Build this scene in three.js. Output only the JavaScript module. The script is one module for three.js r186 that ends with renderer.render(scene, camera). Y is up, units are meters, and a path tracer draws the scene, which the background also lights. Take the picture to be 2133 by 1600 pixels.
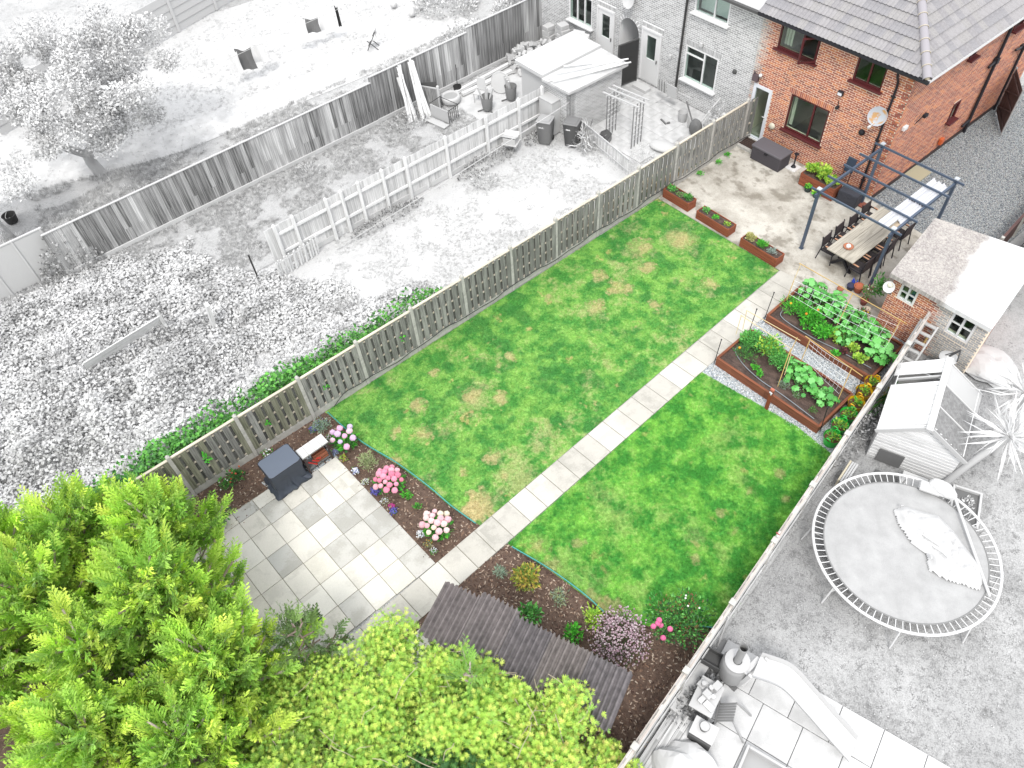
import * as THREE from 'three';
import { mergeGeometries, toCreasedNormals } from 'three/addons/utils/BufferGeometryUtils.js';
import { RoundedBoxGeometry } from 'three/addons/geometries/RoundedBoxGeometry.js';

// ---------- camera, sky, sun, exposure ----------
const scene = new THREE.Scene();
const CAM = new THREE.Vector3(9.49, 18.03, 23.38), FOC = 1616.22;
const pitch = 51.282 * Math.PI / 180, roll = 5.047 * Math.PI / 180, yaw = -53.812 * Math.PI / 180;
const fwd = new THREE.Vector3(Math.sin(yaw) * Math.cos(pitch), -Math.sin(pitch), -Math.cos(yaw) * Math.cos(pitch));
const rt0 = new THREE.Vector3(Math.cos(yaw), 0, Math.sin(yaw)), dn0 = new THREE.Vector3().crossVectors(fwd, rt0);
const rt = rt0.clone().multiplyScalar(Math.cos(roll)).addScaledVector(dn0, Math.sin(roll));
const dn = dn0.clone().multiplyScalar(Math.cos(roll)).addScaledVector(rt0, -Math.sin(roll));
const camera = new THREE.PerspectiveCamera(2 * Math.atan(800 / FOC) * 180 / Math.PI, 4 / 3, 0.1, 900);
camera.position.copy(CAM);
camera.quaternion.setFromRotationMatrix(new THREE.Matrix4().makeBasis(rt, dn.clone().negate(), fwd.clone().negate()));
scene.add(camera);
const renderer = new THREE.WebGLRenderer({ antialias: true });
renderer.setSize(1024, 768);
renderer.toneMapping = THREE.LinearToneMapping;
renderer.toneMappingExposure = 2.6;
renderer.shadowMap.enabled = true;
{ // bright even overcast: one cloud layer, a little brighter overhead
  const w = 64, h = 32, d = new Float32Array(w * h * 4);
  for (let j = 0; j < h; j++) for (let i = 0; i < w; i++) {
    const el = Math.sin(((j + 0.5) / h - 0.5) * Math.PI), L = 0.88 * (0.74 + 0.26 * Math.max(el, 0)), k = (j * w + i) * 4;
    d[k] = L * 0.985; d[k + 1] = L; d[k + 2] = L * 1.03; d[k + 3] = 1;
  }
  const t = new THREE.DataTexture(d, w, h, THREE.RGBAFormat, THREE.FloatType);
  t.mapping = THREE.EquirectangularReflectionMapping; t.magFilter = THREE.LinearFilter; t.minFilter = THREE.LinearFilter; t.needsUpdate = true;
  scene.background = t; scene.environment = t;
}
const sun = new THREE.DirectionalLight(new THREE.Color(1, 0.97, 0.92), 1.1);
sun.position.set(16, 36, 12 + 18); sun.target.position.set(0, 0, 12); sun.castShadow = true; sun.shadow.radius = 28;
Object.assign(sun.shadow.camera, { left: -45, right: 45, top: 45, bottom: -45, near: 1, far: 120 });
sun.shadow.mapSize.set(2048, 2048);
scene.add(sun, sun.target);

// ---------- helpers ----------
function pxray(u, v) { return new THREE.Vector3().addScaledVector(rt, u - 1066.5).addScaledVector(dn, v - 800).addScaledVector(fwd, FOC); }
function G(u, v, y = 0) { const d = pxray(u, v), t = (y - CAM.y) / d.y; return CAM.clone().addScaledVector(d, t); }   // pixel -> point at height y
function PZ(u, v, z) { const d = pxray(u, v), t = (z - CAM.z) / d.z; return CAM.clone().addScaledVector(d, t); }
function PX(u, v, x) { const d = pxray(u, v), t = (x - CAM.x) / d.x; return CAM.clone().addScaledVector(d, t); }
let seed = 7;
function R() { seed = (seed + 0x6D2B79F5) | 0; let t = Math.imul(seed ^ (seed >>> 15), 1 | seed); t = (t + Math.imul(t ^ (t >>> 7), 61 | t)) ^ t; return ((t ^ (t >>> 14)) >>> 0) / 4294967296; }
const rr = (a, b) => a + (b - a) * R(), pick = a => a[Math.floor(R() * a.length)], clamp = (x, a = 0, b = 1) => Math.min(b, Math.max(a, x)), sm = (a, b, x) => { const t = clamp((x - a) / (b - a)); return t * t * (3 - 2 * t); };
const PI = Math.PI, V3 = (x, y, z) => new THREE.Vector3(x, y, z);
function hash(x, y, s) { let h = Math.imul(x, 374761393) ^ Math.imul(y, 668265263) ^ Math.imul(s + 17, 974711); h = Math.imul(h ^ (h >>> 13), 1274126177); h = Math.imul(h ^ (h >>> 15), 2246822519); return ((h ^ (h >>> 16)) >>> 0) / 4294967296; }
function vn(x, y, s, w) { const i = Math.floor(x), j = Math.floor(y), a = x - i, b = y - j, u = a * a * (3 - 2 * a), v = b * b * (3 - 2 * b), m = w ? k => ((k % w) + w) % w : k => k;
  const h = (p, q) => hash(m(p), m(q), s); return (h(i, j) * (1 - u) + h(i + 1, j) * u) * (1 - v) + (h(i, j + 1) * (1 - u) + h(i + 1, j + 1) * u) * v; }
function fbm(x, y, o, s, w) { let f = 0, a = 0.5, n = 0; for (let k = 0; k < o; k++) { f += a * vn(x, y, s + k, w); n += a; x *= 2; y *= 2; if (w) w *= 2; a *= 0.55; } return f / n; }
const toS = x => x <= 0.0031308 ? 12.92 * x : 1.055 * Math.pow(x, 1 / 2.4) - 0.055, toL = x => x <= 0.04045 ? x / 12.92 : Math.pow((x + 0.055) / 1.055, 2.4);
const A = (r, g, b, k = 0.8) => [r, g, b].map(c => clamp(toL(c / 255) * k * 0.74, 0, 0.9));   // tone as seen -> base colour
const mix3 = (a, b, t) => [a[0] + (b[0] - a[0]) * t, a[1] + (b[1] - a[1]) * t, a[2] + (b[2] - a[2]) * t], mul3 = (a, k) => [a[0] * k, a[1] * k, a[2] * k];
const grey = (g, k) => A(g, g, g, k);
function tex(w, h, fn, srgb = true) {
  const d = new Uint8Array(w * h * 4);
  for (let j = 0; j < h; j++) for (let i = 0; i < w; i++) { const c = fn((i + 0.5) / w, (j + 0.5) / h), k = (j * w + i) * 4; for (let q = 0; q < 3; q++) { const x = clamp(c.length ? c[q] : c); d[k + q] = Math.round(255 * (srgb ? toS(x) : x)); } d[k + 3] = 255; }
  const t = new THREE.DataTexture(d, w, h, THREE.RGBAFormat); t.wrapS = t.wrapT = THREE.RepeatWrapping; t.magFilter = THREE.LinearFilter; t.minFilter = THREE.LinearMipmapLinearFilter; t.generateMipmaps = true;
  if (srgb) t.colorSpace = THREE.SRGBColorSpace; t.needsUpdate = true; return t;
}
const rep = (t, sx, sy = sx) => { const c = t.clone(); c.repeat.set(sx, sy); c.needsUpdate = true; return c; };
function mat(c, rough = 0.85, o = {}) { const m = new (o.transmission !== undefined || o.clearcoat || o.sheen ? THREE.MeshPhysicalMaterial : THREE.MeshStandardMaterial)({ roughness: rough, ...o }); if (c) m.color.setRGB(c[0], c[1], c[2]); m.side = THREE.DoubleSide; return m; }
// geometries: non-indexed, uv in metres with v along the longest side
const ni = g => { const n = g.index ? g.toNonIndexed() : g; for (const k of Object.keys(n.attributes)) if (!['position', 'normal', 'uv', 'color'].includes(k)) n.deleteAttribute(k); if (!n.attributes.uv) n.setAttribute('uv', new THREE.Float32BufferAttribute(new Float32Array(n.attributes.position.count * 2), 2)); return n; };
function uvm(g, L) { const p = g.attributes.position, n = g.attributes.normal, u = g.attributes.uv, ou = R() * 3, ov = R() * 3;
  for (let i = 0; i < p.count; i++) { const P = [p.getX(i), p.getY(i), p.getZ(i)], N = [Math.abs(n.getX(i)), Math.abs(n.getY(i)), Math.abs(n.getZ(i))], a = N[0] > N[1] && N[0] > N[2] ? 0 : N[1] > N[2] ? 1 : 2; const l = a === L ? (L + 1) % 3 : L; u.setXY(i, P[3 - a - l] + ou, P[l] + ov); } return g; }
function box(w, h, d, x = 0, y = 0, z = 0, rx = 0, ry = 0, rz = 0) { const g = ni(new THREE.BoxGeometry(w, h, d)); uvm(g, w >= h && w >= d ? 0 : h >= d ? 1 : 2); if (rx || ry || rz) g.applyMatrix4(new THREE.Matrix4().makeRotationFromEuler(new THREE.Euler(rx, ry, rz, 'YXZ'))); return g.translate(x, y, z); }
const bb = (x0, x1, y0, y1, z0, z1) => box(x1 - x0, y1 - y0, z1 - z0, (x0 + x1) / 2, (y0 + y1) / 2, (z0 + z1) / 2);
function rbox(w, h, d, r, x = 0, y = 0, z = 0, ry = 0, rx = 0) { const g = uvm(ni(new RoundedBoxGeometry(w, h, d, 2, r)), w >= h && w >= d ? 0 : h >= d ? 1 : 2); if (rx) g.rotateX(rx); if (ry) g.rotateY(ry); return g.translate(x, y, z); }
function aim(g, a, b) { const d = b.clone().sub(a).normalize(); g.applyQuaternion(new THREE.Quaternion().setFromUnitVectors(V3(0, 1, 0), d)); return g.translate((a.x + b.x) / 2, (a.y + b.y) / 2, (a.z + b.z) / 2); }
const asV = p => p.isVector3 ? p : V3(p[0], p[1], p[2]);
function rod(a, b, r0, r1 = r0, n = 6) { a = asV(a); b = asV(b); const L = a.distanceTo(b), g = ni(new THREE.CylinderGeometry(r1, r0, L, n)); const u = g.attributes.uv; for (let i = 0; i < u.count; i++) u.setXY(i, u.getX(i) * r0 * 6, u.getY(i) * L); return aim(g, a, b); }
function bar(a, b, w, d = w) { a = asV(a); b = asV(b); const dir = b.clone().sub(a), L = dir.length(), g = uvm(ni(new THREE.BoxGeometry(w, L, d)), 1), y = dir.normalize(); let x = Math.abs(y.y) > 0.95 ? V3(1, 0, 0) : V3(0, 1, 0).cross(y).normalize(), z = V3(0, 0, 0).crossVectors(x, y).normalize(); x = V3(0, 0, 0).crossVectors(y, z);
  g.applyMatrix4(new THREE.Matrix4().makeBasis(x, y, z)); return g.translate((a.x + b.x) / 2, (a.y + b.y) / 2, (a.z + b.z) / 2); }   // w: horizontal side, d: the other
function cyl(r0, r1, h, x = 0, y = 0, z = 0, n = 20) { return ni(new THREE.CylinderGeometry(r1, r0, h, n)).translate(x, y + h / 2, z); }
function tube(pts, r, n = 5, seg = 0, closed = false) { return ni(new THREE.TubeGeometry(new THREE.CatmullRomCurve3(pts.map(asV), closed), seg || pts.length * 4, r, n, closed)); }
function lathe(pts, n = 24, x = 0, y = 0, z = 0) { return ni(new THREE.LatheGeometry(pts.map(p => new THREE.Vector2(p[0], p[1])), n)).translate(x, y, z); }
function poly(pts, y, h = 0) { // flat sheet from [x, z] points, uv in metres; h > 0: a slab h thick with its top at y
  const s = new THREE.Shape(pts.map(p => new THREE.Vector2(p[0], -p[1]))); let g = h ? new THREE.ExtrudeGeometry(s, { depth: h, bevelEnabled: false }) : new THREE.ShapeGeometry(s); g = ni(g.rotateX(-PI / 2).translate(0, y - h, 0)); if (h) uvm(g, 2); return g; }
function blob(r, det, amp, f = 1.5, s = 1) { const g = new THREE.IcosahedronGeometry(1, det), p = g.attributes.position; for (let i = 0; i < p.count; i++) { const v = V3(p.getX(i), p.getY(i), p.getZ(i)), k = 1 + amp * (fbm(v.x * f + 9 + s * 3, v.y * f + v.z * 1.7 * f + 5, 3, s) - 0.5) * 2; p.setXYZ(i, v.x * r * k, v.y * r * k, v.z * r * k); } g.computeVertexNormals(); return ni(g); }
const merge = a => mergeGeometries(a.map(ni));
const taken = {};
function nm(n) { taken[n] = (taken[n] ?? -1) + 1; return taken[n] ? n + '_' + String(taken[n]).padStart(3, '0') : n; }
function tag(o, label, category, group) { o.userData.label = label; o.userData.category = category; if (group) o.userData.group = group; return o; }
function thing(name, label, category, pos, ry = 0, group) { const o = new THREE.Group(); o.name = nm(name); if (pos) { const p = asV(pos); o.position.copy(p); } o.rotation.y = ry; scene.add(o); return tag(o, label, category, group); }
function part(parent, name, geo, m, label, kind) { const o = new THREE.Mesh(Array.isArray(geo) ? merge(geo) : geo, m); o.name = name; parent.add(o); if (label) o.userData.label = label; if (kind) o.userData.kind = kind; return o; }
function at(o, x, y, z, ry = 0, rx = 0, rz = 0) { o.position.set(x, y, z); o.rotation.set(rx, ry, rz, 'YXZ'); return o; }
function base(o) { o.updateMatrixWorld(true); const b = new THREE.Box3().setFromObject(o), c = V3((b.min.x + b.max.x) / 2, b.min.y, (b.min.z + b.max.z) / 2); for (const k of o.children) k.position.sub(c); o.position.add(c); return o; }   // things built in place get their origin at their base
function solo(name, label, category, geo, m, group) { const g = Array.isArray(geo) ? merge(geo) : geo; g.computeBoundingBox(); const b = g.boundingBox, c = V3((b.min.x + b.max.x) / 2, b.min.y, (b.min.z + b.max.z) / 2); g.translate(-c.x, -c.y, -c.z); const o = new THREE.Mesh(g, m); o.position.copy(c); o.name = nm(name); scene.add(o); return tag(o, label, category, group); }
function struct(name, geo, m, kind = 'structure') { const o = new THREE.Mesh(Array.isArray(geo) ? merge(geo) : geo, m); o.name = nm(name); o.userData.kind = kind; scene.add(o); return o; }
function copyOf(o, pos, ry, label) { const c = o.clone(); c.name = nm(o.name.replace(/_\d{3}$/, '')); c.userData = { ...o.userData }; c.position.copy(asV(pos)); c.rotation.y = ry; if (label) c.userData.label = label; scene.add(c); return c; }
const _m = new THREE.Matrix4(), _q = new THREE.Quaternion(), _q2 = new THREE.Quaternion(), UP = V3(0, 1, 0), _c = new THREE.Color();
function inst(parent, name, geo, m, list, kind) { // list of [position, direction of the leaf's own y, size, colour, twist, widening]
  const o = new THREE.InstancedMesh(geo, m, list.length); o.name = parent === scene ? nm(name) : name;
  list.forEach(([p, d, s, c, tw, wd], i) => { _q.setFromUnitVectors(UP, d.clone().normalize()); if (tw === 'up') { const y = d.clone().normalize(), z = V3(rr(-0.45, 0.45), 1, rr(-0.45, 0.45)); z.addScaledVector(y, -z.dot(y)).normalize(); _q.setFromRotationMatrix(_m.makeBasis(V3(0, 0, 0).crossVectors(y, z), y, z)); } else _q.multiply(_q2.setFromAxisAngle(UP, tw ?? i * 2.399)); _m.compose(p, _q, V3(s * (wd ?? 1), s, s * (wd ?? 1))); o.setMatrixAt(i, _m); if (c) o.setColorAt(i, _c.setRGB(c[0], c[1], c[2])); });
  parent.add(o); if (kind) o.userData.kind = kind; return o;
}
const rdir = (up = 0) => { const a = R() * 2 * PI, z = rr(-1, 1), s = Math.sqrt(1 - z * z); return V3(s * Math.cos(a), z + up, s * Math.sin(a)).normalize(); };
function tri(list) { const g = new THREE.BufferGeometry(); g.setAttribute('position', new THREE.Float32BufferAttribute(list.flat(2), 3)); g.setAttribute('uv', new THREE.Float32BufferAttribute(new Float32Array(list.length * 6), 2)); g.computeVertexNormals(); return g; }
// a leaf that lies along +y, folded along its midrib
function leafGeo(w = 0.5, fold = 0.12, droop = 0.15) { const a = [0, 0, 0], t = [0, 1, -droop], l = [-w / 2, 0.45, fold], r = [w / 2, 0.45, fold], c = [0, 0.5, 0]; return tri([[a, c, l], [l, c, t], [a, r, c], [c, r, t]]); }
// nearest pieces become parts of their own, the rest is joined
function pieces(parent, name, items, make, joined, limit = 300) { // items: {p: world position, ...}; make(item) -> Mesh, joined(items) -> Mesh
  items.sort((a, b) => a.p.distanceToSquared(CAM) - b.p.distanceToSquared(CAM));
  items.slice(0, limit).forEach(i => { const o = make(i); o.name = name; parent.add(o); });
  if (items.length > limit) { const o = joined(items.slice(limit)); o.name = name + '_field'; o.userData.kind = 'stuff'; parent.add(o); }
}
// ---------- materials ----------
const speck = (n, cells, lo, hi, s, w = 0.25) => tex(n, n, (u, v) => { const a = fbm(u * cells, v * cells, 4, s, cells), b = hash(Math.floor(u * n), Math.floor(v * n), s + 50); return mix3(lo, hi, clamp(a * (1 + w) - w / 2 + (b - 0.5) * w * 1.6)); });
const bump = (n, cells, s, w = 0.5) => tex(n, n, (u, v) => clamp(fbm(u * cells, v * cells, 5, s, cells) * (1 - w) + w * hash(Math.floor(u * n), Math.floor(v * n), s)), false);
const bmpFine = bump(256, 32, 3), bmpSoft = bump(256, 8, 4, 0.15);
// wood: grain runs along v, 0.5 m x 2 m
const woodT = (lo, hi, s, streak = 26) => tex(256, 512, (u, v) => { const g = fbm(u * streak, v * 3, 4, s, 0) * 0.75 + 0.25 * vn(u * 90, v * 9, s + 9), k = fbm(u * 4, v * 3, 3, s + 20); return mix3(lo, hi, clamp((g - 0.5) * 1.7 + 0.5 + (k - 0.5) * 0.8)); });
const wood = (lo, hi, s, o = {}) => mat(null, 0.9, { map: rep(woodT(lo, hi, s), 2, 0.5), bumpMap: rep(bmpFine, 3), bumpScale: 0.003, ...o });
const M = {};
M.fenceWood = [0, 1, 2, 3].map(i => wood(A(100 + i * 6, 100 + i * 6, 98 + i * 6, 0.85), A(168 + i * 6, 168 + i * 6, 162 + i * 6, 0.85), 31 + i));
M.fenceMoss = [0, 1].map(i => wood(A(100, 102, 84, 0.85), A(166, 166, 146, 0.85), 41 + i));
M.fenceRail = wood(A(185, 176, 158, 1), A(226, 216, 200, 1), 45);
M.concrete = mat(null, 0.92, { map: rep(speck(256, 16, A(196, 194, 188), A(238, 236, 230), 12), 0.8), bumpMap: rep(bmpFine, 1), bumpScale: 0.003 });
M.concreteGrey = mat(null, 0.92, { map: rep(speck(256, 16, grey(205), grey(246), 13), 0.8), bumpMap: rep(bmpFine, 1), bumpScale: 0.003 });
M.mahog = mat(A(92, 34, 37, 0.9), 0.45); M.mahogDark = mat(A(92, 30, 32, 0.9), 0.5);
M.white = mat([0.6, 0.6, 0.6], 0.5); M.whiteP = mat([0.58, 0.6, 0.64], 0.35); M.black = mat(A(38, 38, 46), 0.5); M.blackM = mat(A(30, 30, 38), 0.75);
M.pane = mat([0.9, 0.97, 0.94], 0.03, { transmission: 1, thickness: 0 });
M.steel = mat(A(86, 100, 120, 0.9), 0.45, { metalness: 0.15 }); M.steelDark = mat(A(70, 80, 95, 0.9), 0.5, { metalness: 0.1 });
M.greyWood = [0, 1, 2, 3].map(i => wood(grey(150 + i * 14, 1), grey(225 + i * 6, 1), 51 + i));
M.darkWood = [0, 1, 2, 3, 4].map(i => wood(grey(70 + i * 22, 0.85), grey(176 + i * 18, 0.95), 61 + i, { color: 0xffffff }));
M.paleWood = [0, 1, 2].map(i => wood(grey(205 + i * 10, 1), grey(250, 1), 71 + i));
M.bedWood = [0, 1].map(i => wood(A(118, 66, 42), A(172, 104, 72), 76 + i)); M.planterWood = [0, 1].map(i => wood(A(138, 72, 46), A(188, 106, 72), 79 + i));
M.tableWood = [0, 1, 2].map(i => wood(A(150, 144, 132), A(205, 198, 184), 82 + i)); M.bamboo = mat(A(216, 180, 110), 0.6); M.bambooPale = mat(A(238, 216, 168), 0.6);
M.grey = [60, 90, 120, 150, 180, 205, 225, 240, 250].reduce((o, g) => (o[g] = mat(grey(g, g > 230 ? 0.62 : 0.84), 0.8), o), {});
M.soil = mat(null, 0.97, { map: rep(speck(256, 14, A(58, 46, 42), A(122, 100, 90), 90, 0.5), 1), bumpMap: rep(bmpFine, 2), bumpScale: 0.02 });
// ---------- grass, paving and soil textures ----------
const tanSpots = [[980, 825, .45], [1000, 1050, .5], [975, 1060, .35], [870, 850, .3], [1025, 950, .25], [880, 905, .3], [1040, 830, .25], [1365, 640, .3], [1190, 505, .4], [1340, 520, .5], [1420, 500, .5], [1290, 600, .4], [1240, 640, .35], [905, 780, .2], [1140, 620, .3], [1420, 585, .3], [1480, 590, .3], [1245, 575, .3], [830, 900, .25], [1065, 745, .2], [960, 985, .25], [1345, 560, .35], [1050, 990, .2], [820, 960, .25], [1620, 985, .18], [1530, 1110, .15], [1635, 1040, .12], [1120, 1140, .3], [1500, 1070, .12], [1150, 1190, .35], [1230, 1240, .4], [1280, 1280, .4], [1450, 1160, .2], [1560, 1025, .12], [1210, 1130, .2]].map(([u, v, r]) => { const p = G(u, v); return [p.x, p.z, r]; });
function lawnCol(x, z, k) { // k: 0 the long lawn by the fence, 1 the lawn beyond the path
  const a = fbm(x * 0.9, z * 0.9, 4, 101), b = fbm(x * 3.1, z * 3.1, 4, 107), f = fbm(x * 14, z * 14, 3, 113);
  let c = k ? mix3(A(66, 142, 52, 1.4), A(126, 186, 76, 1.4), clamp((b - 0.5) * 2.4 + 0.5 + (f - 0.5) * 0.9)) : mix3(A(70, 138, 56, 1.4), A(128, 176, 82, 1.4), clamp((b - 0.5) * 2.2 + 0.5 + (f - 0.5) * 0.9));
  c = mix3(c, k ? A(58, 136, 48, 1.45) : A(58, 126, 54, 1.4), sm(0.56, 0.72, fbm(x * 1.7 + 40, z * 1.7, 3, 119)) * 0.8);
  const dry = sm(0.52, 0.74, a * 0.62 + b * 0.38 + (f - 0.5) * 0.25); c = mix3(c, A(190, 184, 136, 1.15), dry * (k ? 0.3 : 0.58));
  const spots = sm(0.7, 0.8, fbm(x * 2.3 + 7, z * 2.3 + 3, 3, 131) * 0.75 + f * 0.25); c = mix3(c, A(206, 182, 126, 1.15), spots * (k ? 0.35 : 0.6));
  for (const [sx, sz, r] of tanSpots) { const d = Math.hypot(x - sx, z - sz); if (d < r * 1.3) c = mix3(c, A(208, 190, 140, 1.15), (k ? 0.5 : 0.72) * sm(r * 1.1, r * 0.1, d + (f - 0.5) * r * 1.3 + (b - 0.5) * r * 2.6)); }
  return c;
}
function fitted(t, x0, x1, z0, z1) { const c = t; c.repeat.set(1 / (x1 - x0), 1 / (z1 - z0)); c.offset.set(-x0 / (x1 - x0), z1 / (z1 - z0)); return c; }   // one picture of the ground between x0..x1, z0..z1
const grassBump = bump(256, 48, 7, 0.7);
function area(x0, x1, z0, z1, w, h, fn) { return fitted(tex(w, h, (u, v) => fn(x0 + u * (x1 - x0), z1 - v * (z1 - z0))), x0, x1, z0, z1); }
const fine = (x, z, s) => hash(Math.floor(x * 45), Math.floor(z * 45), s);
M.lawn = mat(null, 1, { map: area(-5.4, 1, 5.2, 19.7, 320, 704, (x, z) => mul3(lawnCol(x, z, 0), 0.72 + 0.56 * fine(x, z, 1))), bumpMap: rep(grassBump, 1), bumpScale: 0.03 });
M.lawn2 = mat(null, 1, { map: area(1.2, 6.9, 9.8, 18.5, 320, 480, (x, z) => mul3(lawnCol(x, z, 1), 0.72 + 0.56 * fine(x, z, 2))), bumpMap: rep(grassBump, 1), bumpScale: 0.03 });
function patioCol(x, z) { const a = fbm(x * 1.3, z * 1.3, 5, 140), b = fbm(x * 7, z * 7, 4, 141), st = fbm(x * 2.2 + z * 1.1, z * 3 - x, 4, 143); let c = mix3(A(196, 190, 178), A(240, 235, 224), clamp((a - 0.5) * 2.2 + 0.55 + (b - 0.5) * 0.7)); c = mix3(c, A(150, 142, 128), sm(0.5, 0.7, st * 0.7 + b * 0.3) * 0.75); return mul3(c, 0.9 + 0.2 * fine(x, z, 3)); }
M.patio = mat(null, 0.95, { map: area(-5.6, 3.8, 0, 6, 640, 400, patioCol), bumpMap: rep(bmpFine, 1), bumpScale: 0.006 });
const pebbles = (n, cells, cols, s) => tex(n, n, (u, v) => { let best = 9, id = 0; const X = u * cells, Y = v * cells, i0 = Math.floor(X), j0 = Math.floor(Y); for (let j = j0 - 1; j <= j0 + 1; j++) for (let i = i0 - 1; i <= i0 + 1; i++) { const a = ((i % cells) + cells) % cells, b = ((j % cells) + cells) % cells, d = Math.hypot(i + hash(a, b, s) - X, j + hash(a, b, s + 1) - Y); if (d < best) { best = d; id = hash(a, b, s + 2); } } const c = cols[Math.floor(id * cols.length)]; return best > 0.62 ? mul3(c, 0.6) : c; });
const pebbleBump = tex(512, 512, (u, v) => { const cells = 40; let best = 9; const X = u * cells, Y = v * cells, i0 = Math.floor(X), j0 = Math.floor(Y); for (let j = j0 - 1; j <= j0 + 1; j++) for (let i = i0 - 1; i <= i0 + 1; i++) { const a = ((i % cells) + cells) % cells, b = ((j % cells) + cells) % cells; best = Math.min(best, Math.hypot(i + hash(a, b, 5) - X, j + hash(a, b, 6) - Y)); } return clamp(1 - best); }, false);
M.gravel = mat(null, 0.9, { map: rep(pebbles(512, 40, [A(148, 156, 160), A(168, 176, 180), A(126, 132, 138), A(190, 196, 198), A(110, 114, 122), A(206, 204, 198)], 5), 0.9), bumpMap: rep(pebbleBump, 0.9), bumpScale: 0.02 });
M.gravelPale = mat(null, 0.9, { map: rep(pebbles(512, 40, [A(198, 206, 212), A(220, 226, 230), A(172, 182, 190), A(236, 238, 238), A(150, 160, 168), A(206, 206, 200)], 5), 0.9), bumpMap: rep(pebbleBump, 0.9), bumpScale: 0.02 });
M.mulch = mat(null, 0.97, { map: rep(tex(512, 512, (u, v) => { const a = fbm(u * 20, v * 20, 4, 150, 20), b = hash(Math.floor(u * 512), Math.floor(v * 170), 151); return mix3(A(78, 58, 50), A(168, 140, 122), clamp(a * 0.6 + b * 0.5 - 0.12)); }), 0.7), bumpMap: rep(bmpFine, 2), bumpScale: 0.03 });
// neighbouring ground: bleached, colourless
const greyGround = (s, lo, hi, dark) => tex(480, 480, (u, v) => { const a = fbm(u * 5, v * 5, 4, s, 5), b = fbm(u * 24, v * 24, 4, s + 5, 24), h = hash(Math.floor(u * 240), Math.floor(v * 240), s + 9); let c = mix3(lo, hi, clamp((a - 0.5) * 0.7 + 0.6 + (b - 0.5) * 1.2 + (h - 0.5) * 0.5)); return mix3(c, dark, sm(0.6, 0.78, b * 0.75 + h * 0.3) * 0.7); });
M.groundGrey = mat(null, 1, { map: rep(greyGround(160, grey(196, 0.95), grey(252, 0.95), grey(150, 0.95)), 1 / 7), bumpMap: rep(grassBump, 0.7), bumpScale: 0.04 });
M.groundPale = mat(null, 1, { map: rep(greyGround(170, grey(224, 1), grey(255, 1), grey(178, 1)), 1 / 6), bumpMap: rep(grassBump, 0.7), bumpScale: 0.03 });
M.groundMid = mat(null, 1, { map: rep(greyGround(180, grey(150, 0.9), grey(226, 0.95), grey(112, 0.9)), 1 / 5), bumpMap: rep(grassBump, 0.8), bumpScale: 0.03 });
M.whitePave = mat(null, 0.9, { map: rep(speck(512, 6, grey(222, 1), grey(255, 1.1), 190, 0.4), 0.4), bumpMap: rep(bmpFine, 1), bumpScale: 0.003 });
M.verge = mat(null, 1, { map: area(-7, -5.2, -1, 30, 128, 1024, (x, z) => { const b = fbm(x * 2.6, z * 2.6, 4, 201), h = fine(x, z, 8); const g = mix3(A(84, 140, 52), A(216, 184, 132), sm(0.46, 0.58, b)); return mul3(mix3(g, grey(240, 0.95), sm(-5.75, -6.6, x + (b - 0.5) * 0.6)), 0.75 + h * 0.5); }) });

// ---------- the ground ----------
struct('ground', poly([[-220, -200], [220, -200], [220, 200], [-220, 200]], -0.03), M.groundGrey);
const pathX = z => 0.16 + (z - 5.24) * 0.0543, LAWN1 = [[-5.16, 5.42], [0.14, 5.32], [pathX(18.5) - 0.01, 18.5], [-0.09, 18.74], [-0.85, 18.82], [-2.12, 19.04], [-3.51, 19.40], [-4.98, 19.56], [-5.1, 19.6]], LAWN2 = [[pathX(10.4) + 0.87, 10.42], [3.5, 10.1], [4.4, 9.98], [5.72, 10.05], [6.8, 16.0], [6.6, 16.1], [5.6, 17.2], [4.65, 17.75], [4.07, 17.8], [3.06, 17.98], [pathX(18.3) + 0.88, 18.3]];
const lawnA = struct('lawn', poly(LAWN1, 0.01), M.lawn), lawnB = struct('lawn', poly(LAWN2, 0.01), M.lawn2);
struct('concrete_patio', poly([[-5.34, 0.1], [0.1, 0.1], [1.2, 0.4], [2.5, 0.48], [3.2, 2.5], [3.5, 5.1], [2.2, 5.12], [1.05, 5.42], [0.16, 5.3], [-5.18, 5.4]], 0.012), M.patio);
struct('gravel_drive', poly([[0.02, -18], [4.6, -18], [4.4, 3.0], [3.3, 3.2], [2.4, 0.5], [1.2, 0.4], [0.02, 0.3]], 0.004), M.gravel);
struct('gravel_strip', poly([[1.02, 5.4], [2.2, 5.12], [3.5, 5.1], [4.85, 4.9], [5.72, 10.06], [4.4, 10.0], [3.5, 10.12], [1.5, 10.45], [1.25, 10.4]], 0.006), M.gravelPale);
struct('gravel_strip', poly([[-4.25, 20.2], [-3.45, 20.15], [-3.42, 22.05], [-4.2, 22.2]], 0.012), M.gravelPale);
const BED1 = [[-5.1, 19.6], [-4.98, 19.56], [-3.51, 19.40], [-2.12, 19.04], [-0.85, 18.82], [-0.09, 18.74], [pathX(18.5), 18.5], [pathX(20), 20.1], [-3.4, 20.3], [-3.4, 24], [-3.6, 27], [-5.05, 27]], BED2 = [[pathX(18.3) + 0.88, 18.3], [3.06, 17.98], [4.07, 17.8], [4.65, 17.75], [5.6, 17.2], [6.6, 16.1], [6.8, 16], [7.4, 19.3], [8.1, 23], [1.9, 23]];
struct('flower_bed', poly(BED1, 0.004), M.mulch); struct('flower_bed', poly(BED2, 0.004), M.mulch);
struct('shaded_ground', poly([[-5.1, 26.9], [-3.6, 24], [1.9, 22.5], [8.1, 22.9], [9, 27], [6, 40], [-5, 40]], -0.002), M.mulch);
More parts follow.
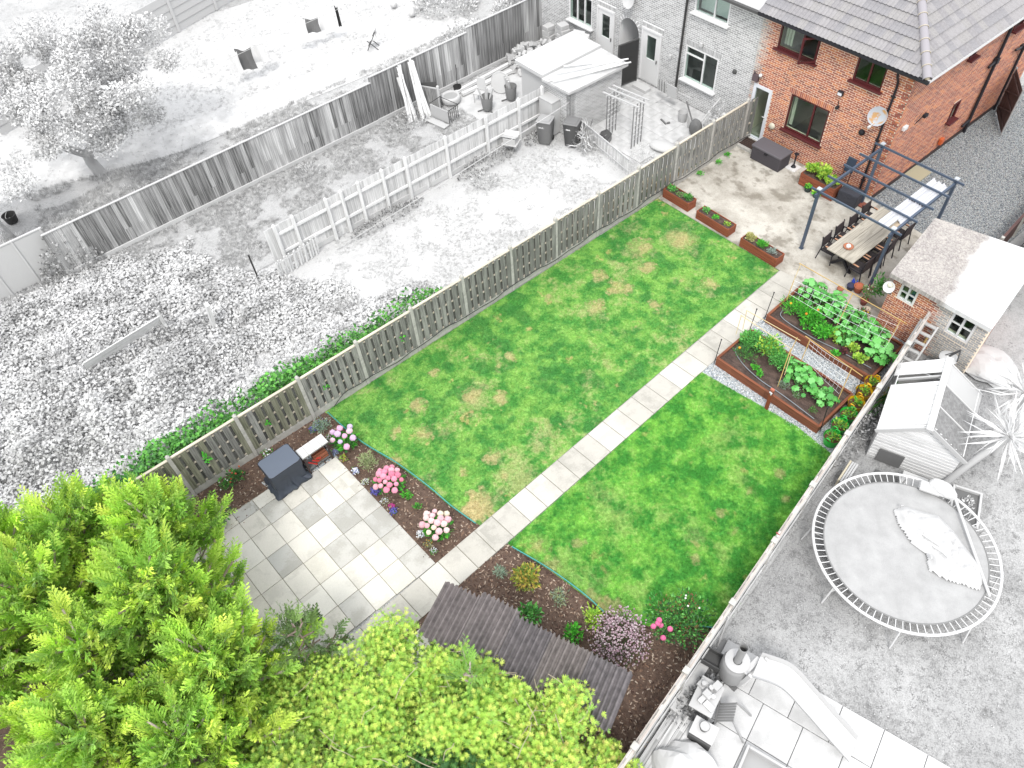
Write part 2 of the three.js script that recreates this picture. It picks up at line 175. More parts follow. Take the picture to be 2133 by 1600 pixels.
struct('verge', poly([[-6.7, -0.5], [-5.2, -0.5], [-5.2, 30], [-6.7, 30]], -0.012), M.verge);
struct('neighbour_lawn', poly([[-11.9, 4.4], [-6.6, 3.2], [-6.6, 20], [-11.9, 20]], -0.018), M.groundPale);
struct('neighbour_garden', poly([[-16.3, 6.9], [-12, 6.9], [-12, 26], [-16.9, 26]], -0.018), M.groundGrey);
struct('neighbour_path', poly([[-24.6, 30], [-20.6, 17], [-19.6, 2], [-21.6, 2], [-22.6, 17], [-27.6, 30]], -0.016), M.whitePave);
struct('far_lawn', poly([[-31.2, 14], [-29.7, 3], [-21.6, 2], [-22.6, 17], [-25, 24], [-34, 26]], -0.017), M.groundPale);
struct('gravel_yard', poly([[5.0, 4.6], [20, 4.6], [20, 26], [8, 26], [7.42, 19.3]], -0.014), M.groundMid);
// path and patio paving, stone by stone
const slabT = [[236, 232, 222, 214, 209, 198], [240, 237, 228, 222, 218, 208], [228, 224, 214, 190, 186, 174], [214, 212, 206, 170, 168, 160], [204, 203, 198, 156, 155, 148], [240, 236, 224, 228, 222, 206]].map((c, i) => tex(256, 256, (u, v) => { const a = fbm(u * 3, v * 3, 5, 210 + i, 0), b = fbm(u * 40, v * 40, 2, 220 + i), h = hash(Math.floor(u * 128), Math.floor(v * 128), 230 + i); return mul3(mix3(A(c[0], c[1], c[2], 0.8), A(c[3] * 0.55 + 100, c[4] * 0.55 + 99, c[5] * 0.55 + 96, 0.82), sm(0.38, 0.66, a * 0.8 + b * 0.2)), 0.94 + 0.12 * h); }));
M.slab = []; for (let i = 0; i < 12; i++) { const t = rep(slabT[i % 6], 1 / 1.3); t.offset.set(R(), R()); t.rotation = (i % 4) * PI / 2; M.slab.push(mat(null, 0.93, { map: t, bumpMap: rep(bmpFine, 1), bumpScale: 0.003 })); }
{
  const pth = new THREE.Group(); pth.name = nm('garden_path'); pth.userData.kind = 'structure'; scene.add(pth);
  part(pth, 'bedding', poly([[pathX(5.24), 5.26], [pathX(5.24) + 0.86, 5.3], [pathX(24) + 0.86, 24], [pathX(24), 24]], 0.012), mat(A(156, 152, 138), 0.95));
  const ps = [0, 1, 2].map(() => rbox(0.852, 0.05, 0.595, 0.008));
  M.path = [0, 1, 2, 3, 4].map(i => { const m = M.slab[[0, 2, 8, 6, 1][i]].clone(); m.color.multiplyScalar(0.76 + 0.03 * i); return m; });
  for (let k = 0; k < 30; k++) { const z = 5.56 + k * 0.611; const o = part(pth, 'slab', ps[k % 3], M.path[k % 5]); at(o, pathX(z) + 0.43, 0.0 + rr(0, 0.004), z, 0.0543 + rr(-0.004, 0.004), rr(-0.004, 0.004)); }
  const pt = new THREE.Group(); pt.name = nm('paved_patio'); pt.userData.kind = 'structure'; scene.add(pt);
  part(pt, 'bedding', poly([[-3.5, 20.2], [0.95, 20.1], [0.95, 27.5], [-3.9, 27.5], [-3.9, 22.1], [-3.5, 22.1]], 0.008), mat(A(176, 172, 158), 0.95));
  const xs = [-3.52, -2.9, -2.12, -1.34, -0.56, 0.22, 0.965]; const seq = [0, 7, 2, 9, 1, 4, 10, 3, 6, 8, 3, 0, 5, 2, 4, 1, 9, 0, 7, 3, 6, 0, 5, 1, 3, 2, 6, 4];
  for (let r = 0; r < 12; r++) for (let c = r >= 3 ? -1 : 0; c < 6; c++) {
    const x0 = c < 0 ? -3.92 : xs[c], x1 = c < 0 ? -3.52 : xs[c + 1], z = 20.48 + r * 0.615 - (x0 + 3.5) * 0.04;
    if (c === 0 && r >= 0 && r < 3 && false) continue;
    const o = part(pt, 'slab', rbox(x1 - x0 - 0.014, 0.05, 0.6, 0.006), M.slab[(r === 0 && c > 2) || (r + c) % 7 === 3 ? pick([3, 4, 9, 10]) : r > 4 ? pick([0, 1, 5, 7]) : seq[(r * 6 + c + 29) % seq.length]]); at(o, (x0 + x1) / 2 + r * 0.012, rr(0, 0.005) - 0.004, z, 0.04, rr(-0.005, 0.005));
  }
  for (let k = 0; k < 4; k++) { const o = part(pt, 'slab', ps[0], M.slab[pick([0, 1, 2])]); at(o, 1.5 + 1.0, -0.004, 20.9 + k * 0.61, 0.05); }
}
// grass standing on the lawns
function inside(p, pts) { let c = false; for (let i = 0, j = pts.length - 1; i < pts.length; j = i++) { const [xi, zi] = pts[i], [xj, zj] = pts[j]; if ((zi > p[1]) !== (zj > p[1]) && p[0] < (xj - xi) * (p[1] - zi) / (zj - zi) + xi) c = !c; } return c; }
const tuft = tri([0, 1, 2, 3, 4].map(i => { const a = i * 1.3, x = Math.cos(a) * 0.25, z = Math.sin(a) * 0.25, w = 0.09; return [[x - w, 0, z], [x + w, 0, z - w], [x * 2.6, 0.8 + 0.2 * (i % 2), z * 2.6]]; }));
M.grass = mat([1, 1, 1], 1); M.leaf = mat([1, 1, 1], 0.7, { transmission: 0.25, thickness: 0 }); M.leafShine = mat([1, 1, 1], 0.45);
function scatter(n, pts, colour, hmin, hmax, lean = 0.25) { const xs = pts.map(p => p[0]), zs = pts.map(p => p[1]), x0 = Math.min(...xs), x1 = Math.max(...xs), z0 = Math.min(...zs), z1 = Math.max(...zs), out = []; for (let i = 0; i < n; i++) { const x = rr(x0, x1), z = rr(z0, z1); if (!inside([x, z], pts)) continue; const c = colour(x, z); if (c) out.push([V3(x, 0, z), V3(rr(-lean, lean), 1, rr(-lean, lean)), rr(hmin, hmax), c]); } return out; }
const lift = (l, y) => (l.forEach(e => e[0].y += y), l);
inst(scene, 'lawn_grass', tuft, M.grass, lift([...scatter(90000, LAWN1, (x, z) => mul3(lawnCol(x, z, 0), rr(0.75, 1.35)), 0.025, 0.05), ...scatter(60000, LAWN2, (x, z) => mul3(lawnCol(x, z, 1), rr(0.75, 1.4)), 0.03, 0.06)], 0.008), 'stuff');
const gg = (lo, hi) => () => { const g = rr(lo, hi); return [g, g, g]; };
inst(scene, 'neighbour_grass', tuft, M.grass, lift([
  ...scatter(26000, [[-11.9, 4.6], [-6.6, 3.4], [-6.3, 20], [-11.9, 20]], (x, z) => fbm(x * 1.2, z * 1.2, 3, 300) > 0.47 ? gg(0.4, 0.72)() : null, 0.03, 0.08),
  ...scatter(30000, [[-16.3, 6.9], [-12, 6.9], [-12, 26], [-16.9, 26]], (x, z) => fbm(x * 1.0, z * 1.0, 3, 301) > 0.45 ? gg(0.25, 0.68)() : null, 0.05, 0.13, 0.5),
  ...scatter(42000, [[-20.4, 2], [-16.4, 2], [-16.4, 26], [-25, 30], [-20.6, 17]], (x, z) => fbm(x * 0.9, z * 0.9, 3, 302) > 0.42 ? gg(0.3, 0.72)() : null, 0.06, 0.16, 0.6),
  ...scatter(20000, [[-31.2, 14], [-29.7, 3], [-21.6, 2], [-22.6, 17], [-25, 24], [-34, 26]], (x, z) => fbm(x, z, 3, 303) > 0.5 ? gg(0.45, 0.75)() : null, 0.05, 0.12, 0.5),
  ...scatter(5000, [[-24.6, 30], [-20.6, 17], [-19.6, 2], [-21.6, 2], [-22.6, 17], [-27.6, 30]], gg(0.55, 0.75), 0.03, 0.09, 0.6),
  ...scatter(26000, [[5.2, 4.6], [14, 4.6], [14, 22], [8, 22], [7.42, 19.3]], (x, z) => fbm(x * 1.4, z * 1.4, 3, 304) > 0.4 ? gg(0.15, 0.5)() : null, 0.02, 0.05, 0.6)], -0.016), 'stuff');
inst(scene, 'verge_grass', tuft, M.grass, lift(scatter(9000, [[-6.4, 5], [-5.3, 5], [-5.3, 26], [-6.4, 26]], (x, z) => { const k = fbm(x * 2.6, z * 2.6, 4, 201); return x < -5.95 + (k - 0.5) ? (R() < 0.3 ? gg(0.6, 0.9)() : null) : k > 0.53 && R() < 0.7 ? A(rr(200, 225), rr(165, 190), 120) : A(rr(70, 120), rr(130, 175), 50); }, 0.05, 0.13, 0.5), -0.01), 'stuff');
// bark chips on the beds
const chip = box(0.35, 0.18, 1); { const l = []; for (const [b, n] of [[BED1, 9000], [BED2, 11000]]) for (const e of scatter(n, b, () => pick([A(150, 120, 100), A(190, 166, 146), A(110, 84, 72), A(84, 62, 54), A(206, 188, 170), A(128, 100, 84)]), 0.025, 0.075, 1.2)) { e[0].y = 0.012; e[4] = R() * 6; e[1] = V3(rr(-0.5, 0.5), 1, rr(-0.5, 0.5)); l.push(e); } inst(scene, 'bark_chips', chip, mat([1, 1, 1], 0.95), l, 'stuff'); }
{ const l = []; for (const e of [...scatter(9000, [[1.02, 5.4], [4.85, 4.9], [5.72, 10.06], [3.5, 10.12], [1.3, 10.4]], () => mul3([1, 1.03, 1.06], rr(0.3, 0.8)), 0.012, 0.03, 1), ...scatter(12000, [[0.05, -9], [4.4, -9], [4.4, 3], [2.4, 0.5], [0.1, 0.3]], () => mul3([1, 1.03, 1.06], rr(0.16, 0.55)), 0.012, 0.03, 1), ...scatter(5000, [[5.2, 5], [12, 5], [12, 20], [7.6, 19.3]], gg(0.3, 0.6), 0.012, 0.03, 1)]) { e[0].y = 0.008; l.push(e); } inst(scene, 'loose_stones', ni(new THREE.IcosahedronGeometry(0.5, 0)), mat([1, 1, 1], 0.9), l, 'stuff'); }

for (const [m, k] of [[M.patio, 0.86], [M.concrete, 0.9], [M.gravel, 0.95], [M.gravelPale, 0.98], [M.mulch, 1], [M.groundMid, 0.95], [M.groundGrey, 0.82], [M.groundPale, 0.8], [M.whitePave, 0.66]]) m.color.multiplyScalar(k);
for (const m of [...M.bedWood, ...M.planterWood, ...M.tableWood]) m.color.multiplyScalar(0.9);
for (const m of M.tableWood) m.color.multiplyScalar(1.3);
// ---------- boundary fence with concrete posts ----------
{
  const fx = z => -5.11 + (z - 23.78) * 0.00716, f = thing('garden_fence', 'weathered hit-and-miss board fence with pale concrete posts along the long lawn', 'fence', [-5.2, 0, 12]);
  const L = (x, z) => [x + 5.2, z - 12], postG = merge([box(0.1, 1.88, 0.1, 0, 0.94, 0), ni(new THREE.CylinderGeometry(0.025, 0.0707, 0.06, 4)).rotateY(PI / 4).translate(0, 1.91, 0)]), gb = box(0.045, 0.25, 1.81);
  const bf = [0, 1].map(() => box(0.018, 1.48, 0.165)), rail = merge([0.3, 0.72, 1.14, 1.66].map(y => box(0.035, 0.045, 1.8, 0, y, 0)).concat([box(0.075, 0.03, 1.82, 0, 1.775, 0)]));
  for (let k = -3; k <= 12; k++) {
    const z = 23.78 - 1.92 * k, [x, lz] = L(fx(z), z); at(part(f, 'post', postG, M.concrete), x, 0, lz);
    if (k === 12) break;
    const zm = z - 0.96, [xm, lm] = L(fx(zm), zm), moss = k < 2, pool = R() < 0.35 ? M.fenceWood.slice(2) : R() < 0.5 ? M.fenceWood.slice(0, 2) : M.fenceWood; at(part(f, 'gravel_board', gb, M.concrete), xm + 0.01, 0.125, lm);
    const p = at(part(f, 'panel', rail, M.fenceRail), xm + rr(-0.008, 0.008), rr(-0.012, 0.012), lm, rr(-0.006, 0.006), rr(-0.006, 0.006), rr(-0.012, 0.012));
    for (let i = 0; i < 8; i++) { const o = part(p, 'board', bf[i % 2], moss && R() < 0.7 ? pick(M.fenceMoss) : pick(pool)); at(o, 0.034, 1.0 + rr(-0.01, 0.01), -0.84 + i * 0.24, 0, 0, rr(-0.01, 0.01)); }
    for (let i = 0; i < 7; i++) { const o = part(p, 'board', bf[i % 2], pick(M.fenceWood)); at(o, -0.036, 1.0, -0.72 + i * 0.24); }
  }
  { const z = -0.0, zm = 0.42; at(part(f, 'gravel_board', box(0.045, 0.25, 0.5), M.concrete), ...L(fx(zm), zm).toSpliced(1, 0, 0.125)); const p = at(part(f, 'panel', merge([0.3, 0.72, 1.14, 1.66].map(y => box(0.035, 0.045, 0.5, 0, y, 0))), M.fenceRail), L(fx(zm), zm)[0], 0, L(0, zm)[1]); for (let i = 0; i < 3; i++) at(part(p, 'board', bf[0], M.fenceWood[i]), i % 2 ? -0.028 : 0.028, 1, -0.16 + i * 0.15); }
  const hose = []; for (let i = 0; i <= 40; i++) { const z = 19.3 - i * 0.475; hose.push(V3(fx(z) + 0.09, i === 0 ? 0.05 : 0.27 + 0.05 * Math.sin(i * 0.9) + 0.03 * Math.sin(i * 2.3), z)); }
  solo('black_cable', 'black cable strung along the foot of the board fence', 'cable', tube(hose, 0.012, 5, 160), M.black);
}
// right-hand fence: rails, posts and boards seen from above
{
  const a = V3(4.78, 0, 4.75), b = V3(8.1, 0, 23.4), d = b.clone().sub(a), n = Math.round(d.length() / 1.86), ry = Math.atan2(d.x, d.z), f = thing('boundary_fence', 'grey close board fence with pale post caps between lawn and gravel yard', 'fence', [a.x, 0, a.z], ry);
  const len = d.length() / n, G2 = box(0.016, 1.4, 0.118), cap = box(0.1, 0.035, len - 0.02), grr = box(0.03, 0.07, len - 0.03);
  const capM = wood(A(178, 170, 164, 0.95), A(224, 214, 206, 0.95), 47);
  for (let k = 0; k <= n; k++) { at(part(f, 'post', merge([box(0.095, 1.5, 0.095, 0, 0.75, 0), box(0.13, 0.05, 0.15, 0, 1.525, 0)]), M.concrete), 0, 0, k * len); if (k === n) break;
    at(part(f, 'top_rail', cap, capM), 0, 1.46, (k + 0.5) * len, 0, 0, rr(-0.03, 0.03)); for (const y of [0.35, 1.1]) at(part(f, 'rail', grr, M.greyWood[0]), 0.035, y, (k + 0.5) * len);
    at(part(f, 'gravel_board', box(0.04, 0.12, len - 0.05), M.concreteGrey), 0.012, 0.06, (k + 0.5) * len);
    for (let i = 0; i < 15; i++) at(part(f, 'board', G2, pick([...M.fenceWood, ...M.greyWood])), -0.012, 0.82, k * len + 0.1 + i * (len - 0.16) / 14.4, rr(-0.06, 0.06)); }
}
// dark close-board fence between the neighbouring gardens
{
  const f = thing('close_board_fence', 'tall stained close board fence with white capping behind rough grass', 'fence', [-16.5, 0, 13]), B = [1, 2, 3].map(() => box(0.016, 1, 0.145)), dk = M.darkWood;
  for (const [z0, z1, h, x] of [[10, 23.2, 1.8, 0], [5.1, 10, 2.02, -0.03], [0.9, 5.1, 2.2, -0.06]]) {
    for (let z = z0; z < z1 - 0.05; z += 0.15) { const streak = fbm(z * 0.8, 3, 3, 77), o = part(f, 'board', pick(B), dk[Math.floor(clamp((streak - 0.25) * 1.5 + rr(-0.3, 0.3)) * 4.99)]); at(o, x + rr(-0.004, 0.004), h / 2, z + 0.075 - 13, rr(-0.05, 0.05)); o.scale.y = h - 0.04; }
    part(f, 'capping', box(0.07, 0.035, z1 - z0, x, h, (z0 + z1) / 2 - 13), M.grey[250]); part(f, 'gravel_board', box(0.05, 0.16, z1 - z0, x + 0.03, 0.08, (z0 + z1) / 2 - 13), M.grey[225]);
    for (const y of [0.4, h - 0.3]) part(f, 'rail', box(0.05, 0.07, z1 - z0, x - 0.035, y, (z0 + z1) / 2 - 13), dk[3]);
  }
  const w = thing('white_fence_panel', 'white panelled fence section at the ivy end of the dark fence', 'fence', [-16.9, 0, 25.2]);
  for (let i = 0; i < 7; i++) { part(w, 'panel', box(0.04, 1.75, 0.92, 0, 0.9, -1.6 + i * 0.95), M.grey[250]); part(w, 'post', box(0.08, 1.85, 0.06, 0.01, 0.925, -2.08 + i * 0.95), M.grey[225]); }
  part(w, 'capping', box(0.07, 0.05, 6.7, 0, 1.82, 1.2), M.grey[250]);
}
{
  const f = thing('paling_fence', 'pale close board fence on the rail side with round topped posts', 'fence', [-11.5, 0, 11.3]), B = [1, 2, 3].map(() => box(0.016, 1, 0.14));
  for (let z = 5.3; z < 17.5; z += 0.145) { const o = part(f, 'board', pick(B), pick([M.greyWood[2], M.greyWood[3]])); at(o, -0.03, 0.86, z - 11.3, rr(-0.06, 0.06)); o.scale.y = 1.68 + rr(-0.02, 0.02); }
  const ps = [17.2, 16.5, 15.2, 14.6, 13.9, 12.9, 11.9, 10.1, 8.2, 6.6, 5.4];
  for (const z of ps) part(f, 'post', merge([box(0.1, 1.78, 0.1, 0.055, 0.89, z - 11.3), cyl(0.06, 0.03, 0.05, 0.055, 1.78, z - 11.3, 8)]), M.paleWood[1]);
  for (let i = 0; i < ps.length - 1; i++) for (const y of [0.62, 1.36]) part(f, 'rail', box(0.06, 0.09, ps[i] - ps[i + 1] - 0.1, 0.02, y, (ps[i] + ps[i + 1]) / 2 - 11.3), M.paleWood[2]);
  for (let i = 0; i < 6; i++) part(f, 'gravel_board', box(0.03, 0.2, 1.7, 0, 0.12, -5 + i * 1.9), M.grey[225]);
  const p = thing('picket_fence', 'short run of white pickets leaning at the end of the paling fence', 'fence', [-11.2, 0, 16.85], 0.12);
  for (let i = 0; i < 16; i++) at(part(p, 'picket', merge([box(0.02, 0.82, 0.06, 0, 0.41, 0)]), M.paleWood[2]), i % 2 ? 0.05 : 0, 0, -0.8 + i * 0.11, 0, rr(-0.06, 0.06), -0.12);
  for (const y of [0.25, 0.6]) part(p, 'rail', box(0.025, 0.05, 1.75, 0.02, y, 0), M.paleWood[0]);
  const c = thing('panel_fence', 'pale concrete panel fence with horizontal ribs beyond the washing', 'fence', [-30.6, 0, 11.2], 0.29);
  for (let k = 0; k < 7; k++) { part(c, 'post', box(0.14, 1.9, 0.14, 0, 0.95, -6 + k * 2.5), M.grey[250]); for (let r = 0; r < 5; r++) at(part(c, 'panel', box(0.05, 0.33, 2.36), M.grey[240]), 0, 0.2 + r * 0.35, -4.75 + k * 2.5, 0, 0, 0.09); }
}
// ---------- houses ----------
const brickG = ni(new THREE.BoxGeometry(1, 1, 1)), redB = [[180, 110, 86], [190, 116, 88], [170, 100, 80], [158, 94, 80], [198, 126, 94], [206, 132, 90], [180, 114, 92], [146, 88, 76]].map(c => A(...c, 1.02)), greyB = [186, 198, 174, 208, 192].map(g => grey(g, 0.9));
const brickTones = [0, 1, 2, 3, 4].map(k => [...Array(8)].map((_, i) => mix3(greyB[i % 5], redB[i], k / 4))), brickMats = brickTones.map(t => t.map(c => mat(c, 0.9))), redM = brickMats[4];
M.mortarRed = mat(A(246, 230, 208, 1.05), 0.95); M.mortarGrey = mat(grey(250, 1.05), 0.95);
// a brick wall: u runs along dir, the face looks along out; holes are [u0, u1, y0, y1, arched]
function brickWall(parent, o, dir, out, len, h, holes, isRed, limit, mortar, soldiers = []) {
  const s = new THREE.Shape([[0, 0], [len, 0], [len, h], [0, h]].map(p => new THREE.Vector2(...p)));
  for (const [a, b, c, d, ar] of holes) { const q = new THREE.Path(); if (ar) { q.moveTo(a, c); q.lineTo(b, c); q.lineTo(b, d - (b - a) / 2); q.absarc((a + b) / 2, d - (b - a) / 2, (b - a) / 2, 0, PI); q.lineTo(a, c); } else { q.moveTo(a, c); q.lineTo(b, c); q.lineTo(b, d); q.lineTo(a, d); q.lineTo(a, c); } s.holes.push(q); }
  const basis = new THREE.Matrix4().makeBasis(dir, UP, out).setPosition(o.clone().addScaledVector(out, -0.22)), g = ni(new THREE.ExtrudeGeometry(s, { depth: 0.22, bevelEnabled: false }));
  g.applyMatrix4(basis); const wall = part(parent, 'wall', g, mortar), items = [], q = new THREE.Quaternion().setFromRotationMatrix(new THREE.Matrix4().makeBasis(dir, UP, out));
  const push = (u0, u1, y0, y1) => { const u = (u0 + u1) / 2, y = (y0 + y1) / 2, p = o.clone().addScaledVector(dir, u).addScaledVector(UP, y).addScaledVector(out, 0.0); const red = Math.round(clamp(+isRed(u, y)) * 4), i = Math.floor(R() * 8); items.push({ p, w: u1 - u0, h: y1 - y0, red, i }); };
  const blocked = [...holes.map(x => x.slice(0, 4)), ...soldiers];
  for (let r = 0; r * 0.075 < h - 0.05; r++) for (let k = -1; k * 0.225 < len; k++) {
    const y0 = r * 0.075 + 0.008, y1 = y0 + 0.059; let segs = [[Math.max(0.003, k * 0.225 + (r % 2) * 0.1125), Math.min(len - 0.003, k * 0.225 + (r % 2) * 0.1125 + 0.207)]];
    for (const [a, b, c, d] of blocked) if (y1 > c + 0.002 && y0 < d - 0.002) segs = segs.flatMap(([x, y]) => y <= a || x >= b ? [[x, y]] : [[x, Math.min(y, a - 0.004)], [Math.max(x, b + 0.004), y]]);
    for (const [x, y] of segs) if (y - x > 0.03) push(x, y, y0, y1);
  }
  for (const [a, b, c, d] of soldiers) { const n = Math.round((b - a) / 0.075); for (let i = 0; i < n; i++) push(a + i * (b - a) / n + 0.005, a + (i + 1) * (b - a) / n - 0.005, c + 0.004, d - 0.004); }
  const arch = holes.find(x => x[4]); if (arch) for (let i = 0; i < 14; i++) { }
  pieces(wall, 'brick', items, t => { const m = new THREE.Mesh(brickG, brickMats[t.red][t.i]); m.position.copy(t.p); m.quaternion.copy(q); m.scale.set(t.w, t.h, 0.008); return m; }, rest => { const im = new THREE.InstancedMesh(brickG, M.brickAny ??= mat([1, 1, 1], 0.9), rest.length); rest.forEach((t, k) => { im.setMatrixAt(k, _m.compose(t.p, q, V3(t.w, t.h, 0.008))); const c = brickTones[t.red][t.i]; im.setColorAt(k, _c.setRGB(...c)); }); return im; }, limit);
  return wall;
}
// a window in the plane of a wall: local x along the wall, z outwards
function windowUnit(parent, w, h, cols, fm, o = {}) {
  const t = 0.06, fr = [box(w, t, 0.07, 0, t / 2, 0), box(w, t, 0.07, 0, h - t / 2, 0), box(t, h - 2 * t, 0.07, -w / 2 + t / 2, h / 2, 0), box(t, h - 2 * t, 0.07, w / 2 - t / 2, h / 2, 0)], win = part(parent, 'window', merge(fr), fm); let u = -w / 2;
  cols.forEach((c, i) => { const cw = c * w; if (i) part(win, 'mullion', box(t, h - 2 * t, 0.068, u, h / 2, 0), fm); const l = u + (i ? t / 2 : t), r = u + cw - (i === cols.length - 1 ? t : t / 2);
    if (!(o.open === i)) { part(win, 'pane', box(r - l, h - 2 * t, 0.006, (l + r) / 2, h / 2, -0.01), M.pane); if (o.rows) o.rows.forEach(y => part(win, 'glazing_bar', box(r - l, 0.035, 0.04, (l + r) / 2, y * h, 0), fm)); }
    u += cw; });
  if (o.sill !== false) part(win, 'sill', rbox(w + 0.16, 0.06, 0.2, 0.01, 0, -0.03, 0.09), o.sillM || fm);
  return win;
}
function place(m, x, y, z, ry) { m.position.set(x, y, z); m.rotation.y = ry || 0; return m; }
const ZF = 0.12, XS = 0.04;
M.tile = [[204, 202, 205], [192, 190, 194], [199, 197, 198], [188, 187, 192]].map((c, i) => mat(null, 0.85, { map: rep(speck(128, 12, A(c[0] - 18, c[1] - 19, c[2] - 20, 0.56), A(c[0] + 10, c[1] + 9, c[2] + 8, 0.56), 400 + i), 2) }));
const tileG = (() => { const n = 12, w = 0.3, l = 0.4, prof = i => { const t = (i / n) * 2 % 1; return 0.03 * Math.pow(Math.max(0, Math.sin(t * PI)), 3); }, q = []; for (let i = 0; i < n; i++) { const x0 = -w / 2 + i / n * w, x1 = -w / 2 + (i + 1) / n * w, a = prof(i), b = prof(i + 1); q.push([[x0, a + 0.045, l / 2], [x1, b + 0.045, l / 2], [x1, b + 0.004, -l / 2]], [[x0, a + 0.045, l / 2], [x1, b + 0.004, -l / 2], [x0, a + 0.004, -l / 2]], [[x0, a + 0.045, l / 2], [x0, a + 0.03, l / 2 - 0.002], [x1, b + 0.03, l / 2 - 0.002]], [[x0, a + 0.045, l / 2], [x1, b + 0.03, l / 2 - 0.002], [x1, b + 0.045, l / 2]]); } const g = tri(q), p = g.attributes.position; for (let i = 0; i < p.count; i++) g.attributes.uv.setXY(i, p.getX(i), p.getZ(i)); return g; })();
const house = thing('brick_house', 'red brick house end with grey tiled roof and dark red window frames', 'house', [0, 0, 0]);
{
  const EY = 4.86, EZ = 0.42, EX = 0.5, X0 = -5.72, tp = Math.tan(34 * PI / 180), cs = Math.cos(34 * PI / 180), sn = Math.sin(34 * PI / 180);
  const U = x => x - X0; // along the rear wall
  const holes = [[U(-5.56), U(-4.74), 0, 2.18], [U(-3.98), U(-2.38), 1.02, 2.4], [U(-4.98), U(-3.38), 3.74, 4.7], [U(-1.96), U(-0.9), 3.76, 4.66]];
  brickWall(house, V3(X0, 0, ZF), V3(1, 0, 0), V3(0, 0, 1), XS - X0, 4.8, holes, (u, y) => sm(-0.1, 0.5, u + rr(-0.1, 0.1) - (y - 2) * 0.02), 300, M.mortarRed, [[U(-4.1), U(-2.26), 2.4, 2.62], [U(-5.04), U(-3.32), 3.62, 3.735], [U(-2.0), U(-0.86), 3.64, 3.755], [U(-4.04), U(-2.32), 0.9, 1.015]]);
  brickWall(house, V3(XS, 0, ZF), V3(0, 0, -1), V3(1, 0, 0), 9.6, 4.8, [[3.95, 4.4, 1.28, 1.98], [3.5, 3.9, 3.84, 4.46], [6.35, 7.0, 3.76, 4.5]], () => true, 0, M.mortarRed);
  part(house, 'wall', [bb(X0, XS - 0.24, 0, 4.8, -9.6, -9.4), bb(X0, X0 + 0.12, 0, 4.8, -9.4, ZF - 0.24)], M.mortarRed); part(house, 'floor', [bb(X0 + 0.13, XS - 0.25, -0.02, 0.02, -9.3, ZF - 0.23), bb(X0 + 0.13, XS - 0.25, 2.5, 2.68, -9.3, ZF - 0.23), bb(X0 + 0.13, XS - 0.25, 4.8, 4.86, -9.3, ZF - 0.23)], mat(A(196, 188, 176), 0.9));
  part(house, 'partition', [bb(X0 + 0.13, XS - 0.25, 0.02, 2.5, -3.2, -3.1), bb(X0 + 0.13, XS - 0.25, 2.7, 4.8, -3.2, -3.1), bb(-4.6, -4.5, 0.02, 2.5, -3.1, ZF - 0.24), bb(-2.6, -2.5, 2.7, 4.8, -3.1, ZF - 0.24)], mat(A(206, 208, 200), 0.9));
  const w1 = place(windowUnit(house, 1.6, 1.38, [0.62, 0.38], M.mahog), -3.18, 1.02, ZF - 0.05), w3 = place(windowUnit(house, 1.06, 0.9, [0.5, 0.5], M.mahog), -1.43, 3.76, ZF - 0.05), w2 = place(windowUnit(house, 1.6, 0.96, [0.6, 0.4], M.mahog, { open: 1 }), -4.18, 3.74, ZF - 0.05);
  { const s = part(w2, 'sash', merge([box(0.6, 0.055, 0.05, -0.3, 0.03, 0), box(0.6, 0.055, 0.05, -0.3, 0.87, 0), box(0.055, 0.79, 0.05, -0.027, 0.45, 0), box(0.055, 0.79, 0.05, -0.573, 0.45, 0)]), M.mahog); at(s, 0.76, 0.03, 0.05, 0.95); /* sash and its pane turn together */ const pn = part(w2, 'pane', box(0.5, 0.79, 0.006, -0.3, 0.45, 0), M.pane); at(pn, 0.76, 0.03, 0.05, 0.95); }
  const sideWin = (z, w, h, y) => place(windowUnit(house, w, h, [1], M.mahog), XS + 0.0, y, z, PI / 2); sideWin(ZF - 4.175, 0.45, 0.7, 1.28); sideWin(ZF - 3.7, 0.4, 0.62, 3.84); sideWin(ZF - 6.675, 0.65, 0.74, 3.76);
  part(house, 'curtain', [0, 1, 2, 3, 4].map(i => box(0.07, 0.84, 0.03, -4.85 + i * 0.06, 4.22, -0.16 - (i % 2) * 0.04)).concat([box(0.12, 1.2, 0.05, -3.88, 1.7, -0.14)]), mat(A(232, 226, 210), 0.95));
  const dr = part(house, 'door', merge([box(0.82, 0.12, 0.08, 0, 0.06, 0), box(0.82, 0.12, 0.08, 0, 2.12, 0), box(0.12, 1.94, 0.08, -0.35, 1.09, 0), box(0.12, 1.94, 0.08, 0.35, 1.09, 0), box(0.98, 0.06, 0.2, 0, 0.03, 0.06)]), M.whiteP); place(dr, -5.15, 0, ZF + 0.0); part(dr, 'pane', box(0.58, 1.94, 0.008, 0, 1.09, -0.01), M.pane); part(dr, 'handle', merge([box(0.03, 0.18, 0.02, 0.34, 1.05, 0.05), box(0.12, 0.025, 0.025, 0.29, 1.08, 0.07)]), M.white);
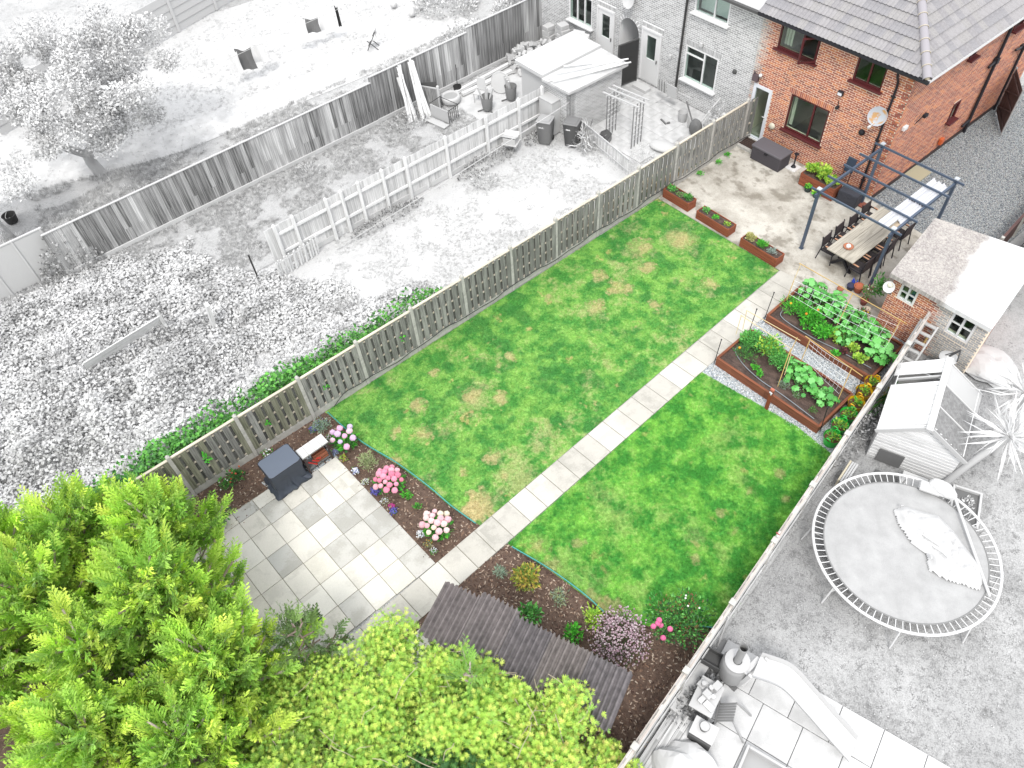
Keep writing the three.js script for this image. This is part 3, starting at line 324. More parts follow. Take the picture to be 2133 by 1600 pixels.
  // roof: rear slope, side slope, hip
  const roof = part(house, 'roof', tri([[[X0, EY, EZ], [EX, EY, EZ], [-3.9, EY + 4.4 * tp, EZ - 4.4]], [[X0, EY, EZ], [-3.9, EY + 4.4 * tp, EZ - 4.4], [X0, EY + 4.4 * tp, EZ - 4.4]], [[EX, EY, EZ], [EX, EY, -10], [-3.9, EY + 4.4 * tp, -5.6]], [[EX, EY, EZ], [-3.9, EY + 4.4 * tp, -5.6], [-3.9, EY + 4.4 * tp, EZ - 4.4]], [[X0, EY, -10], [X0, EY + 4.4 * tp, -5.6], [-3.9, EY + 4.4 * tp, -5.6]], [[X0, EY, -10], [-3.9, EY + 4.4 * tp, -5.6], [EX, EY, -10]], [[X0, EY + 4.4 * tp, -5.6], [X0, EY + 4.4 * tp, EZ - 4.4], [-3.9, EY + 4.4 * tp, EZ - 4.4]], [[X0, EY + 4.4 * tp, -5.6], [-3.9, EY + 4.4 * tp, EZ - 4.4], [-3.9, EY + 4.4 * tp, -5.6]]]), M.tile[3]);
  const items = []; for (let r = 0; r < 11; r++) { const s = 0.14 + r * 0.335, hz = s * cs; for (let x = X0 + 0.12; x < EX - hz - 0.03; x += 0.3) items.push({ p: V3(x, EY + s * sn, EZ - hz), side: 0, i: Math.floor(R() * 4) }); for (let z = EZ - hz - 0.12; z > -9.6; z -= 0.3) items.push({ p: V3(EX - hz, EY + s * sn, z), side: 1, i: Math.floor(R() * 4) }); }
  const qs = [new THREE.Quaternion().setFromEuler(new THREE.Euler(34 * PI / 180, 0, 0)), new THREE.Quaternion().setFromEuler(new THREE.Euler(34 * PI / 180, PI / 2, 0, 'YXZ'))];
  pieces(roof, 'tile', items, t => { const m = new THREE.Mesh(tileG, M.tile[t.i]); m.position.copy(t.p); m.quaternion.copy(qs[t.side]); return m; }, rest => { const im = new THREE.InstancedMesh(tileG, M.tile[0], rest.length); rest.forEach((t, k) => im.setMatrixAt(k, _m.compose(t.p, qs[t.side], V3(1, 1, 1)))); return im; });
  const hd = V3(-1, tp, -1).normalize(), capG = ni(new THREE.CylinderGeometry(0.125, 0.135, 0.44, 12, 1, true)), mj = ni(new THREE.TorusGeometry(0.137, 0.012, 5, 16)).rotateX(PI / 2), hq = new THREE.Quaternion().setFromUnitVectors(UP, hd), hipM = mat(A(176, 172, 178), 0.85), joint = mat(A(228, 216, 190), 0.95);
  for (let k = 0; k < 8; k++) { const c = part(roof, 'hip_tile', capG, hipM); c.position.set(EX, EY + 0.02, EZ).addScaledVector(hd, 0.2 + k * 0.45); c.quaternion.copy(hq); const j = part(roof, 'mortar_joint', mj, joint); j.position.set(EX, EY + 0.02, EZ).addScaledVector(hd, 0.42 + k * 0.45); j.quaternion.copy(hq); }
  { const e = part(roof, 'hip_end', ni(new THREE.SphereGeometry(0.1, 10, 6)), joint); e.position.set(EX - 0.05, EY + 0.05, EZ - 0.05); }
  part(house, 'soffit', [bb(X0, EX - 0.05, EY - 0.1, EY - 0.06, ZF + 0.01, EZ - 0.02), bb(XS + 0.01, EX - 0.02, EY - 0.1, EY - 0.06, -9.9, ZF)], M.white);
  part(house, 'gutter', [box(EX - X0 + 0.1, 0.09, 0.11, (EX + X0) / 2 + 0.05, EY - 0.06, EZ + 0.05)], M.black); part(house, 'fascia', [box(0.09, 0.11, 10.4, EX + 0.04, EY - 0.06, EZ - 5.2)], M.white);
  const pipe = (pts, r = 0.04) => { const d = part(house, 'drainpipe', tube(pts, r, 8, 40), M.black); return d; };
  const dp = pipe([[-0.42, EY - 0.1, EZ], [-0.42, EY - 0.3, EZ - 0.05], [-0.42, EY - 0.55, ZF + 0.08], [-0.42, 2.5, ZF + 0.07], [-0.42, 0.1, ZF + 0.07]]); for (const y of [0.6, 2.2, 3.8]) part(dp, 'bracket', box(0.14, 0.04, 0.06, -0.42, y, ZF + 0.05), M.black);
  const sp = part(house, 'soil_pipe', [rod([XS + 0.09, 0, -5.75], [XS + 0.09, 4.4, -5.75], 0.055, 0.055, 10), rod([XS + 0.09, 0.55, -5.75], [XS + 0.09, 0.45, -5.3], 0.045), rod([XS + 0.09, 2.9, -5.75], [XS + 0.09, 2.8, -5.3], 0.05), box(0.16, 0.2, 0.16, XS + 0.1, 2.9, -5.72)], M.black);
  part(house, 'soil_pipe', [rod([XS + 0.09, 0, -7.9], [XS + 0.09, 2.6, -7.9], 0.05, 0.05, 10), rod([XS + 0.09, 2.6, -7.9], [XS + 0.09, 2.7, -7.2], 0.045), box(0.18, 0.16, 0.2, XS + 0.1, 2.6, -7.8)], M.black);
  part(house, 'plinth', [bb(XS + 0.005, XS + 0.03, 0, 0.16, -9.4, ZF)], mat(A(70, 56, 54), 0.9));
}
const nh = thing('terrace_house', 'bleached white brick terrace with arched passage and white doors', 'house', [-12, 0, 0]);
{
  const X0 = -20, X1 = -5.73, o = x => x + 12, U = x => x - X0;
  const wins = [[-8.92, -7.3, 1.02, 2.4], [-8.75, -7.15, 3.74, 4.7], [-15.6, -14.15, 1.15, 2.4], [-17.6, -16.2, 3.74, 4.7]], doors = [[-11.15, -10.22, 0.12, 2.26], [-13.75, -12.85, 0.12, 2.26]], arch = [-12.5, -11.42, 0, 2.36];
  brickWall(nh, V3(o(X0), 0, ZF), V3(1, 0, 0), V3(0, 0, 1), X1 - X0, 4.8, [...wins, ...doors].map(w => [U(w[0]), U(w[1]), w[2], w[3]]).concat([[U(arch[0]), U(arch[1]), 0, arch[3], 1]]), () => false, 300, M.mortarGrey, [[U(-9.0), U(-7.2), 2.4, 2.62], [U(-11.25), U(-10.1), 2.28, 2.5], [U(-13.85), U(-12.75), 2.28, 2.5]]);
  part(nh, 'wall', [bb(o(X0), o(X1), 0, 4.8, -9.6, -9.4), bb(o(X0), o(X0) + 0.2, 0, 4.8, -9.4, -0.12), bb(o(-11.4), o(-11.28), 0, 2.5, -9.3, -0.12), bb(o(-12.64), o(-12.52), 0, 2.5, -9.3, -0.12)], M.mortarGrey);
  part(nh, 'floor', [bb(o(X0), o(X1), 2.5, 2.68, -9.3, -0.12), bb(o(X0), o(X1), -0.02, 0.015, -9.3, -0.12)], M.grey[180]); part(nh, 'partition', [bb(o(X0) + 0.3, o(-12.7), 0.02, 2.5, -3, -2.9), bb(o(-11.2), o(X1), 0.02, 2.5, -3, -2.9), bb(o(X0) + 0.3, o(X1), 2.7, 4.8, -3, -2.9), bb(o(-12.5), o(-11.42), 0.02, 2.5, -5.3, -5.2)], M.grey[205]);
  wins.forEach((w, i) => { const h = w[3] - w[2], u = windowUnit(nh, w[1] - w[0], h, i === 2 ? [0.36, 0.32, 0.32] : [0.58, 0.42], M.white, i === 0 ? { rows: [] } : {}); place(u, o((w[0] + w[1]) / 2), w[2], ZF - 0.03); if (i === 0) part(u, 'glazing_bar', box(0.86, 0.05, 0.05, -0.33, 1.05, 0.002), M.white); });
  part(nh, 'blind', [bb(o(-8.7), o(-7.2), 3.78, 4.68, -0.2, -0.18)], M.grey[225]);
  doors.forEach((d, i) => { const w = d[1] - d[0], m = part(nh, 'door', merge([box(w, 0.98, 0.06, 0, 0.49, 0), box(w, 0.2, 0.06, 0, 2.04, 0), box(0.22, 0.96, 0.06, -w / 2 + 0.11, 1.46, 0), box(0.22, 0.96, 0.06, w / 2 - 0.11, 1.46, 0), box(w + 0.14, 0.08, 0.1, 0, 2.17, 0.02), box(0.07, 2.14, 0.1, -w / 2 - 0.03, 1.07, 0.02), box(0.07, 2.14, 0.1, w / 2 + 0.03, 1.07, 0.02)]), M.white); place(m, o((d[0] + d[1]) / 2), 0.12, ZF); part(m, 'pane', box(w - 0.42, 0.98, 0.01, 0, 1.46, -0.01), M.pane); part(m, 'handle', box(0.03, 0.14, 0.05, w / 2 - 0.1, 1.0, 0.05), M.grey[120]); });
  const rows = []; for (let i = 0; i < 13; i++) { const a = PI * (i + 0.5) / 13; rows.push(box(0.09, 0.2, 0.02, 0, 0.66, 0).rotateZ(a - PI / 2)); } at(part(nh, 'arch_bricks', rows, M.grey[205]), o((arch[0] + arch[1]) / 2), arch[3] - 0.54, ZF + 0.008);
  part(nh, 'drainpipe', [rod([o(-9.15), 0.3, ZF + 0.07], [o(-9.08), 4.75, ZF + 0.07], 0.045, 0.045, 8)], M.grey[60]); part(nh, 'gutter', [bb(o(X0), o(X1) - 0.02, 4.76, 4.85, 0.42, 0.53)], M.grey[90]);
  part(nh, 'roof', tri([[[o(X0), 4.86, 0.42], [o(X1) - 0.02, 4.86, 0.42], [o(X1) - 0.02, 7.8, -4]], [[o(X0), 4.86, 0.42], [o(X1) - 0.02, 7.8, -4], [o(X0), 7.8, -4]], [[o(X0), 4.86, -10], [o(X1) - 0.02, 7.8, -4], [o(X1) - 0.02, 4.86, -10]], [[o(X0), 4.86, -10], [o(X0), 7.8, -4], [o(X1) - 0.02, 7.8, -4]]]), M.grey[205]);
}
// ---------- things on and by the house wall ----------
{
  const p = PZ(1837, 236, ZF); const d = thing('satellite_dish', 'rust stained grey satellite dish on the red brick wall', 'satellite dish', [p.x, p.y - 0.3, ZF]);
  const g = lathe([[0, 0], [0.1, 0.008], [0.2, 0.03], [0.3, 0.07], [0.31, 0.072]], 28).rotateX(PI / 2); part(d, 'dish', g, mat(null, 0.7, { map: rep(tex(128, 128, (u, v) => mix3(A(196, 200, 208), A(206, 160, 104), sm(0.5, 0.66, fbm(u * 5, v * 5, 4, 500) * 0.8 + (1 - v) * 0.22))), 1) })); at(d.children[0], 0, 0.3, 0.22, 0.25, -0.35); part(d, 'arm', [rod([0, 0.15, 0.24], [-0.02, 0.02, 0.5], 0.014), box(0.07, 0.06, 0.12, -0.02, 0.03, 0.52)], M.grey[225]); part(d, 'bracket', [box(0.1, 0.2, 0.03, 0, 0.3, 0.02), rod([0, 0.3, 0.03], [0, 0.3, 0.22], 0.02)], M.grey[180]);
  const b = PZ(1577, 160, ZF), wb = thing('wall_box', 'brown grey junction box with a small lamp above the white door', 'box', [b.x, b.y - 0.13, ZF]); part(wb, 'case', rbox(0.24, 0.26, 0.12, 0.01, 0, 0.13, 0.07), mat(A(108, 92, 96), 0.7)); part(wb, 'bracket', bar([-0.12, 0.3, 0.05], [0.0, 0.36, 0.16], 0.03), M.black); part(wb, 'lamp_head', lathe([[0, 0], [0.05, 0.01], [0.07, 0.08], [0.03, 0.13], [0, 0.13]], 12, 0.2, 0.24, 0.1), M.white);
  const s = PZ(1754, 193, ZF), sl = thing('security_light', 'square black security light between the upper windows', 'light', [s.x, s.y - 0.08, ZF]); part(sl, 'housing', rbox(0.2, 0.17, 0.1, 0.02, 0, 0.09, 0.08, 0, 0.25), M.black); part(sl, 'lens', box(0.15, 0.11, 0.01, 0, 0.085, 0.137).rotateX(0), M.whiteP);
  const sv = PZ(1747, 222, ZF); solo('wall_camera', 'small black camera beside the kitchen window', 'camera', [rbox(0.1, 0.1, 0.14, 0.02, sv.x, sv.y, ZF + 0.08), rod([sv.x - 0.05, sv.y + 0.2, ZF + 0.02], [sv.x, sv.y, ZF + 0.04], 0.012)], M.black);
  const rv = PZ(1796, 275, ZF); solo('extractor_outlet', 'round black vent cap low on the red brick wall', 'vent', lathe([[0, 0.1], [0.06, 0.1], [0.1, 0.06], [0.11, 0]], 16).rotateX(PI / 2).translate(rv.x, rv.y, ZF + 0.01), M.blackM);
  const wv = PZ(1609, 262, ZF); solo('wall_vent', 'round cream vent cover beside the white door', 'vent', lathe([[0, 0.09], [0.08, 0.085], [0.12, 0.05], [0.125, 0]], 16).rotateX(PI / 2).translate(wv.x, wv.y, ZF + 0.01), mat(A(236, 230, 210), 0.6));
  const sb = PX(1882, 265, XS); solo('meter_box', 'small white meter box on the side wall of the brick house', 'box', rbox(0.1, 0.14, 0.22, 0.01, XS + 0.06, sb.y, sb.z), M.white);
  const ob = PX(1956, 292, XS); solo('orange_box', 'orange box at the foot of the side wall', 'box', rbox(0.12, 0.24, 0.2, 0.015, XS + 0.09, Math.max(0.16, ob.y), ob.z), mat(A(226, 110, 60), 0.6));
  const sg = PX(1920, 237, XS); solo('flood_lamp', 'dark lamp on a stalk on the side wall', 'light', [rbox(0.12, 0.12, 0.2, 0.02, XS + 0.14, sg.y, sg.z), rod([XS, sg.y - 0.3, sg.z + 0.25], [XS + 0.1, sg.y, sg.z], 0.015)], M.blackM);
  const gt = thing('side_gate', 'dark brown ledged and braced gate standing open beside the house', 'gate', [0.28, 0, -7.75], -PI / 2 + 0.62); const gw = [0, 1].map(i => wood(A(66, 52, 54, 0.9), A(112, 92, 90, 0.9), 88 + i));
  for (let i = 0; i < 10; i++) at(part(gt, 'board', box(0.145, 1.75, 0.02), gw[i % 2]), 0.08 + i * 0.15, 0.95, 0); for (const y of [0.3, 0.95, 1.6]) part(gt, 'ledge', box(1.5, 0.1, 0.035, 0.75, y, 0.03), gw[0]); part(gt, 'brace', [bar([0.1, 0.34, 0.033], [1.4, 0.92, 0.033], 0.09, 0.03), bar([0.1, 1.0, 0.033], [1.4, 1.56, 0.033], 0.09, 0.03)], gw[1]); part(gt, 'frame', [box(0.06, 1.85, 0.05, -0.03, 0.95, 0), box(0.06, 1.85, 0.05, 1.55, 0.95, 0)], M.grey[180]);
}
// storage box, step, mat
{
  const o = thing('storage_box', 'dark grey plastic storage box under the kitchen window', 'box', [-3.78, 0, 0.88]), bm = mat(A(88, 84, 90), 0.7), lm = mat(A(112, 108, 114), 0.65);
  part(o, 'body', rbox(1.28, 0.52, 0.64, 0.02, 0, 0.27, 0), bm); for (let i = 0; i < 25; i++) at(part(o, 'rib', box(0.022, 0.42, 0.012), bm), -0.6 + i * 0.05, 0.27, 0.325); for (let i = 0; i < 11; i++) at(part(o, 'rib', box(0.012, 0.42, 0.022), bm), 0.645, 0.27, -0.26 + i * 0.052); part(o, 'lid', rbox(1.34, 0.09, 0.7, 0.03, 0, 0.58, 0), lm); part(o, 'latch', box(0.14, 0.07, 0.03, 0, 0.5, 0.35), M.blackM);
  const st = solo('door_step', 'low concrete step under the white back door', 'step', rbox(0.95, 0.12, 0.72, 0.015, -4.95, 0.06, 0.62), M.concrete);
  const m = thing('door_mat', 'dark brown grid mat on the concrete step', 'mat', [-4.9, 0.12, 0.62]); part(m, 'backing', box(0.8, 0.012, 0.5, 0, 0.006, 0), mat(A(92, 72, 62), 0.95)); part(m, 'grid', [...Array(9)].map((_, i) => box(0.02, 0.012, 0.5, -0.38 + i * 0.095, 0.016, 0)).concat([...Array(6)].map((_, i) => box(0.8, 0.012, 0.02, 0, 0.0165, -0.24 + i * 0.096))), mat(A(58, 46, 44), 0.9));
  const pb = G(1652, 350), u = thing('parasol_base', 'white square parasol base with a short black pole', 'stand', [pb.x, 0, pb.z]); part(u, 'plate', rbox(0.42, 0.05, 0.42, 0.01, 0, 0.03, 0), M.white); part(u, 'pole', [cyl(0.1, 0.05, 0.08, 0, 0.05, 0), cyl(0.03, 0.03, 0.5, 0, 0.1, 0, 10), cyl(0.07, 0.09, 0.03, 0, 0.58, 0)], M.black);
  const ds = solo('threshold_slab', 'sandy concrete slab at the side of the house in the gravel', 'slab', rbox(0.62, 0.06, 0.82, 0.01, 0.36, 0.03, -2.25), mat(A(190, 182, 154), 0.95, { bumpMap: rep(bmpFine, 2), bumpScale: 0.004 }));
  const cov = thing('covered_box', 'box under a black cover at the corner of the brick house', 'box', [-0.38, 0, 0.86], 0.1); part(cov, 'cover', rbox(0.72, 0.58, 0.5, 0.05, 0, 0.29, 0), mat(A(62, 64, 74), 0.8, { bumpMap: rep(bmpSoft, 2), bumpScale: 0.03 }));
  const ch = thing('folded_chair', 'dark blue chair back leaning at the drainpipe by the wall', 'chair', [-0.95, 0, 0.36]); part(ch, 'backrest', rbox(0.34, 0.55, 0.06, 0.03, 0, 1.05, 0, 0, -0.15), mat(A(52, 66, 86), 0.6)); part(ch, 'frame', [rod([-0.15, 0, 0.15], [-0.13, 1.2, -0.02], 0.014), rod([0.15, 0, 0.15], [0.13, 1.2, -0.02], 0.014), rod([-0.15, 0.5, 0.1], [0.15, 0.5, 0.1], 0.012)], M.black);
  const rp = G(1795, 410); solo('red_tray', 'flat red tray on the ground behind the covered box', 'tray', rbox(0.5, 0.05, 0.3, 0.01, 0.1, 0.045, 0.62), mat(A(150, 84, 66), 0.8));
}
// slatted planters
function planter(x, z, w, h, d, label) {
  const o = thing('slatted_planter', label, 'planter', [x, 0, z]), n = 3, sh = h / n - 0.014, a = M.planterWood;
  for (const s of [-1, 1]) { for (let i = 0; i < n; i++) { at(part(o, 'slat', box(w, sh, 0.02), a[i % 2]), 0, 0.02 + (i + 0.5) * h / n, s * d / 2); at(part(o, 'slat', box(0.02, sh, d - 0.022), a[(i + 1) % 2]), s * (w / 2 - 0.012), 0.02 + (i + 0.5) * h / n, 0); } }
  for (const sx of [-1, 1]) for (const sz of [-1, 1]) part(o, 'corner_post', box(0.035, h + 0.02, 0.035, sx * (w / 2 - 0.04), (h + 0.02) / 2, sz * (d / 2 - 0.03)), a[0]);
  part(o, 'liner', box(w - 0.05, h - 0.04, d - 0.03, 0, h / 2 - 0.01, 0), mat(A(150, 96, 66), 0.95)); part(o, 'soil', box(w - 0.07, 0.02, d - 0.06, 0, h - 0.02, 0), M.soil); return o;
}
planter(-4.5, 5.03, 1.2, 0.36, 0.4, 'brown slatted planter of herbs against the fence at the lawn corner'); planter(-2.78, 5.08, 1.42, 0.34, 0.4, 'brown slatted planter with small seedlings in bare soil'); planter(-0.78, 5.12, 1.48, 0.36, 0.4, 'brown slatted planter holding pale yellow and blue grey plants'); planter(-1.52, 0.98, 1.4, 0.5, 0.46, 'tall brown slatted planter with lime green leaves by the house');
// ---------- pergola, table and chairs ----------
{
  const o = thing('pergola', 'slate grey metal pergola frame with a drawn canopy over the table', 'pergola', [1.26, 0, 2.22]), X = [-1.3, 1.3], Z = [-1.68, 1.7];
  for (const x of X) for (const z of Z) { const p = part(o, 'post', [box(0.085, 2.3, 0.085, x, 1.15, z), box(0.14, 0.02, 0.14, x, 0.01, z)], M.steel); part(p, 'cap', box(0.13, 0.04, 0.13, x, 2.44, z), mat(A(206, 214, 222), 0.5)); }
  for (const x of X) part(o, 'beam', box(0.06, 0.1, 3.7, x, 2.25, 0.01), M.steel); for (let i = 0; i < 5; i++) part(o, 'rafter', box(3.15, 0.065, 0.04, 0, 2.34, Z[0] + i * 0.845), M.steel);
  const c = []; for (let i = 0; i < 6; i++) { const s = new THREE.Shape(); s.moveTo(-0.05, 0); s.quadraticCurveTo(0, -0.18 - 0.02 * (i % 2), 0.05, 0); s.quadraticCurveTo(0, -0.12, -0.05, 0); const L = 3.0 - (i > 3 ? 0.5 : 0); c.push(ni(new THREE.ExtrudeGeometry(s, { depth: L, bevelEnabled: false, steps: 1 })).translate(0.78 + i * 0.085, 2.3 - 0.01 * (i % 3), -1.45 + (i % 2) * 0.06)); }
  part(o, 'canopy', c, mat(A(238, 240, 246), 0.95)); part(o, 'canopy_edge', box(0.16, 0.012, 2.9, 1.14, 2.17, 0.02, 0, 0, 0.3), mat(A(222, 202, 176), 0.95)); part(o, 'canopy_strap', box(0.5, 0.05, 0.04, 0.98, 2.24, -0.05), mat(A(96, 76, 84), 0.9));
  const t = thing('dining_table', 'long grey weathered plank table with dark crossed legs', 'table', [1.4, 0, 2.65]);
  for (let i = 0; i < 3; i++) { const q = part(t, 'plank', rbox(0.318, 0.045, 3.0, 0.006, -0.325 + i * 0.325, 0.73, 0), M.tableWood[i]); }
  for (const z of [-1.15, 1.15]) part(t, 'leg', [bar([-0.36, 0, z], [0.3, 0.69, z], 0.09, 0.07), bar([0.36, 0, z + 0.001], [-0.3, 0.69, z + 0.001], 0.085, 0.068), box(0.8, 0.05, 0.08, 0, 0.68, z)], M.black); part(t, 'stretcher', bar([0, 0.345, -1.15], [0, 0.345, 1.15], 0.06), M.black);
  const c0 = thing('garden_chair', 'black metal mesh armchair with wooden armrests drawn up to the plank table', 'chair', [0, 0, 0], 0, 'chairs round the plank table'); // faces +x
  part(c0, 'seat', rbox(0.46, 0.025, 0.48, 0.01, 0.02, 0.44, 0), mat(A(64, 58, 60), 0.85)); part(c0, 'backrest', rbox(0.025, 0.46, 0.46, 0.01, -0.24, 0.68, 0).rotateZ(0), mat(A(72, 62, 64), 0.85)); for (const s of [-1, 1]) { part(c0, 'leg', bar([0.24, 0, s * 0.26], [0.2, 0.64, s * 0.26], 0.028), M.black); part(c0, 'leg', bar([-0.3, 0, s * 0.26], [-0.2, 0.62, s * 0.26], 0.028), M.black); part(c0, 'arm_frame', bar([-0.22, 0.63, s * 0.26], [0.24, 0.63, s * 0.26], 0.028), M.black); part(c0, 'armrest', rbox(0.3, 0.02, 0.05, 0.005, 0.06, 0.655, s * 0.26), mat(A(206, 156, 124), 0.7)); part(c0, 'back_post', bar([-0.2, 0.44, s * 0.24], [-0.27, 0.92, s * 0.24], 0.026), M.black); part(c0, 'seat_rail', bar([-0.22, 0.42, s * 0.245], [0.24, 0.42, s * 0.245], 0.026), M.black); }
  const zs = [3.72, 2.98, 2.28, 1.5]; c0.position.set(0.86, 0, zs[0]); c0.rotation.y = 0.05; const ord = ['farthest from', 'third from', 'second from', 'nearest to'], cl = (s, i) => 'black mesh armchair on the ' + s + ' side of the table, ' + ord[i] + ' the house'; c0.userData.label = cl('planter', 0); for (let i = 1; i < 4; i++) copyOf(c0, [0.84 + rr(-0.03, 0.03), 0, zs[i]], rr(-0.06, 0.06), cl('planter', i)); for (let i = 0; i < 4; i++) copyOf(c0, [1.96 + rr(-0.03, 0.03), 0, [3.8, 3.15, 2.5, 1.5][i]], PI + rr(-0.06, 0.06), cl('drive', i));
  const pp = G(1767, 515, 0.76), d = thing('terracotta_dish', 'terracotta dish with a white ornament on the plank table', 'dish', [pp.x, 0.753, pp.z]); part(d, 'saucer', lathe([[0, 0.004], [0.14, 0.004], [0.165, 0.05], [0.15, 0.05], [0.135, 0.014], [0, 0.014]], 24), mat(A(206, 136, 102), 0.85)); part(d, 'ornament', blob(0.075, 3, 0.35, 2, 3).scale(1, 0.8, 1).translate(0, 0.06, 0), M.white);
}
// ---------- brick outhouse with slab roof ----------
{
  const o = thing('brick_outhouse', 'brick outhouse with a rough slab roof, half red and half bleached white', 'outbuilding', [4.9, 0, 3.6]), H = 2.02, ox = 4.9, oz = 3.6;
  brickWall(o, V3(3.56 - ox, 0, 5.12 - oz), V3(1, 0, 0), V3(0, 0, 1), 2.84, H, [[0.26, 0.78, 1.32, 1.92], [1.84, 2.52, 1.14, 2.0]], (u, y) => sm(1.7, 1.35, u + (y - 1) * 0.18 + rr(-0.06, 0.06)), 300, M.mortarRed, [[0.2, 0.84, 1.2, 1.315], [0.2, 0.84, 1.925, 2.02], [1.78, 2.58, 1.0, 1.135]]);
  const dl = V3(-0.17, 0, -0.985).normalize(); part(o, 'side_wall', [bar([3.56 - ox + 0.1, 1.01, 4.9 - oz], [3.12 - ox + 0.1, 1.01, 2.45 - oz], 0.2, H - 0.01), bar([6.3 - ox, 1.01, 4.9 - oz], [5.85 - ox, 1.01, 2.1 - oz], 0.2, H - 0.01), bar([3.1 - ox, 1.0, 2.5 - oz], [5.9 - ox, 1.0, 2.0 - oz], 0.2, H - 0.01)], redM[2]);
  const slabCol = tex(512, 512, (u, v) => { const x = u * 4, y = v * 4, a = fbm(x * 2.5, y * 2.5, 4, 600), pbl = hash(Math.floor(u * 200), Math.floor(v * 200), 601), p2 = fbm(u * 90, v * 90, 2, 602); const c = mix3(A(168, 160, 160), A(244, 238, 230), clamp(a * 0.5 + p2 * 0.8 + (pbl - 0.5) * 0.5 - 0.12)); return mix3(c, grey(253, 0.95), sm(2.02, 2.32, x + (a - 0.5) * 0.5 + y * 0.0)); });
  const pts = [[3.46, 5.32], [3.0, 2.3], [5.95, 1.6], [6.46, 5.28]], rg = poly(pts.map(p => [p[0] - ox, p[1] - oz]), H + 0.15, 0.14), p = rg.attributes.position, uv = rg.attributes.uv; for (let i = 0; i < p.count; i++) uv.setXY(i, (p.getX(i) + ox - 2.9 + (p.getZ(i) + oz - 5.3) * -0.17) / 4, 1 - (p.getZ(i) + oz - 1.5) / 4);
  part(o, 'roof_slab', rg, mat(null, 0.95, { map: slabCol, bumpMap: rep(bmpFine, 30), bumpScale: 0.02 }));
  place(windowUnit(o, 0.52, 0.6, [0.5, 0.5], M.white, { rows: [0.5], sill: false }), 3.56 - ox + 0.52, 1.32, 5.12 - oz - 0.04); place(windowUnit(o, 0.68, 0.86, [0.5, 0.5], M.white, { rows: [0.5], sill: false }), 3.56 - ox + 2.18, 1.14, 5.12 - oz - 0.04);
  part(o, 'interior', [box(0.5, 0.35, 0.02, -0.85, 1.5, 1.1), box(0.2, 0.3, 0.3, -0.7, 1.45, 0.9)], mat(A(196, 186, 150), 0.9)); part(o, 'interior_cloth', box(0.25, 0.3, 0.1, -0.68, 1.42, 1.2), mat(A(30, 84, 130), 0.8));
  const wl = thing('wall_lantern', 'round white dish lamp at the corner of the brick outhouse', 'light', [3.6, 1.62, 5.2]); part(wl, 'reflector', lathe([[0.03, 0.0], [0.12, 0.02], [0.17, 0.08], [0.165, 0.08], [0.11, 0.035], [0.03, 0.02]], 20).rotateX(PI * 0.32).translate(0, 0.1, 0.12), M.white); part(wl, 'globe', ni(new THREE.SphereGeometry(0.07, 12, 8)).translate(0, 0.2, 0.16), mat(A(248, 244, 220), 0.4)); part(wl, 'bracket', rod([0, 0.1, -0.06], [0, 0.12, 0.1], 0.02), M.grey[150]);
  const sv = PZ(1853, 607, 5.14); solo('wall_dial', 'small round grey thermometer on the outhouse bricks', 'thermometer', [lathe([[0, 0.02], [0.05, 0.03], [0.075, 0.02], [0.08, 0]], 16).rotateX(PI / 2).translate(sv.x, sv.y, 5.14), box(0.04, 0.012, 0.01, sv.x, sv.y, 5.172)], mat(A(160, 176, 190), 0.5, { metalness: 0.3 }));
}
// driveway wall and fence at the right edge
{
  const w = thing('drive_fence', 'dark brown fence along the gravel drive beside a bleached wall', 'fence', [4.35, 0, -1.5], 0.08), gw = wood(A(74, 52, 52, 0.9), A(118, 88, 82, 0.9), 96);
  for (let k = 0; k < 5; k++) { part(w, 'post', box(0.1, 1.15, 0.1, 0, 0.575, -5.6 + k * 1.85), M.concrete); if (k < 4) { for (let i = 0; i < 12; i++) part(w, 'board', box(0.018, 1.0, 0.14, -0.02, 0.55, -5.45 + k * 1.85 + i * 0.145), gw); part(w, 'top_rail', box(0.08, 0.05, 1.75, 0, 1.08, -4.67 + k * 1.85), gw); } }
  const n = thing('neighbour_wall', 'white brick garden wall beyond the dark drive fence', 'wall', [5.2, 0, -1]); brickWall(n, V3(0, 0, 3), V3(0, 0, -1), V3(1, 0, 0).negate(), 10, 1.2, [], () => false, 300, M.mortarGrey); part(n, 'pipe', rod([-0.12, 1.1, 3], [-0.12, 1.1, -7], 0.05), M.grey[60]);
  const nb = thing('neighbour_block', 'white brick wall of the next property beyond the drive', 'building', [8.4, 0, -2]); brickWall(nb, V3(-1.6, 0, 3.2), V3(0, 0, -1), V3(-1, 0, 0), 9, 2.6, [], () => false, 0, M.mortarGrey);
  solo('black_bin', 'black bin at the far edge of the gravel drive', 'bin', [rbox(0.5, 0.9, 0.5, 0.04, 3.6, 0.46, -4.55), rbox(0.56, 0.08, 0.58, 0.03, 3.6, 0.95, -4.55)], M.blackM);
}
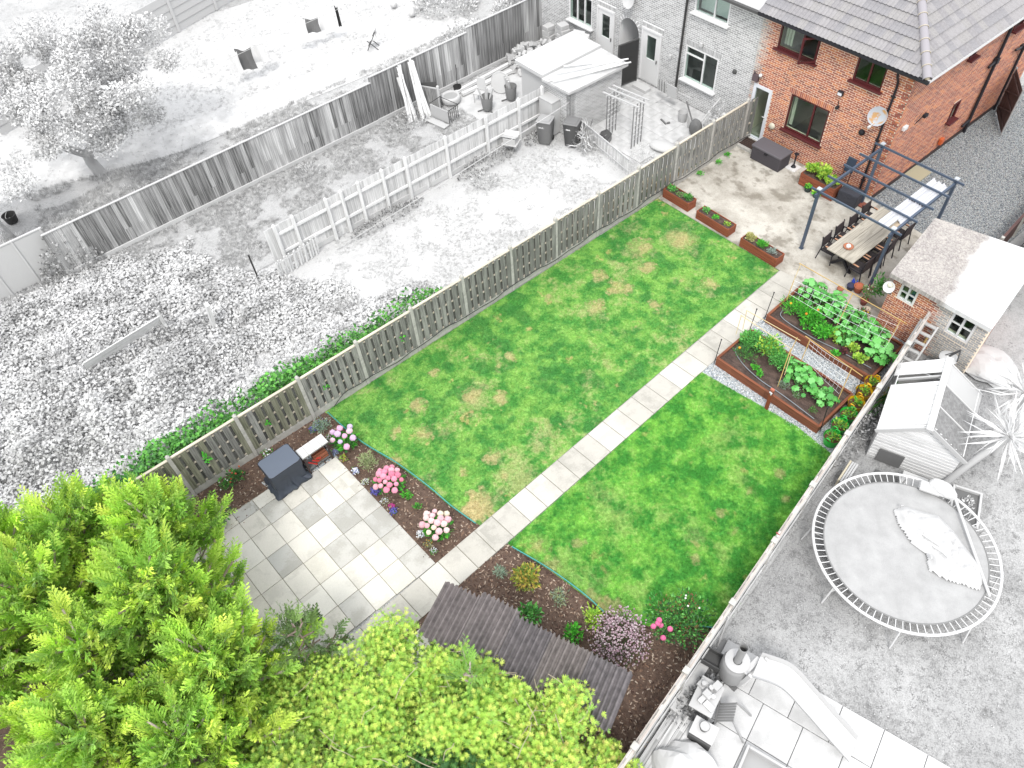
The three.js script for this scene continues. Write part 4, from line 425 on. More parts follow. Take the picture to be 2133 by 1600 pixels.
// ---------- planting helpers ----------
const leafA = leafGeo(0.5), leafN = leafGeo(0.24, 0.05, 0.1), leafR = leafGeo(0.75, 0.1, 0.2), petal = ni(new THREE.IcosahedronGeometry(0.5, 0));
const vary = (cols, k = 0.2) => mul3(pick(cols), rr(1 - k, 1 + k));
const gk = 1.5, GA = (r, g, b) => A(r, g, b, 0.8 * gk), greens = { mid: [GA(70, 140, 50), GA(96, 164, 62), GA(54, 118, 46)], lime: [GA(158, 198, 62), GA(182, 212, 78), GA(128, 180, 52)], dark: [GA(50, 104, 48), GA(66, 128, 60), GA(38, 84, 42)], blue: [GA(132, 156, 132), GA(150, 172, 150), GA(112, 138, 116)], sage: [GA(150, 164, 112), GA(170, 182, 134), GA(126, 142, 96)], bright: [GA(72, 178, 34), GA(98, 196, 52), GA(54, 150, 30)], fresh: [GA(92, 176, 74), GA(120, 196, 98), GA(70, 150, 62)] };
// leaves through an ellipsoid standing on the ground at the thing's origin
function foliage(o, n, rx, h, size, cols, geo = leafA, up = 0.5, m = M.leaf, name = 'foliage', y0 = 0.02) {
  const l = [], lobes = [...Array(n > 100 ? 7 : 4)].map((_, i) => { const a = i * 2.399 + R(), q = Math.sqrt(R()) * 0.5; return [Math.cos(a) * q, rr(-0.35, 0.25), Math.sin(a) * q, rr(0.4, 0.6)]; });
  for (let i = 0; i < n; i++) { const d = rdir(), [lx, ly, lz, lr] = pick(lobes), r = Math.pow(R(), 0.45) * lr; l.push([V3((lx + d.x * r) * rx, Math.max(0.01, y0 + h * (0.5 + 0.5 * (ly + d.y * r))), (lz + d.z * r) * rx), V3(d.x + rr(-0.5, 0.5), d.y * 0.6 + up + rr(-0.3, 0.4), d.z + rr(-0.5, 0.5)), size * rr(0.7, 1.3), vary(cols), R() * 6]); }
  return inst(o, name, geo, m, l);
}
function stems(o, n, rx, h, r, m, name = 'stems') { const l = []; for (let i = 0; i < n; i++) { const a = i * 2.4, k = Math.sqrt(R()) * 0.75; l.push(rod([rr(-0.03, 0.03), 0, rr(-0.03, 0.03)], [Math.cos(a) * rx * k, h * rr(0.55, 0.9), Math.sin(a) * rx * k], r, r * 0.5, 4)); } return part(o, name, l, m); }
M.stem = mat(A(112, 128, 70), 0.8); M.twig = mat(A(150, 128, 108), 0.85);
const floretG = [...Array(6)].map(() => { const g = new THREE.IcosahedronGeometry(1, 4), p = g.attributes.position, s = Math.floor(R() * 99); for (let i = 0; i < p.count; i++) { const x = p.getX(i), y = p.getY(i), z = p.getZ(i), k = 0.86 + 0.3 * vn(x * 5 + 40, y * 5 + z * 7 + 40, s); p.setXYZ(i, x * k, y * k, z * k); } g.computeVertexNormals(); return ni(g); }), florets = r => pick(floretG).clone().scale(r, r * 0.9, r);
function flowerDots(o, n, rx, h, size, cols, name = 'flowers') { const l = []; for (let i = 0; i < n; i++) { const d = rdir(0.5), r = rr(0.5, 1.05) * (0.75 + 0.35 * vn(d.x * 2 + 5, d.z * 2 + d.y + 5, n)); l.push([V3(d.x * rx * r, 0.02 + h * (0.5 + 0.5 * d.y * r), d.z * rx * r), d, size * rr(0.7, 1.3), vary(cols, 0.12)]); } return inst(o, name, petal, M.leaf, l); }
// ---------- flower beds ----------
function hydrangea(u, v, r, heads, cols, label) {
  const p = G(u, v, 0.15), o = thing('hydrangea', label, 'plant', [p.x, 0, p.z]); stems(o, 8, r, 0.4, 0.012, M.stem); foliage(o, 170, r * 0.92, 0.5, 0.16, greens.bright.concat(greens.mid), leafR, 0.6);
  const ms = cols.map(c => mat(A(...c, 0.85), 0.95)); for (let i = 0; i < heads; i++) { const a = i * 2.4, k = Math.sqrt((i + 0.5) / heads), m = part(o, 'flower_head', florets(rr(0.06, 0.092)), ms[i % ms.length]); m.position.set(Math.cos(a) * r * k, 0.28 + 0.3 * Math.sqrt(1 - 0.8 * k * k) , Math.sin(a) * r * k); } return o;
}
hydrangea(721, 922, 0.4, 10, [[242, 186, 216], [228, 196, 230], [246, 206, 222], [218, 200, 234]], 'hydrangea with loose pale pink and lilac heads near the side table'); hydrangea(812, 1010, 0.4, 22, [[240, 150, 178], [246, 166, 190], [232, 136, 164], [244, 182, 196]], 'rose pink hydrangea densely covered in heads'); hydrangea(912, 1102, 0.4, 18, [[246, 204, 210], [250, 220, 218], [240, 190, 200], [244, 230, 206]], 'blush pink hydrangea beside the slab path');
function clump(name, u, v, rx, h, n, size, cols, label, fl, group, geo) { const p = G(u, v, h * 0.4), o = thing(name, label, 'plant', [p.x, 0, p.z], 0, group); foliage(o, n, rx, h, size, cols, geo || leafA); if (fl) flowerDots(o, fl[0], rx * 0.95, h * 1.05, fl[1], fl[2]); return o; }
const blues = [A(92, 84, 196), A(112, 104, 214), A(132, 128, 226)], lilac = [A(160, 164, 226), A(190, 196, 240)], whites = [[0.8, 0.8, 0.82], [0.7, 0.74, 0.82]], pinks = [A(214, 40, 150), A(226, 70, 170)], oranges = [A(240, 160, 40), A(246, 200, 60)], reds = [A(210, 40, 40), A(226, 60, 50)];
clump('lavender', 668, 888, 0.3, 0.4, 320, 0.1, greens.blue, 'grey blue lavender bush beside the fence post', [40, 0.02, lilac], undefined, leafN); clump('lavender', 766, 962, 0.3, 0.42, 360, 0.1, greens.sage, 'sage green bush between two pink hydrangeas', null, undefined, leafN);
clump('bedding_plant', 652, 896, 0.14, 0.16, 60, 0.05, greens.mid, 'violet blue lobelia by the tiled side table', [60, 0.03, blues]); clump('bedding_plant', 700, 943, 0.14, 0.16, 50, 0.05, greens.mid, 'pale lilac lobelia at the patio corner', [70, 0.03, lilac]); clump('bedding_plant', 741, 982, 0.13, 0.16, 30, 0.05, greens.mid, 'white and lilac lobelia mound at the patio edge', [90, 0.035, [...whites, ...lilac]]); clump('bedding_plant', 783, 1024, 0.17, 0.18, 60, 0.05, greens.mid, 'deep violet lobelia beside the rose pink hydrangea', [110, 0.035, blues]); clump('bedding_plant', 820, 1066, 0.14, 0.16, 50, 0.05, greens.mid, 'violet blue lobelia with magenta petunias', [60, 0.035, blues]); clump('bedding_plant', 817, 1056, 0.09, 0.2, 20, 0.05, greens.mid, 'magenta petunia clump above the violet lobelia', [40, 0.04, pinks]); clump('bedding_plant', 877, 1114, 0.14, 0.15, 40, 0.05, greens.blue, 'white alyssum mound by the blush hydrangea', [80, 0.03, whites]);
clump('bedding_plant', 800, 1045, 0.14, 0.1, 40, 0.05, greens.sage, 'low pale alyssum between lobelia clumps', [50, 0.02, whites]); clump('bedding_plant', 762, 1004, 0.16, 0.08, 50, 0.05, greens.sage, 'straggling white alyssum along the patio edge', [50, 0.02, whites]); clump('bedding_plant', 716, 956, 0.14, 0.14, 50, 0.05, greens.lime, 'yellow green seedlings at the patio corner', [12, 0.03, oranges]); clump('bedding_plant', 690, 915, 0.18, 0.2, 90, 0.05, greens.mid, 'white flowered plant beside the tiled side table', [40, 0.02, whites]); clump('bedding_plant', 893, 1132, 0.18, 0.12, 60, 0.05, greens.sage, 'orange flecked marigolds by the path corner', [14, 0.03, oranges]); clump('bedding_plant', 905, 1148, 0.12, 0.12, 50, 0.05, greens.mid, 'white alyssum at the path and patio corner', [40, 0.02, whites]);
clump('box_ball', 848, 1032, 0.16, 0.24, 120, 0.07, greens.bright, 'small bright green shrub between pink hydrangeas'); clump('box_ball', 870, 1055, 0.13, 0.2, 100, 0.06, greens.bright.concat(greens.mid), 'smaller green shrub near the lawn edging'); clump('rose_bush', 492, 992, 0.3, 0.4, 200, 0.09, greens.dark.concat(greens.mid), 'dark green plant with orange flowers by the fence', [9, 0.05, [A(236, 110, 70)]]); clump('rose_bush', 455, 1075, 0.4, 0.5, 240, 0.1, greens.dark.concat(greens.mid), 'red and white flowers half hidden by the conifer', [14, 0.06, [...reds, [0.8, 0.8, 0.8]]]); clump('daisy_clump', 560, 945, 0.2, 0.3, 60, 0.07, greens.mid, 'white daisies at the foot of the fence panel', [14, 0.045, whites]); clump('rose_bush', 470, 1010, 0.25, 0.3, 90, 0.08, greens.mid, 'low green plant between fence and conifer', [5, 0.05, [[0.8, 0.8, 0.8]]]);
clump('azalea', 1095, 1205, 0.42, 0.55, 420, 0.12, [A(170, 186, 60), A(206, 206, 84), A(120, 160, 52), A(222, 190, 84)], 'yellow green azalea in the bark bed', null, undefined, leafA); clump('heather', 1043, 1192, 0.2, 0.3, 200, 0.08, greens.blue, 'grey green tuft near the path slabs', null, undefined, leafN); clump('heather', 1168, 1246, 0.24, 0.34, 260, 0.08, greens.sage.concat(greens.blue), 'grey green mound beside the lawn edging', null, undefined, leafN); clump('laurel', 1104, 1278, 0.34, 0.4, 120, 0.15, greens.mid.concat(greens.fresh), 'glossy green laurel above the corrugated roof', null); clump('laurel', 1196, 1322, 0.26, 0.35, 110, 0.12, greens.bright, 'bright green plant between roof edge and pink bush', null); clump('spirea', 1238, 1288, 0.35, 0.55, 200, 0.1, greens.lime, 'lime leaved shrub behind the pale pink bush', null);
{ const p = G(1292, 1330, 0.45), o = thing('pink_bush', 'large round bush covered in pale pink blossom', 'shrub', [p.x, 0, p.z]); stems(o, 14, 0.6, 0.8, 0.018, M.twig); foliage(o, 1800, 0.78, 0.95, 0.075, [A(86, 110, 60), A(110, 130, 80), A(120, 96, 84)], leafN); flowerDots(o, 1000, 0.74, 0.98, 0.042, [A(232, 206, 216), A(222, 186, 202), A(240, 224, 228), A(206, 170, 186)]); }
{ const p = G(1415, 1290, 0.5), o = thing('rose_shrub', 'leafy rose with bright pink blooms beside the right fence', 'shrub', [p.x, 0, p.z]); stems(o, 16, 0.7, 0.9, 0.012, M.stem); foliage(o, 1500, 0.85, 1.0, 0.09, greens.dark.concat(greens.mid, greens.fresh, [A(170, 130, 80)]), leafA); const ms = mat(A(240, 120, 170), 0.8); for (let i = 0; i < 6; i++) { const m = part(o, 'bloom', florets(0.06), ms); m.position.set(-0.1 + rr(-0.15, 0.2), 0.75 + rr(-0.1, 0.1), 0.55 + rr(-0.15, 0.15)); } const w = mat([0.6, 0.6, 0.55], 0.8); for (let i = 0; i < 4; i++) { const m = part(o, 'bloom', florets(0.022), w); m.position.set(rr(-0.3, 0.2), 0.9, rr(-0.5, -0.2)); } }
// ridged plastic lawn edging
function edging(pts, label) { const c = new THREE.CatmullRomCurve3(pts.map(p => V3(p[0], 0, p[1]))), n = Math.round(c.getLength() / 0.05), P = c.getSpacedPoints(n), tq = []; for (let i = 0; i < n; i++) { const a = P[i], b = P[i + 1], w = i % 2 ? 0.018 : -0.002, h = 0.1; tq.push([[a.x + w * 0.4, 0, a.z + w], [b.x - w * 0.4, 0, b.z - w], [b.x, h, b.z]], [[a.x + w * 0.4, 0, a.z + w], [b.x, h, b.z], [a.x, h, a.z]], [[a.x, h, a.z], [b.x, h, b.z], [b.x, h, b.z + 0.028]], [[a.x, h, a.z], [b.x, h, b.z + 0.028], [a.x, h, a.z + 0.028]]); } return solo('lawn_edging', label, 'edging', tri(tq), mat(A(72, 168, 162), 0.5)); }
edging([[-4.98, 19.54], [-3.51, 19.38], [-2.12, 19.02], [-0.85, 18.8], [-0.09, 18.72], [0.78, 18.56]], 'wavy teal lawn edging below the pink hydrangeas'); edging([[1.92, 18.28], [3.06, 17.96], [4.07, 17.78], [4.68, 17.74]], 'wavy teal lawn edging by the pale pink bush'); edging([[5.95, 16.75], [6.3, 16.4], [6.7, 16.05]], 'short end of teal edging at the right fence');
// ---------- barbecue under its cover, tiled side table ----------
{
  const o = thing('covered_barbecue', 'barbecue under a black fabric cover on the patio corner', 'barbecue', [-3.75, 0, 21.58], 0.03), s = new THREE.Shape(), W = 0.36, H = 0.98; const N = 72, q = []; const ring = (y, f) => [...Array(N)].map((_, i) => { const t = i / N, a = t * 2 * PI, c = Math.cos(a), sn = Math.sin(a), k = 1 / Math.pow(Math.pow(Math.abs(c), 18) + Math.pow(Math.abs(sn), 18), 1 / 18); return [c * k * (W + f(a)), y, sn * k * (W + 0.11 + f(a))]; });
  const fold = amp => a => amp * (fbm(a * 2.2 + 3, amp * 40, 3, 700) - 0.5) * 2, rings = [ring(0.02, a => 0.04 + fold(0.11)(a * 1.6)), ring(0.12, a => 0.07 + fold(0.1)(a * 1.6)), ring(0.22, a => 0.0 + fold(0.09)(a * 1.7)), ring(0.36, a => -0.03 + fold(0.06)(a * 1.8)), ring(0.6, a => -0.015 + fold(0.03)(a * 2)), ring(0.74, a => -0.005), ring(H - 0.16, a => 0.01), ring(H, a => 0)]; for (let r = 0; r < rings.length - 1; r++) for (let i = 0; i < N; i++) { const j = (i + 1) % N; q.push([rings[r][i], rings[r + 1][i], rings[r + 1][j]], [rings[r][i], rings[r + 1][j], rings[r][j]]); }
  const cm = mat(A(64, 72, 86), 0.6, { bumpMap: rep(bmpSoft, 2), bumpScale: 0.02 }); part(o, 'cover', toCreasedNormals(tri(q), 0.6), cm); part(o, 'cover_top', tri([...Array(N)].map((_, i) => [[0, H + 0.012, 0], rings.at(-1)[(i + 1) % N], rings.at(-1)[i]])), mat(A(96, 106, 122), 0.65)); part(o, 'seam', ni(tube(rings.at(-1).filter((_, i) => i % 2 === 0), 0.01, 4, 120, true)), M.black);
  const t = thing('side_table', 'small table with white tiles and red tools stored beneath', 'table', [-3.68, 0, 20.65], 0.03); for (let i = 0; i < 4; i++) part(t, 'tile', rbox(0.36, 0.03, 0.2, 0.004, 0, 0.82, -0.315 + i * 0.208), mat(A(232, 232, 230), 0.35)); part(t, 'board', box(0.36, 0.03, 0.83, 0, 0.79, 0), M.grey[150]); for (const x of [-0.14, 0.15]) for (const z of [-0.36, 0.36]) part(t, 'leg', bar([x, 0, z], [x, 0.78, z], 0.05), mat(A(72, 56, 54), 0.8)); part(t, 'shelf', box(0.32, 0.025, 0.74, 0, 0.2, 0), M.grey[120]);
  const rm = mat(A(206, 52, 46), 0.5); for (let i = 0; i < 3; i++) part(t, 'tool', bar([0.18, 0.25 + i * 0.08, 0.1 - i * 0.08], [0.14, 0.5 - i * 0.03, 0.3 - i * 0.12], 0.03), rm); solo('log_pile', 'brown logs and tins stored below the tiled table', 'logs', [...Array(7)].map((_, i) => rod([-3.78 + (i % 3) * 0.1, 0.27 + Math.floor(i / 3) * 0.1, 20.35], [-3.78 + (i % 3) * 0.1, 0.27 + Math.floor(i / 3) * 0.1, 20.75], 0.05, 0.05, 8)), M.bedWood[0]);
}
// ---------- raised vegetable beds ----------
function raisedBed(x, z, w, d, ry, label) {
  const o = thing('raised_bed', label, 'planter', [x, 0, z], ry); for (const s of [-1, 1]) { for (let k = 0; k < 2; k++) part(o, 'board', rbox(w / 2 - 0.006, 0.3, 0.045, 0.006, (k - 0.5) * w / 2, 0.15, s * d / 2), M.bedWood[k]); part(o, 'board', rbox(0.045, 0.3, d - 0.05, 0.006, s * (w / 2 - 0.023), 0.15, 0), M.bedWood[0]); part(o, 'cap', box(0.07, 0.02, d, s * (w / 2 - 0.02), 0.31, 0), M.bedWood[1]); part(o, 'cap', box(w - 0.12, 0.02, 0.07, 0, 0.311, s * (d / 2 - 0.01)), M.bedWood[1]); }
  const n = 40, g = new THREE.PlaneGeometry(w - 0.06, d - 0.06, n, 20).rotateX(-PI / 2), p = g.attributes.position; for (let i = 0; i < p.count; i++) p.setY(i, 0.235 + 0.06 * (fbm(p.getX(i) * 3 + 9, p.getZ(i) * 3, 4, 710) - 0.5)); g.computeVertexNormals(); part(o, 'soil', ni(g), M.soil); return o;
}
raisedBed(3.09, 9.02, 3.5, 1.62, 0.035, 'raised timber bed of tomatoes and cucumbers nearest the lawn'); raisedBed(3.0, 6.5, 3.55, 1.75, 0.05, 'raised timber bed of squash and lettuces below the brick outhouse');
const bigLeaf = (() => { const n = 12, t = []; for (let i = 0; i < n; i++) { const r = k => { const a = (k / n) * 2 * PI; return [Math.sin(a) * (k % 2 ? 0.36 : 0.5), 0.5 - Math.cos(a) * (k % 2 ? 0.4 : 0.5), (k % 2 ? 0.02 : -0.06)]; }; t.push([[0, 0.5, 0.06], r(i + 1), r(i)]); } return tri(t); })();
M.bigLeaf = ['#', 1, 2, 3].map((_, i) => mat(null, 0.6, {})); [A(78, 156, 62, 1.2), A(60, 134, 54, 1.2), A(98, 174, 82, 1.15), A(112, 182, 100, 1.1)].forEach((c, i) => M.bigLeaf[i].color.setRGB(...c));
function squash(x, z, r, n, h, label, size = 0.21) { const o = thing('squash_plant', label, 'plant', [x, 0.24, z]), st = []; for (let i = 0; i < n; i++) { const a = i * 2.4, k = Math.sqrt((i + 0.3) / n), px = Math.cos(a) * r * k, pz = Math.sin(a) * r * k, py = h * (1 - 0.5 * k * k) * rr(0.7, 1.05), m = part(o, 'leaf', bigLeaf, pick(M.bigLeaf)), sc = size * rr(0.75, 1.2); m.position.set(px, py, pz); m.quaternion.setFromUnitVectors(V3(0, 0, 1), V3(Math.cos(a) * 0.45 * k + rr(-0.3, 0.3), 1, Math.sin(a) * 0.45 * k + rr(-0.3, 0.3)).normalize()).multiply(new THREE.Quaternion().setFromAxisAngle(V3(0, 0, 1), R() * 6)); m.scale.setScalar(sc); st.push(rod([px * 0.2, 0, pz * 0.2], [px, py, pz], 0.01, 0.007, 4)); } part(o, 'stems', st, M.stem); foliage(o, 160, r, h * 0.95, 0.1, greens.mid.concat(greens.fresh), leafA, 0.6, M.leaf, 'young_leaves', 0); return o; }
squash(1.75, 5.85, 0.45, 40, 0.65, 'squash plant at the path end of the upper bed'); squash(2.5, 5.95, 0.5, 46, 0.7, 'squash plant in the row below the outhouse wall'); squash(3.3, 6.0, 0.5, 46, 0.6, 'squash plant beside the middle bamboo upright', 0.19); squash(4.0, 6.05, 0.45, 38, 0.6, 'squash plant near the outhouse window', 0.2); squash(4.5, 6.45, 0.42, 30, 0.55, 'large leaved squash in the corner by the right fence', 0.26); squash(3.45, 6.5, 0.35, 30, 0.45, 'low squash plant behind the lettuces', 0.18);
squash(3.3, 8.75, 0.36, 34, 0.5, 'cucumber plant at the middle of the lower bed', 0.2); squash(3.85, 8.85, 0.38, 36, 0.45, 'cucumber plant below the string net', 0.2); squash(4.4, 8.95, 0.3, 24, 0.42, 'cucumber plant at the fence end of the lower bed', 0.2);
function veg(name, x, z, rx, h, n, size, cols, label, fl, geo, group) { const o = thing(name, label, 'plant', [x, 0.22, z], 0, group); stems(o, 7, rx, h, 0.008, M.stem); foliage(o, n, rx, h, size, cols, geo || leafA); if (fl) { const ms = mat(A(...fl[1]), 0.7); for (let i = 0; i < fl[0]; i++) { const m = part(o, 'bloom', florets(fl[2] || 0.035), ms); m.position.set(rr(-0.5, 0.5) * rx, h * 0.95, rr(-0.5, 0.7) * rx); } } return o; }
veg('carrot_row', 1.65, 6.65, 0.45, 0.48, 700, 0.1, greens.bright, 'bright feathery carrot tops in the upper bed', [1, [240, 190, 40]], leafN); veg('carrot_row', 2.25, 6.75, 0.48, 0.5, 700, 0.11, greens.bright, 'bright green leaves with an orange marigold', [2, [246, 150, 30]], leafA); veg('carrot_row', 2.85, 6.85, 0.42, 0.42, 520, 0.11, greens.bright, 'bright green leaves hanging over the bed board', null, leafA);
for (const [u, v, r, c, l] of [[1743, 700, 0.2, greens.lime, 'lime green bolting lettuce in the upper bed'], [1778, 722, 0.18, greens.lime, 'round lime lettuce beside the red lettuce'], [1794, 744, 0.19, greens.lime, 'frilly lime lettuce at the edge of the upper bed'], [1741, 733, 0.14, greens.bright, 'low green lettuce behind the red lettuce'], [1760, 727, 0.12, [A(112, 50, 56), A(84, 40, 46), A(140, 70, 70)], 'dark red lettuce among lime lettuces'], [1758, 712, 0.14, greens.fresh, 'pale green lettuce between squash and red lettuce'], [1812, 690, 0.2, greens.lime.concat(greens.sage), 'yellowing lettuce by the right bamboo upright']]) { const p = G(u, v, 0.4); veg('lettuce', p.x, p.z, r, r * 1.5, 110, r * 0.55, c, l, null, leafR); }
veg('tomato_plant', 1.7, 8.75, 0.44, 0.58, 700, 0.1, greens.fresh, 'tomato plant at the path corner of the lower bed', null, leafA); veg('tomato_plant', 2.2, 8.65, 0.44, 0.62, 700, 0.1, greens.fresh.concat(greens.lime), 'tall tomato plant in the lower bed', null, leafA); veg('tomato_plant', 2.75, 8.75, 0.42, 0.52, 600, 0.1, greens.fresh, 'tomato plant tied near the crossed canes', null, leafA); veg('marigold', 1.9, 9.2, 0.42, 0.42, 560, 0.08, greens.dark.concat(greens.mid), 'dark feathery marigold with an orange flower', [1, [250, 180, 30]], leafN); veg('marigold', 1.45, 8.75, 0.16, 0.3, 90, 0.08, greens.fresh, 'yellow flowered plant on the bed corner', [4, [250, 214, 70], 0.04]); veg('basil', 2.35, 9.35, 0.13, 0.18, 60, 0.08, greens.bright, 'small bright basil in bare soil', null, leafR); veg('basil', 2.6, 9.45, 0.14, 0.18, 60, 0.08, greens.bright, 'small bright basil near the brown post', null, leafR); veg('herb', 3.35, 9.3, 0.24, 0.3, 180, 0.06, greens.blue, 'grey green herb in the lower bed', null, leafN); veg('herb', 3.8, 9.35, 0.22, 0.26, 140, 0.06, greens.blue.concat(greens.mid), 'low herb tuft beside the drip hose', null, leafN); veg('herb', 4.4, 9.45, 0.16, 0.2, 70, 0.06, greens.mid, 'tiny seedlings at the fence end of the bed', null, leafN);
// canes, strings, stakes and hoses
const cane = (u0, v0, y0, u1, v1, y1, r = 0.011) => solo('bamboo_cane', (Math.abs(y0 - y1) < 0.2 ? 'level bamboo cane held above the ' : 'upright bamboo cane stuck in the ') + (u0 - v0 < 1010 - 0.0 * v0 && v0 > 640 ? 'lower' : 'upper') + ' raised bed', 'cane', rod(G(u0, v0, y0), G(u1, v1, y1), r, r * 0.85, 6), r > 0.012 ? M.bamboo : M.bambooPale, 'bamboo canes over the vegetable beds');
const Zz = (a, b) => [1450 + a * 0.2812, 500 + b * 0.2812];
for (const [a, b, ya, c, d, yb, r] of [[765, 172, 1.35, 1560, 620, 1.3, 0.014], [725, 300, 1.3, 672, 440, 0.75, 0.014], [775, 180, 1.35, 720, 310, 0.8, 0.012], [1160, 400, 1.32, 1045, 630, 0.45, 0.014], [1520, 585, 1.32, 1370, 855, 0.3, 0.015], [330, 555, 1.2, 705, 805, 1.2, 0.012], [372, 520, 1.2, 772, 745, 1.2, 0.012], [335, 560, 1.2, 295, 700, 0.6, 0.011], [375, 525, 1.2, 345, 665, 0.6, 0.011], [750, 720, 1.2, 690, 850, 0.7, 0.013], [700, 810, 1.2, 605, 1085, 0.28, 0.014], [705, 840, 1.15, 655, 1000, 0.5, 0.012], [810, 712, 1.15, 1235, 1010, 1.15, 0.014], [845, 735, 1.15, 760, 940, 0.35, 0.013], [1155, 945, 1.15, 1040, 1210, 0.28, 0.014]]) { const p = Zz(a, b), q = Zz(c, d); cane(p[0], p[1], ya, q[0], q[1], yb, r); }
const strings = (name, label, a, b, c, d, n) => { const l = []; for (let i = 0; i < n; i++) { const t = i / (n - 1), p = a.clone().lerp(c, t), q = b.clone().lerp(d, t), m = p.clone().lerp(q, 0.5); m.y -= 0.05; l.push(tube([p, m, q], 0.0045, 3, 8)); } for (let i = 0; i < 11; i++) { const t = i / 10; l.push(rod(a.clone().lerp(b, t).add(V3(0, -0.1 * t * (1 - t), 0)), c.clone().lerp(d, t).add(V3(0, -0.1 * t * (1 - t), 0)), 0.0025, 0.0025, 3)); } return solo(name, label, 'net', l, mat([0.75, 0.78, 0.8], 0.8)); };
strings('string_net', 'white string net sloping between the canes of the lower bed', G(...Zz(845, 745), 1.1), G(...Zz(1155, 955), 1.1), G(...Zz(810, 880), 0.45), G(...Zz(1060, 1140), 0.42), 6); strings('string_net', 'white string net stretched over the squash plants', G(...Zz(730, 300), 1.25), G(...Zz(1500, 640), 1.2), G(...Zz(690, 400), 0.85), G(...Zz(1400, 800), 0.7), 4);
for (const [a, b, c, d] of [[578, 390, 505, 585], [450, 512, 400, 655], [188, 738, 135, 905], [1238, 1010, 1175, 1160], [975, 1240, 925, 1405]]) { const t = Zz(a, b), q = Zz(c, d), base0 = G(...q, 0.1), top = G(...t, 1.05); solo('black_stake', 'thin black corner stake of a raised bed', 'stake', [rod([base0.x, 0, base0.z], top, 0.012), ni(new THREE.SphereGeometry(0.025, 8, 6)).translate(top.x, top.y, top.z)], M.black, 'corner stakes of the raised beds'); }
{ const b0 = G(1596, 852), t0 = V3(b0.x, 0.82, b0.z), o = thing('tap_post', 'brown timber post leaning on the lower raised bed', 'post', [b0.x, 0, b0.z]); part(o, 'post', box(0.1, 0.85, 0.06, 0, 0.425, 0), mat(A(150, 76, 46), 0.8)); part(o, 'cap', box(0.104, 0.06, 0.064, 0, 0.88, 0), mat(A(206, 120, 96), 0.8)); part(o, 'tap', [box(0.09, 0.035, 0.03, 0, 0.78, 0.04), cyl(0.02, 0.02, 0.08, 0.02, 0.72, 0.05, 8)], M.whiteP); }
solo('drip_hose', 'grey drip hose curving along the lower raised bed', 'hose', tube([[1.6, 0.27, 8.9], [1.5, 0.27, 9.2], [1.9, 0.27, 9.45], [2.7, 0.27, 9.6], [3.5, 0.27, 9.58], [4.6, 0.27, 9.62]], 0.014, 5, 60), mat(A(150, 158, 164), 0.6)); solo('drip_hose', 'grey drip hose in the soil of the upper bed', 'hose', tube([[1.45, 0.28, 6.9], [1.55, 0.28, 7.15], [2.6, 0.27, 7.2], [3.6, 0.27, 7.05], [4.6, 0.27, 6.95]], 0.014, 5, 60), mat(A(150, 158, 164), 0.6));
// flexible tubs along the right fence
[[5.3, 9.78, 'g', 'green flexible tub of leafy salad at the lawn corner'], [5.2, 9.3, 'g', 'green flexible tub of leafy salad, second from the lawn corner'], [5.14, 8.82, 'g', 'green flexible tub next to the yellow tubs'], [5.05, 8.34, 'y', 'yellow flexible tub next to the green tubs'], [4.96, 7.84, 'y', 'yellow flexible tub between two yellow tubs'], [4.93, 7.38, 'y', 'yellow flexible tub nearest the outhouse']].forEach(([x, z, k, label], i) => {
  const o = thing('garden_tub', label, 'tub', [x, 0, z]), c = mat(k === 'g' ? A(58, 208, 76, 1.1) : A(250, 196, 26, 1.1), 0.5); part(o, 'tub', lathe([[0, 0.012], [0.17, 0.012], [0.225, 0.33], [0.24, 0.335], [0.215, 0.3], [0.16, 0.02], [0, 0.022]], 26), c); part(o, 'soil', lathe([[0, 0.26], [0.205, 0.25]], 16), mat(A(120, 82, 62), 0.97)); for (const s of [-1, 1]) part(o, 'handle', tube([[-0.06, 0.33, s * 0.2], [-0.05, 0.39, s * 0.215], [0.05, 0.39, s * 0.215], [0.06, 0.33, s * 0.2]], 0.016, 6, 16), c);
  const p = thing('salad_plant', 'leafy plant growing in the ' + label.slice(0, label.indexOf(' flexible')) + ' tub', 'plant', [x, 0.26, z], 0, k === 'g' ? 'plants in green tubs' : 'plants in yellow tubs'); p.userData.label = 'leafy ' + (k === 'g' ? 'salad' : 'potato') + ' plant growing in the ' + label.replace(' flexible', '').replace(' of leafy salad', ''); foliage(p, k === 'g' ? 70 : 50, 0.17, 0.2, 0.1, k === 'g' ? greens.lime.concat(greens.fresh) : greens.lime.concat(greens.bright), leafA, 0.6, M.leaf, 'foliage', -0.02); });
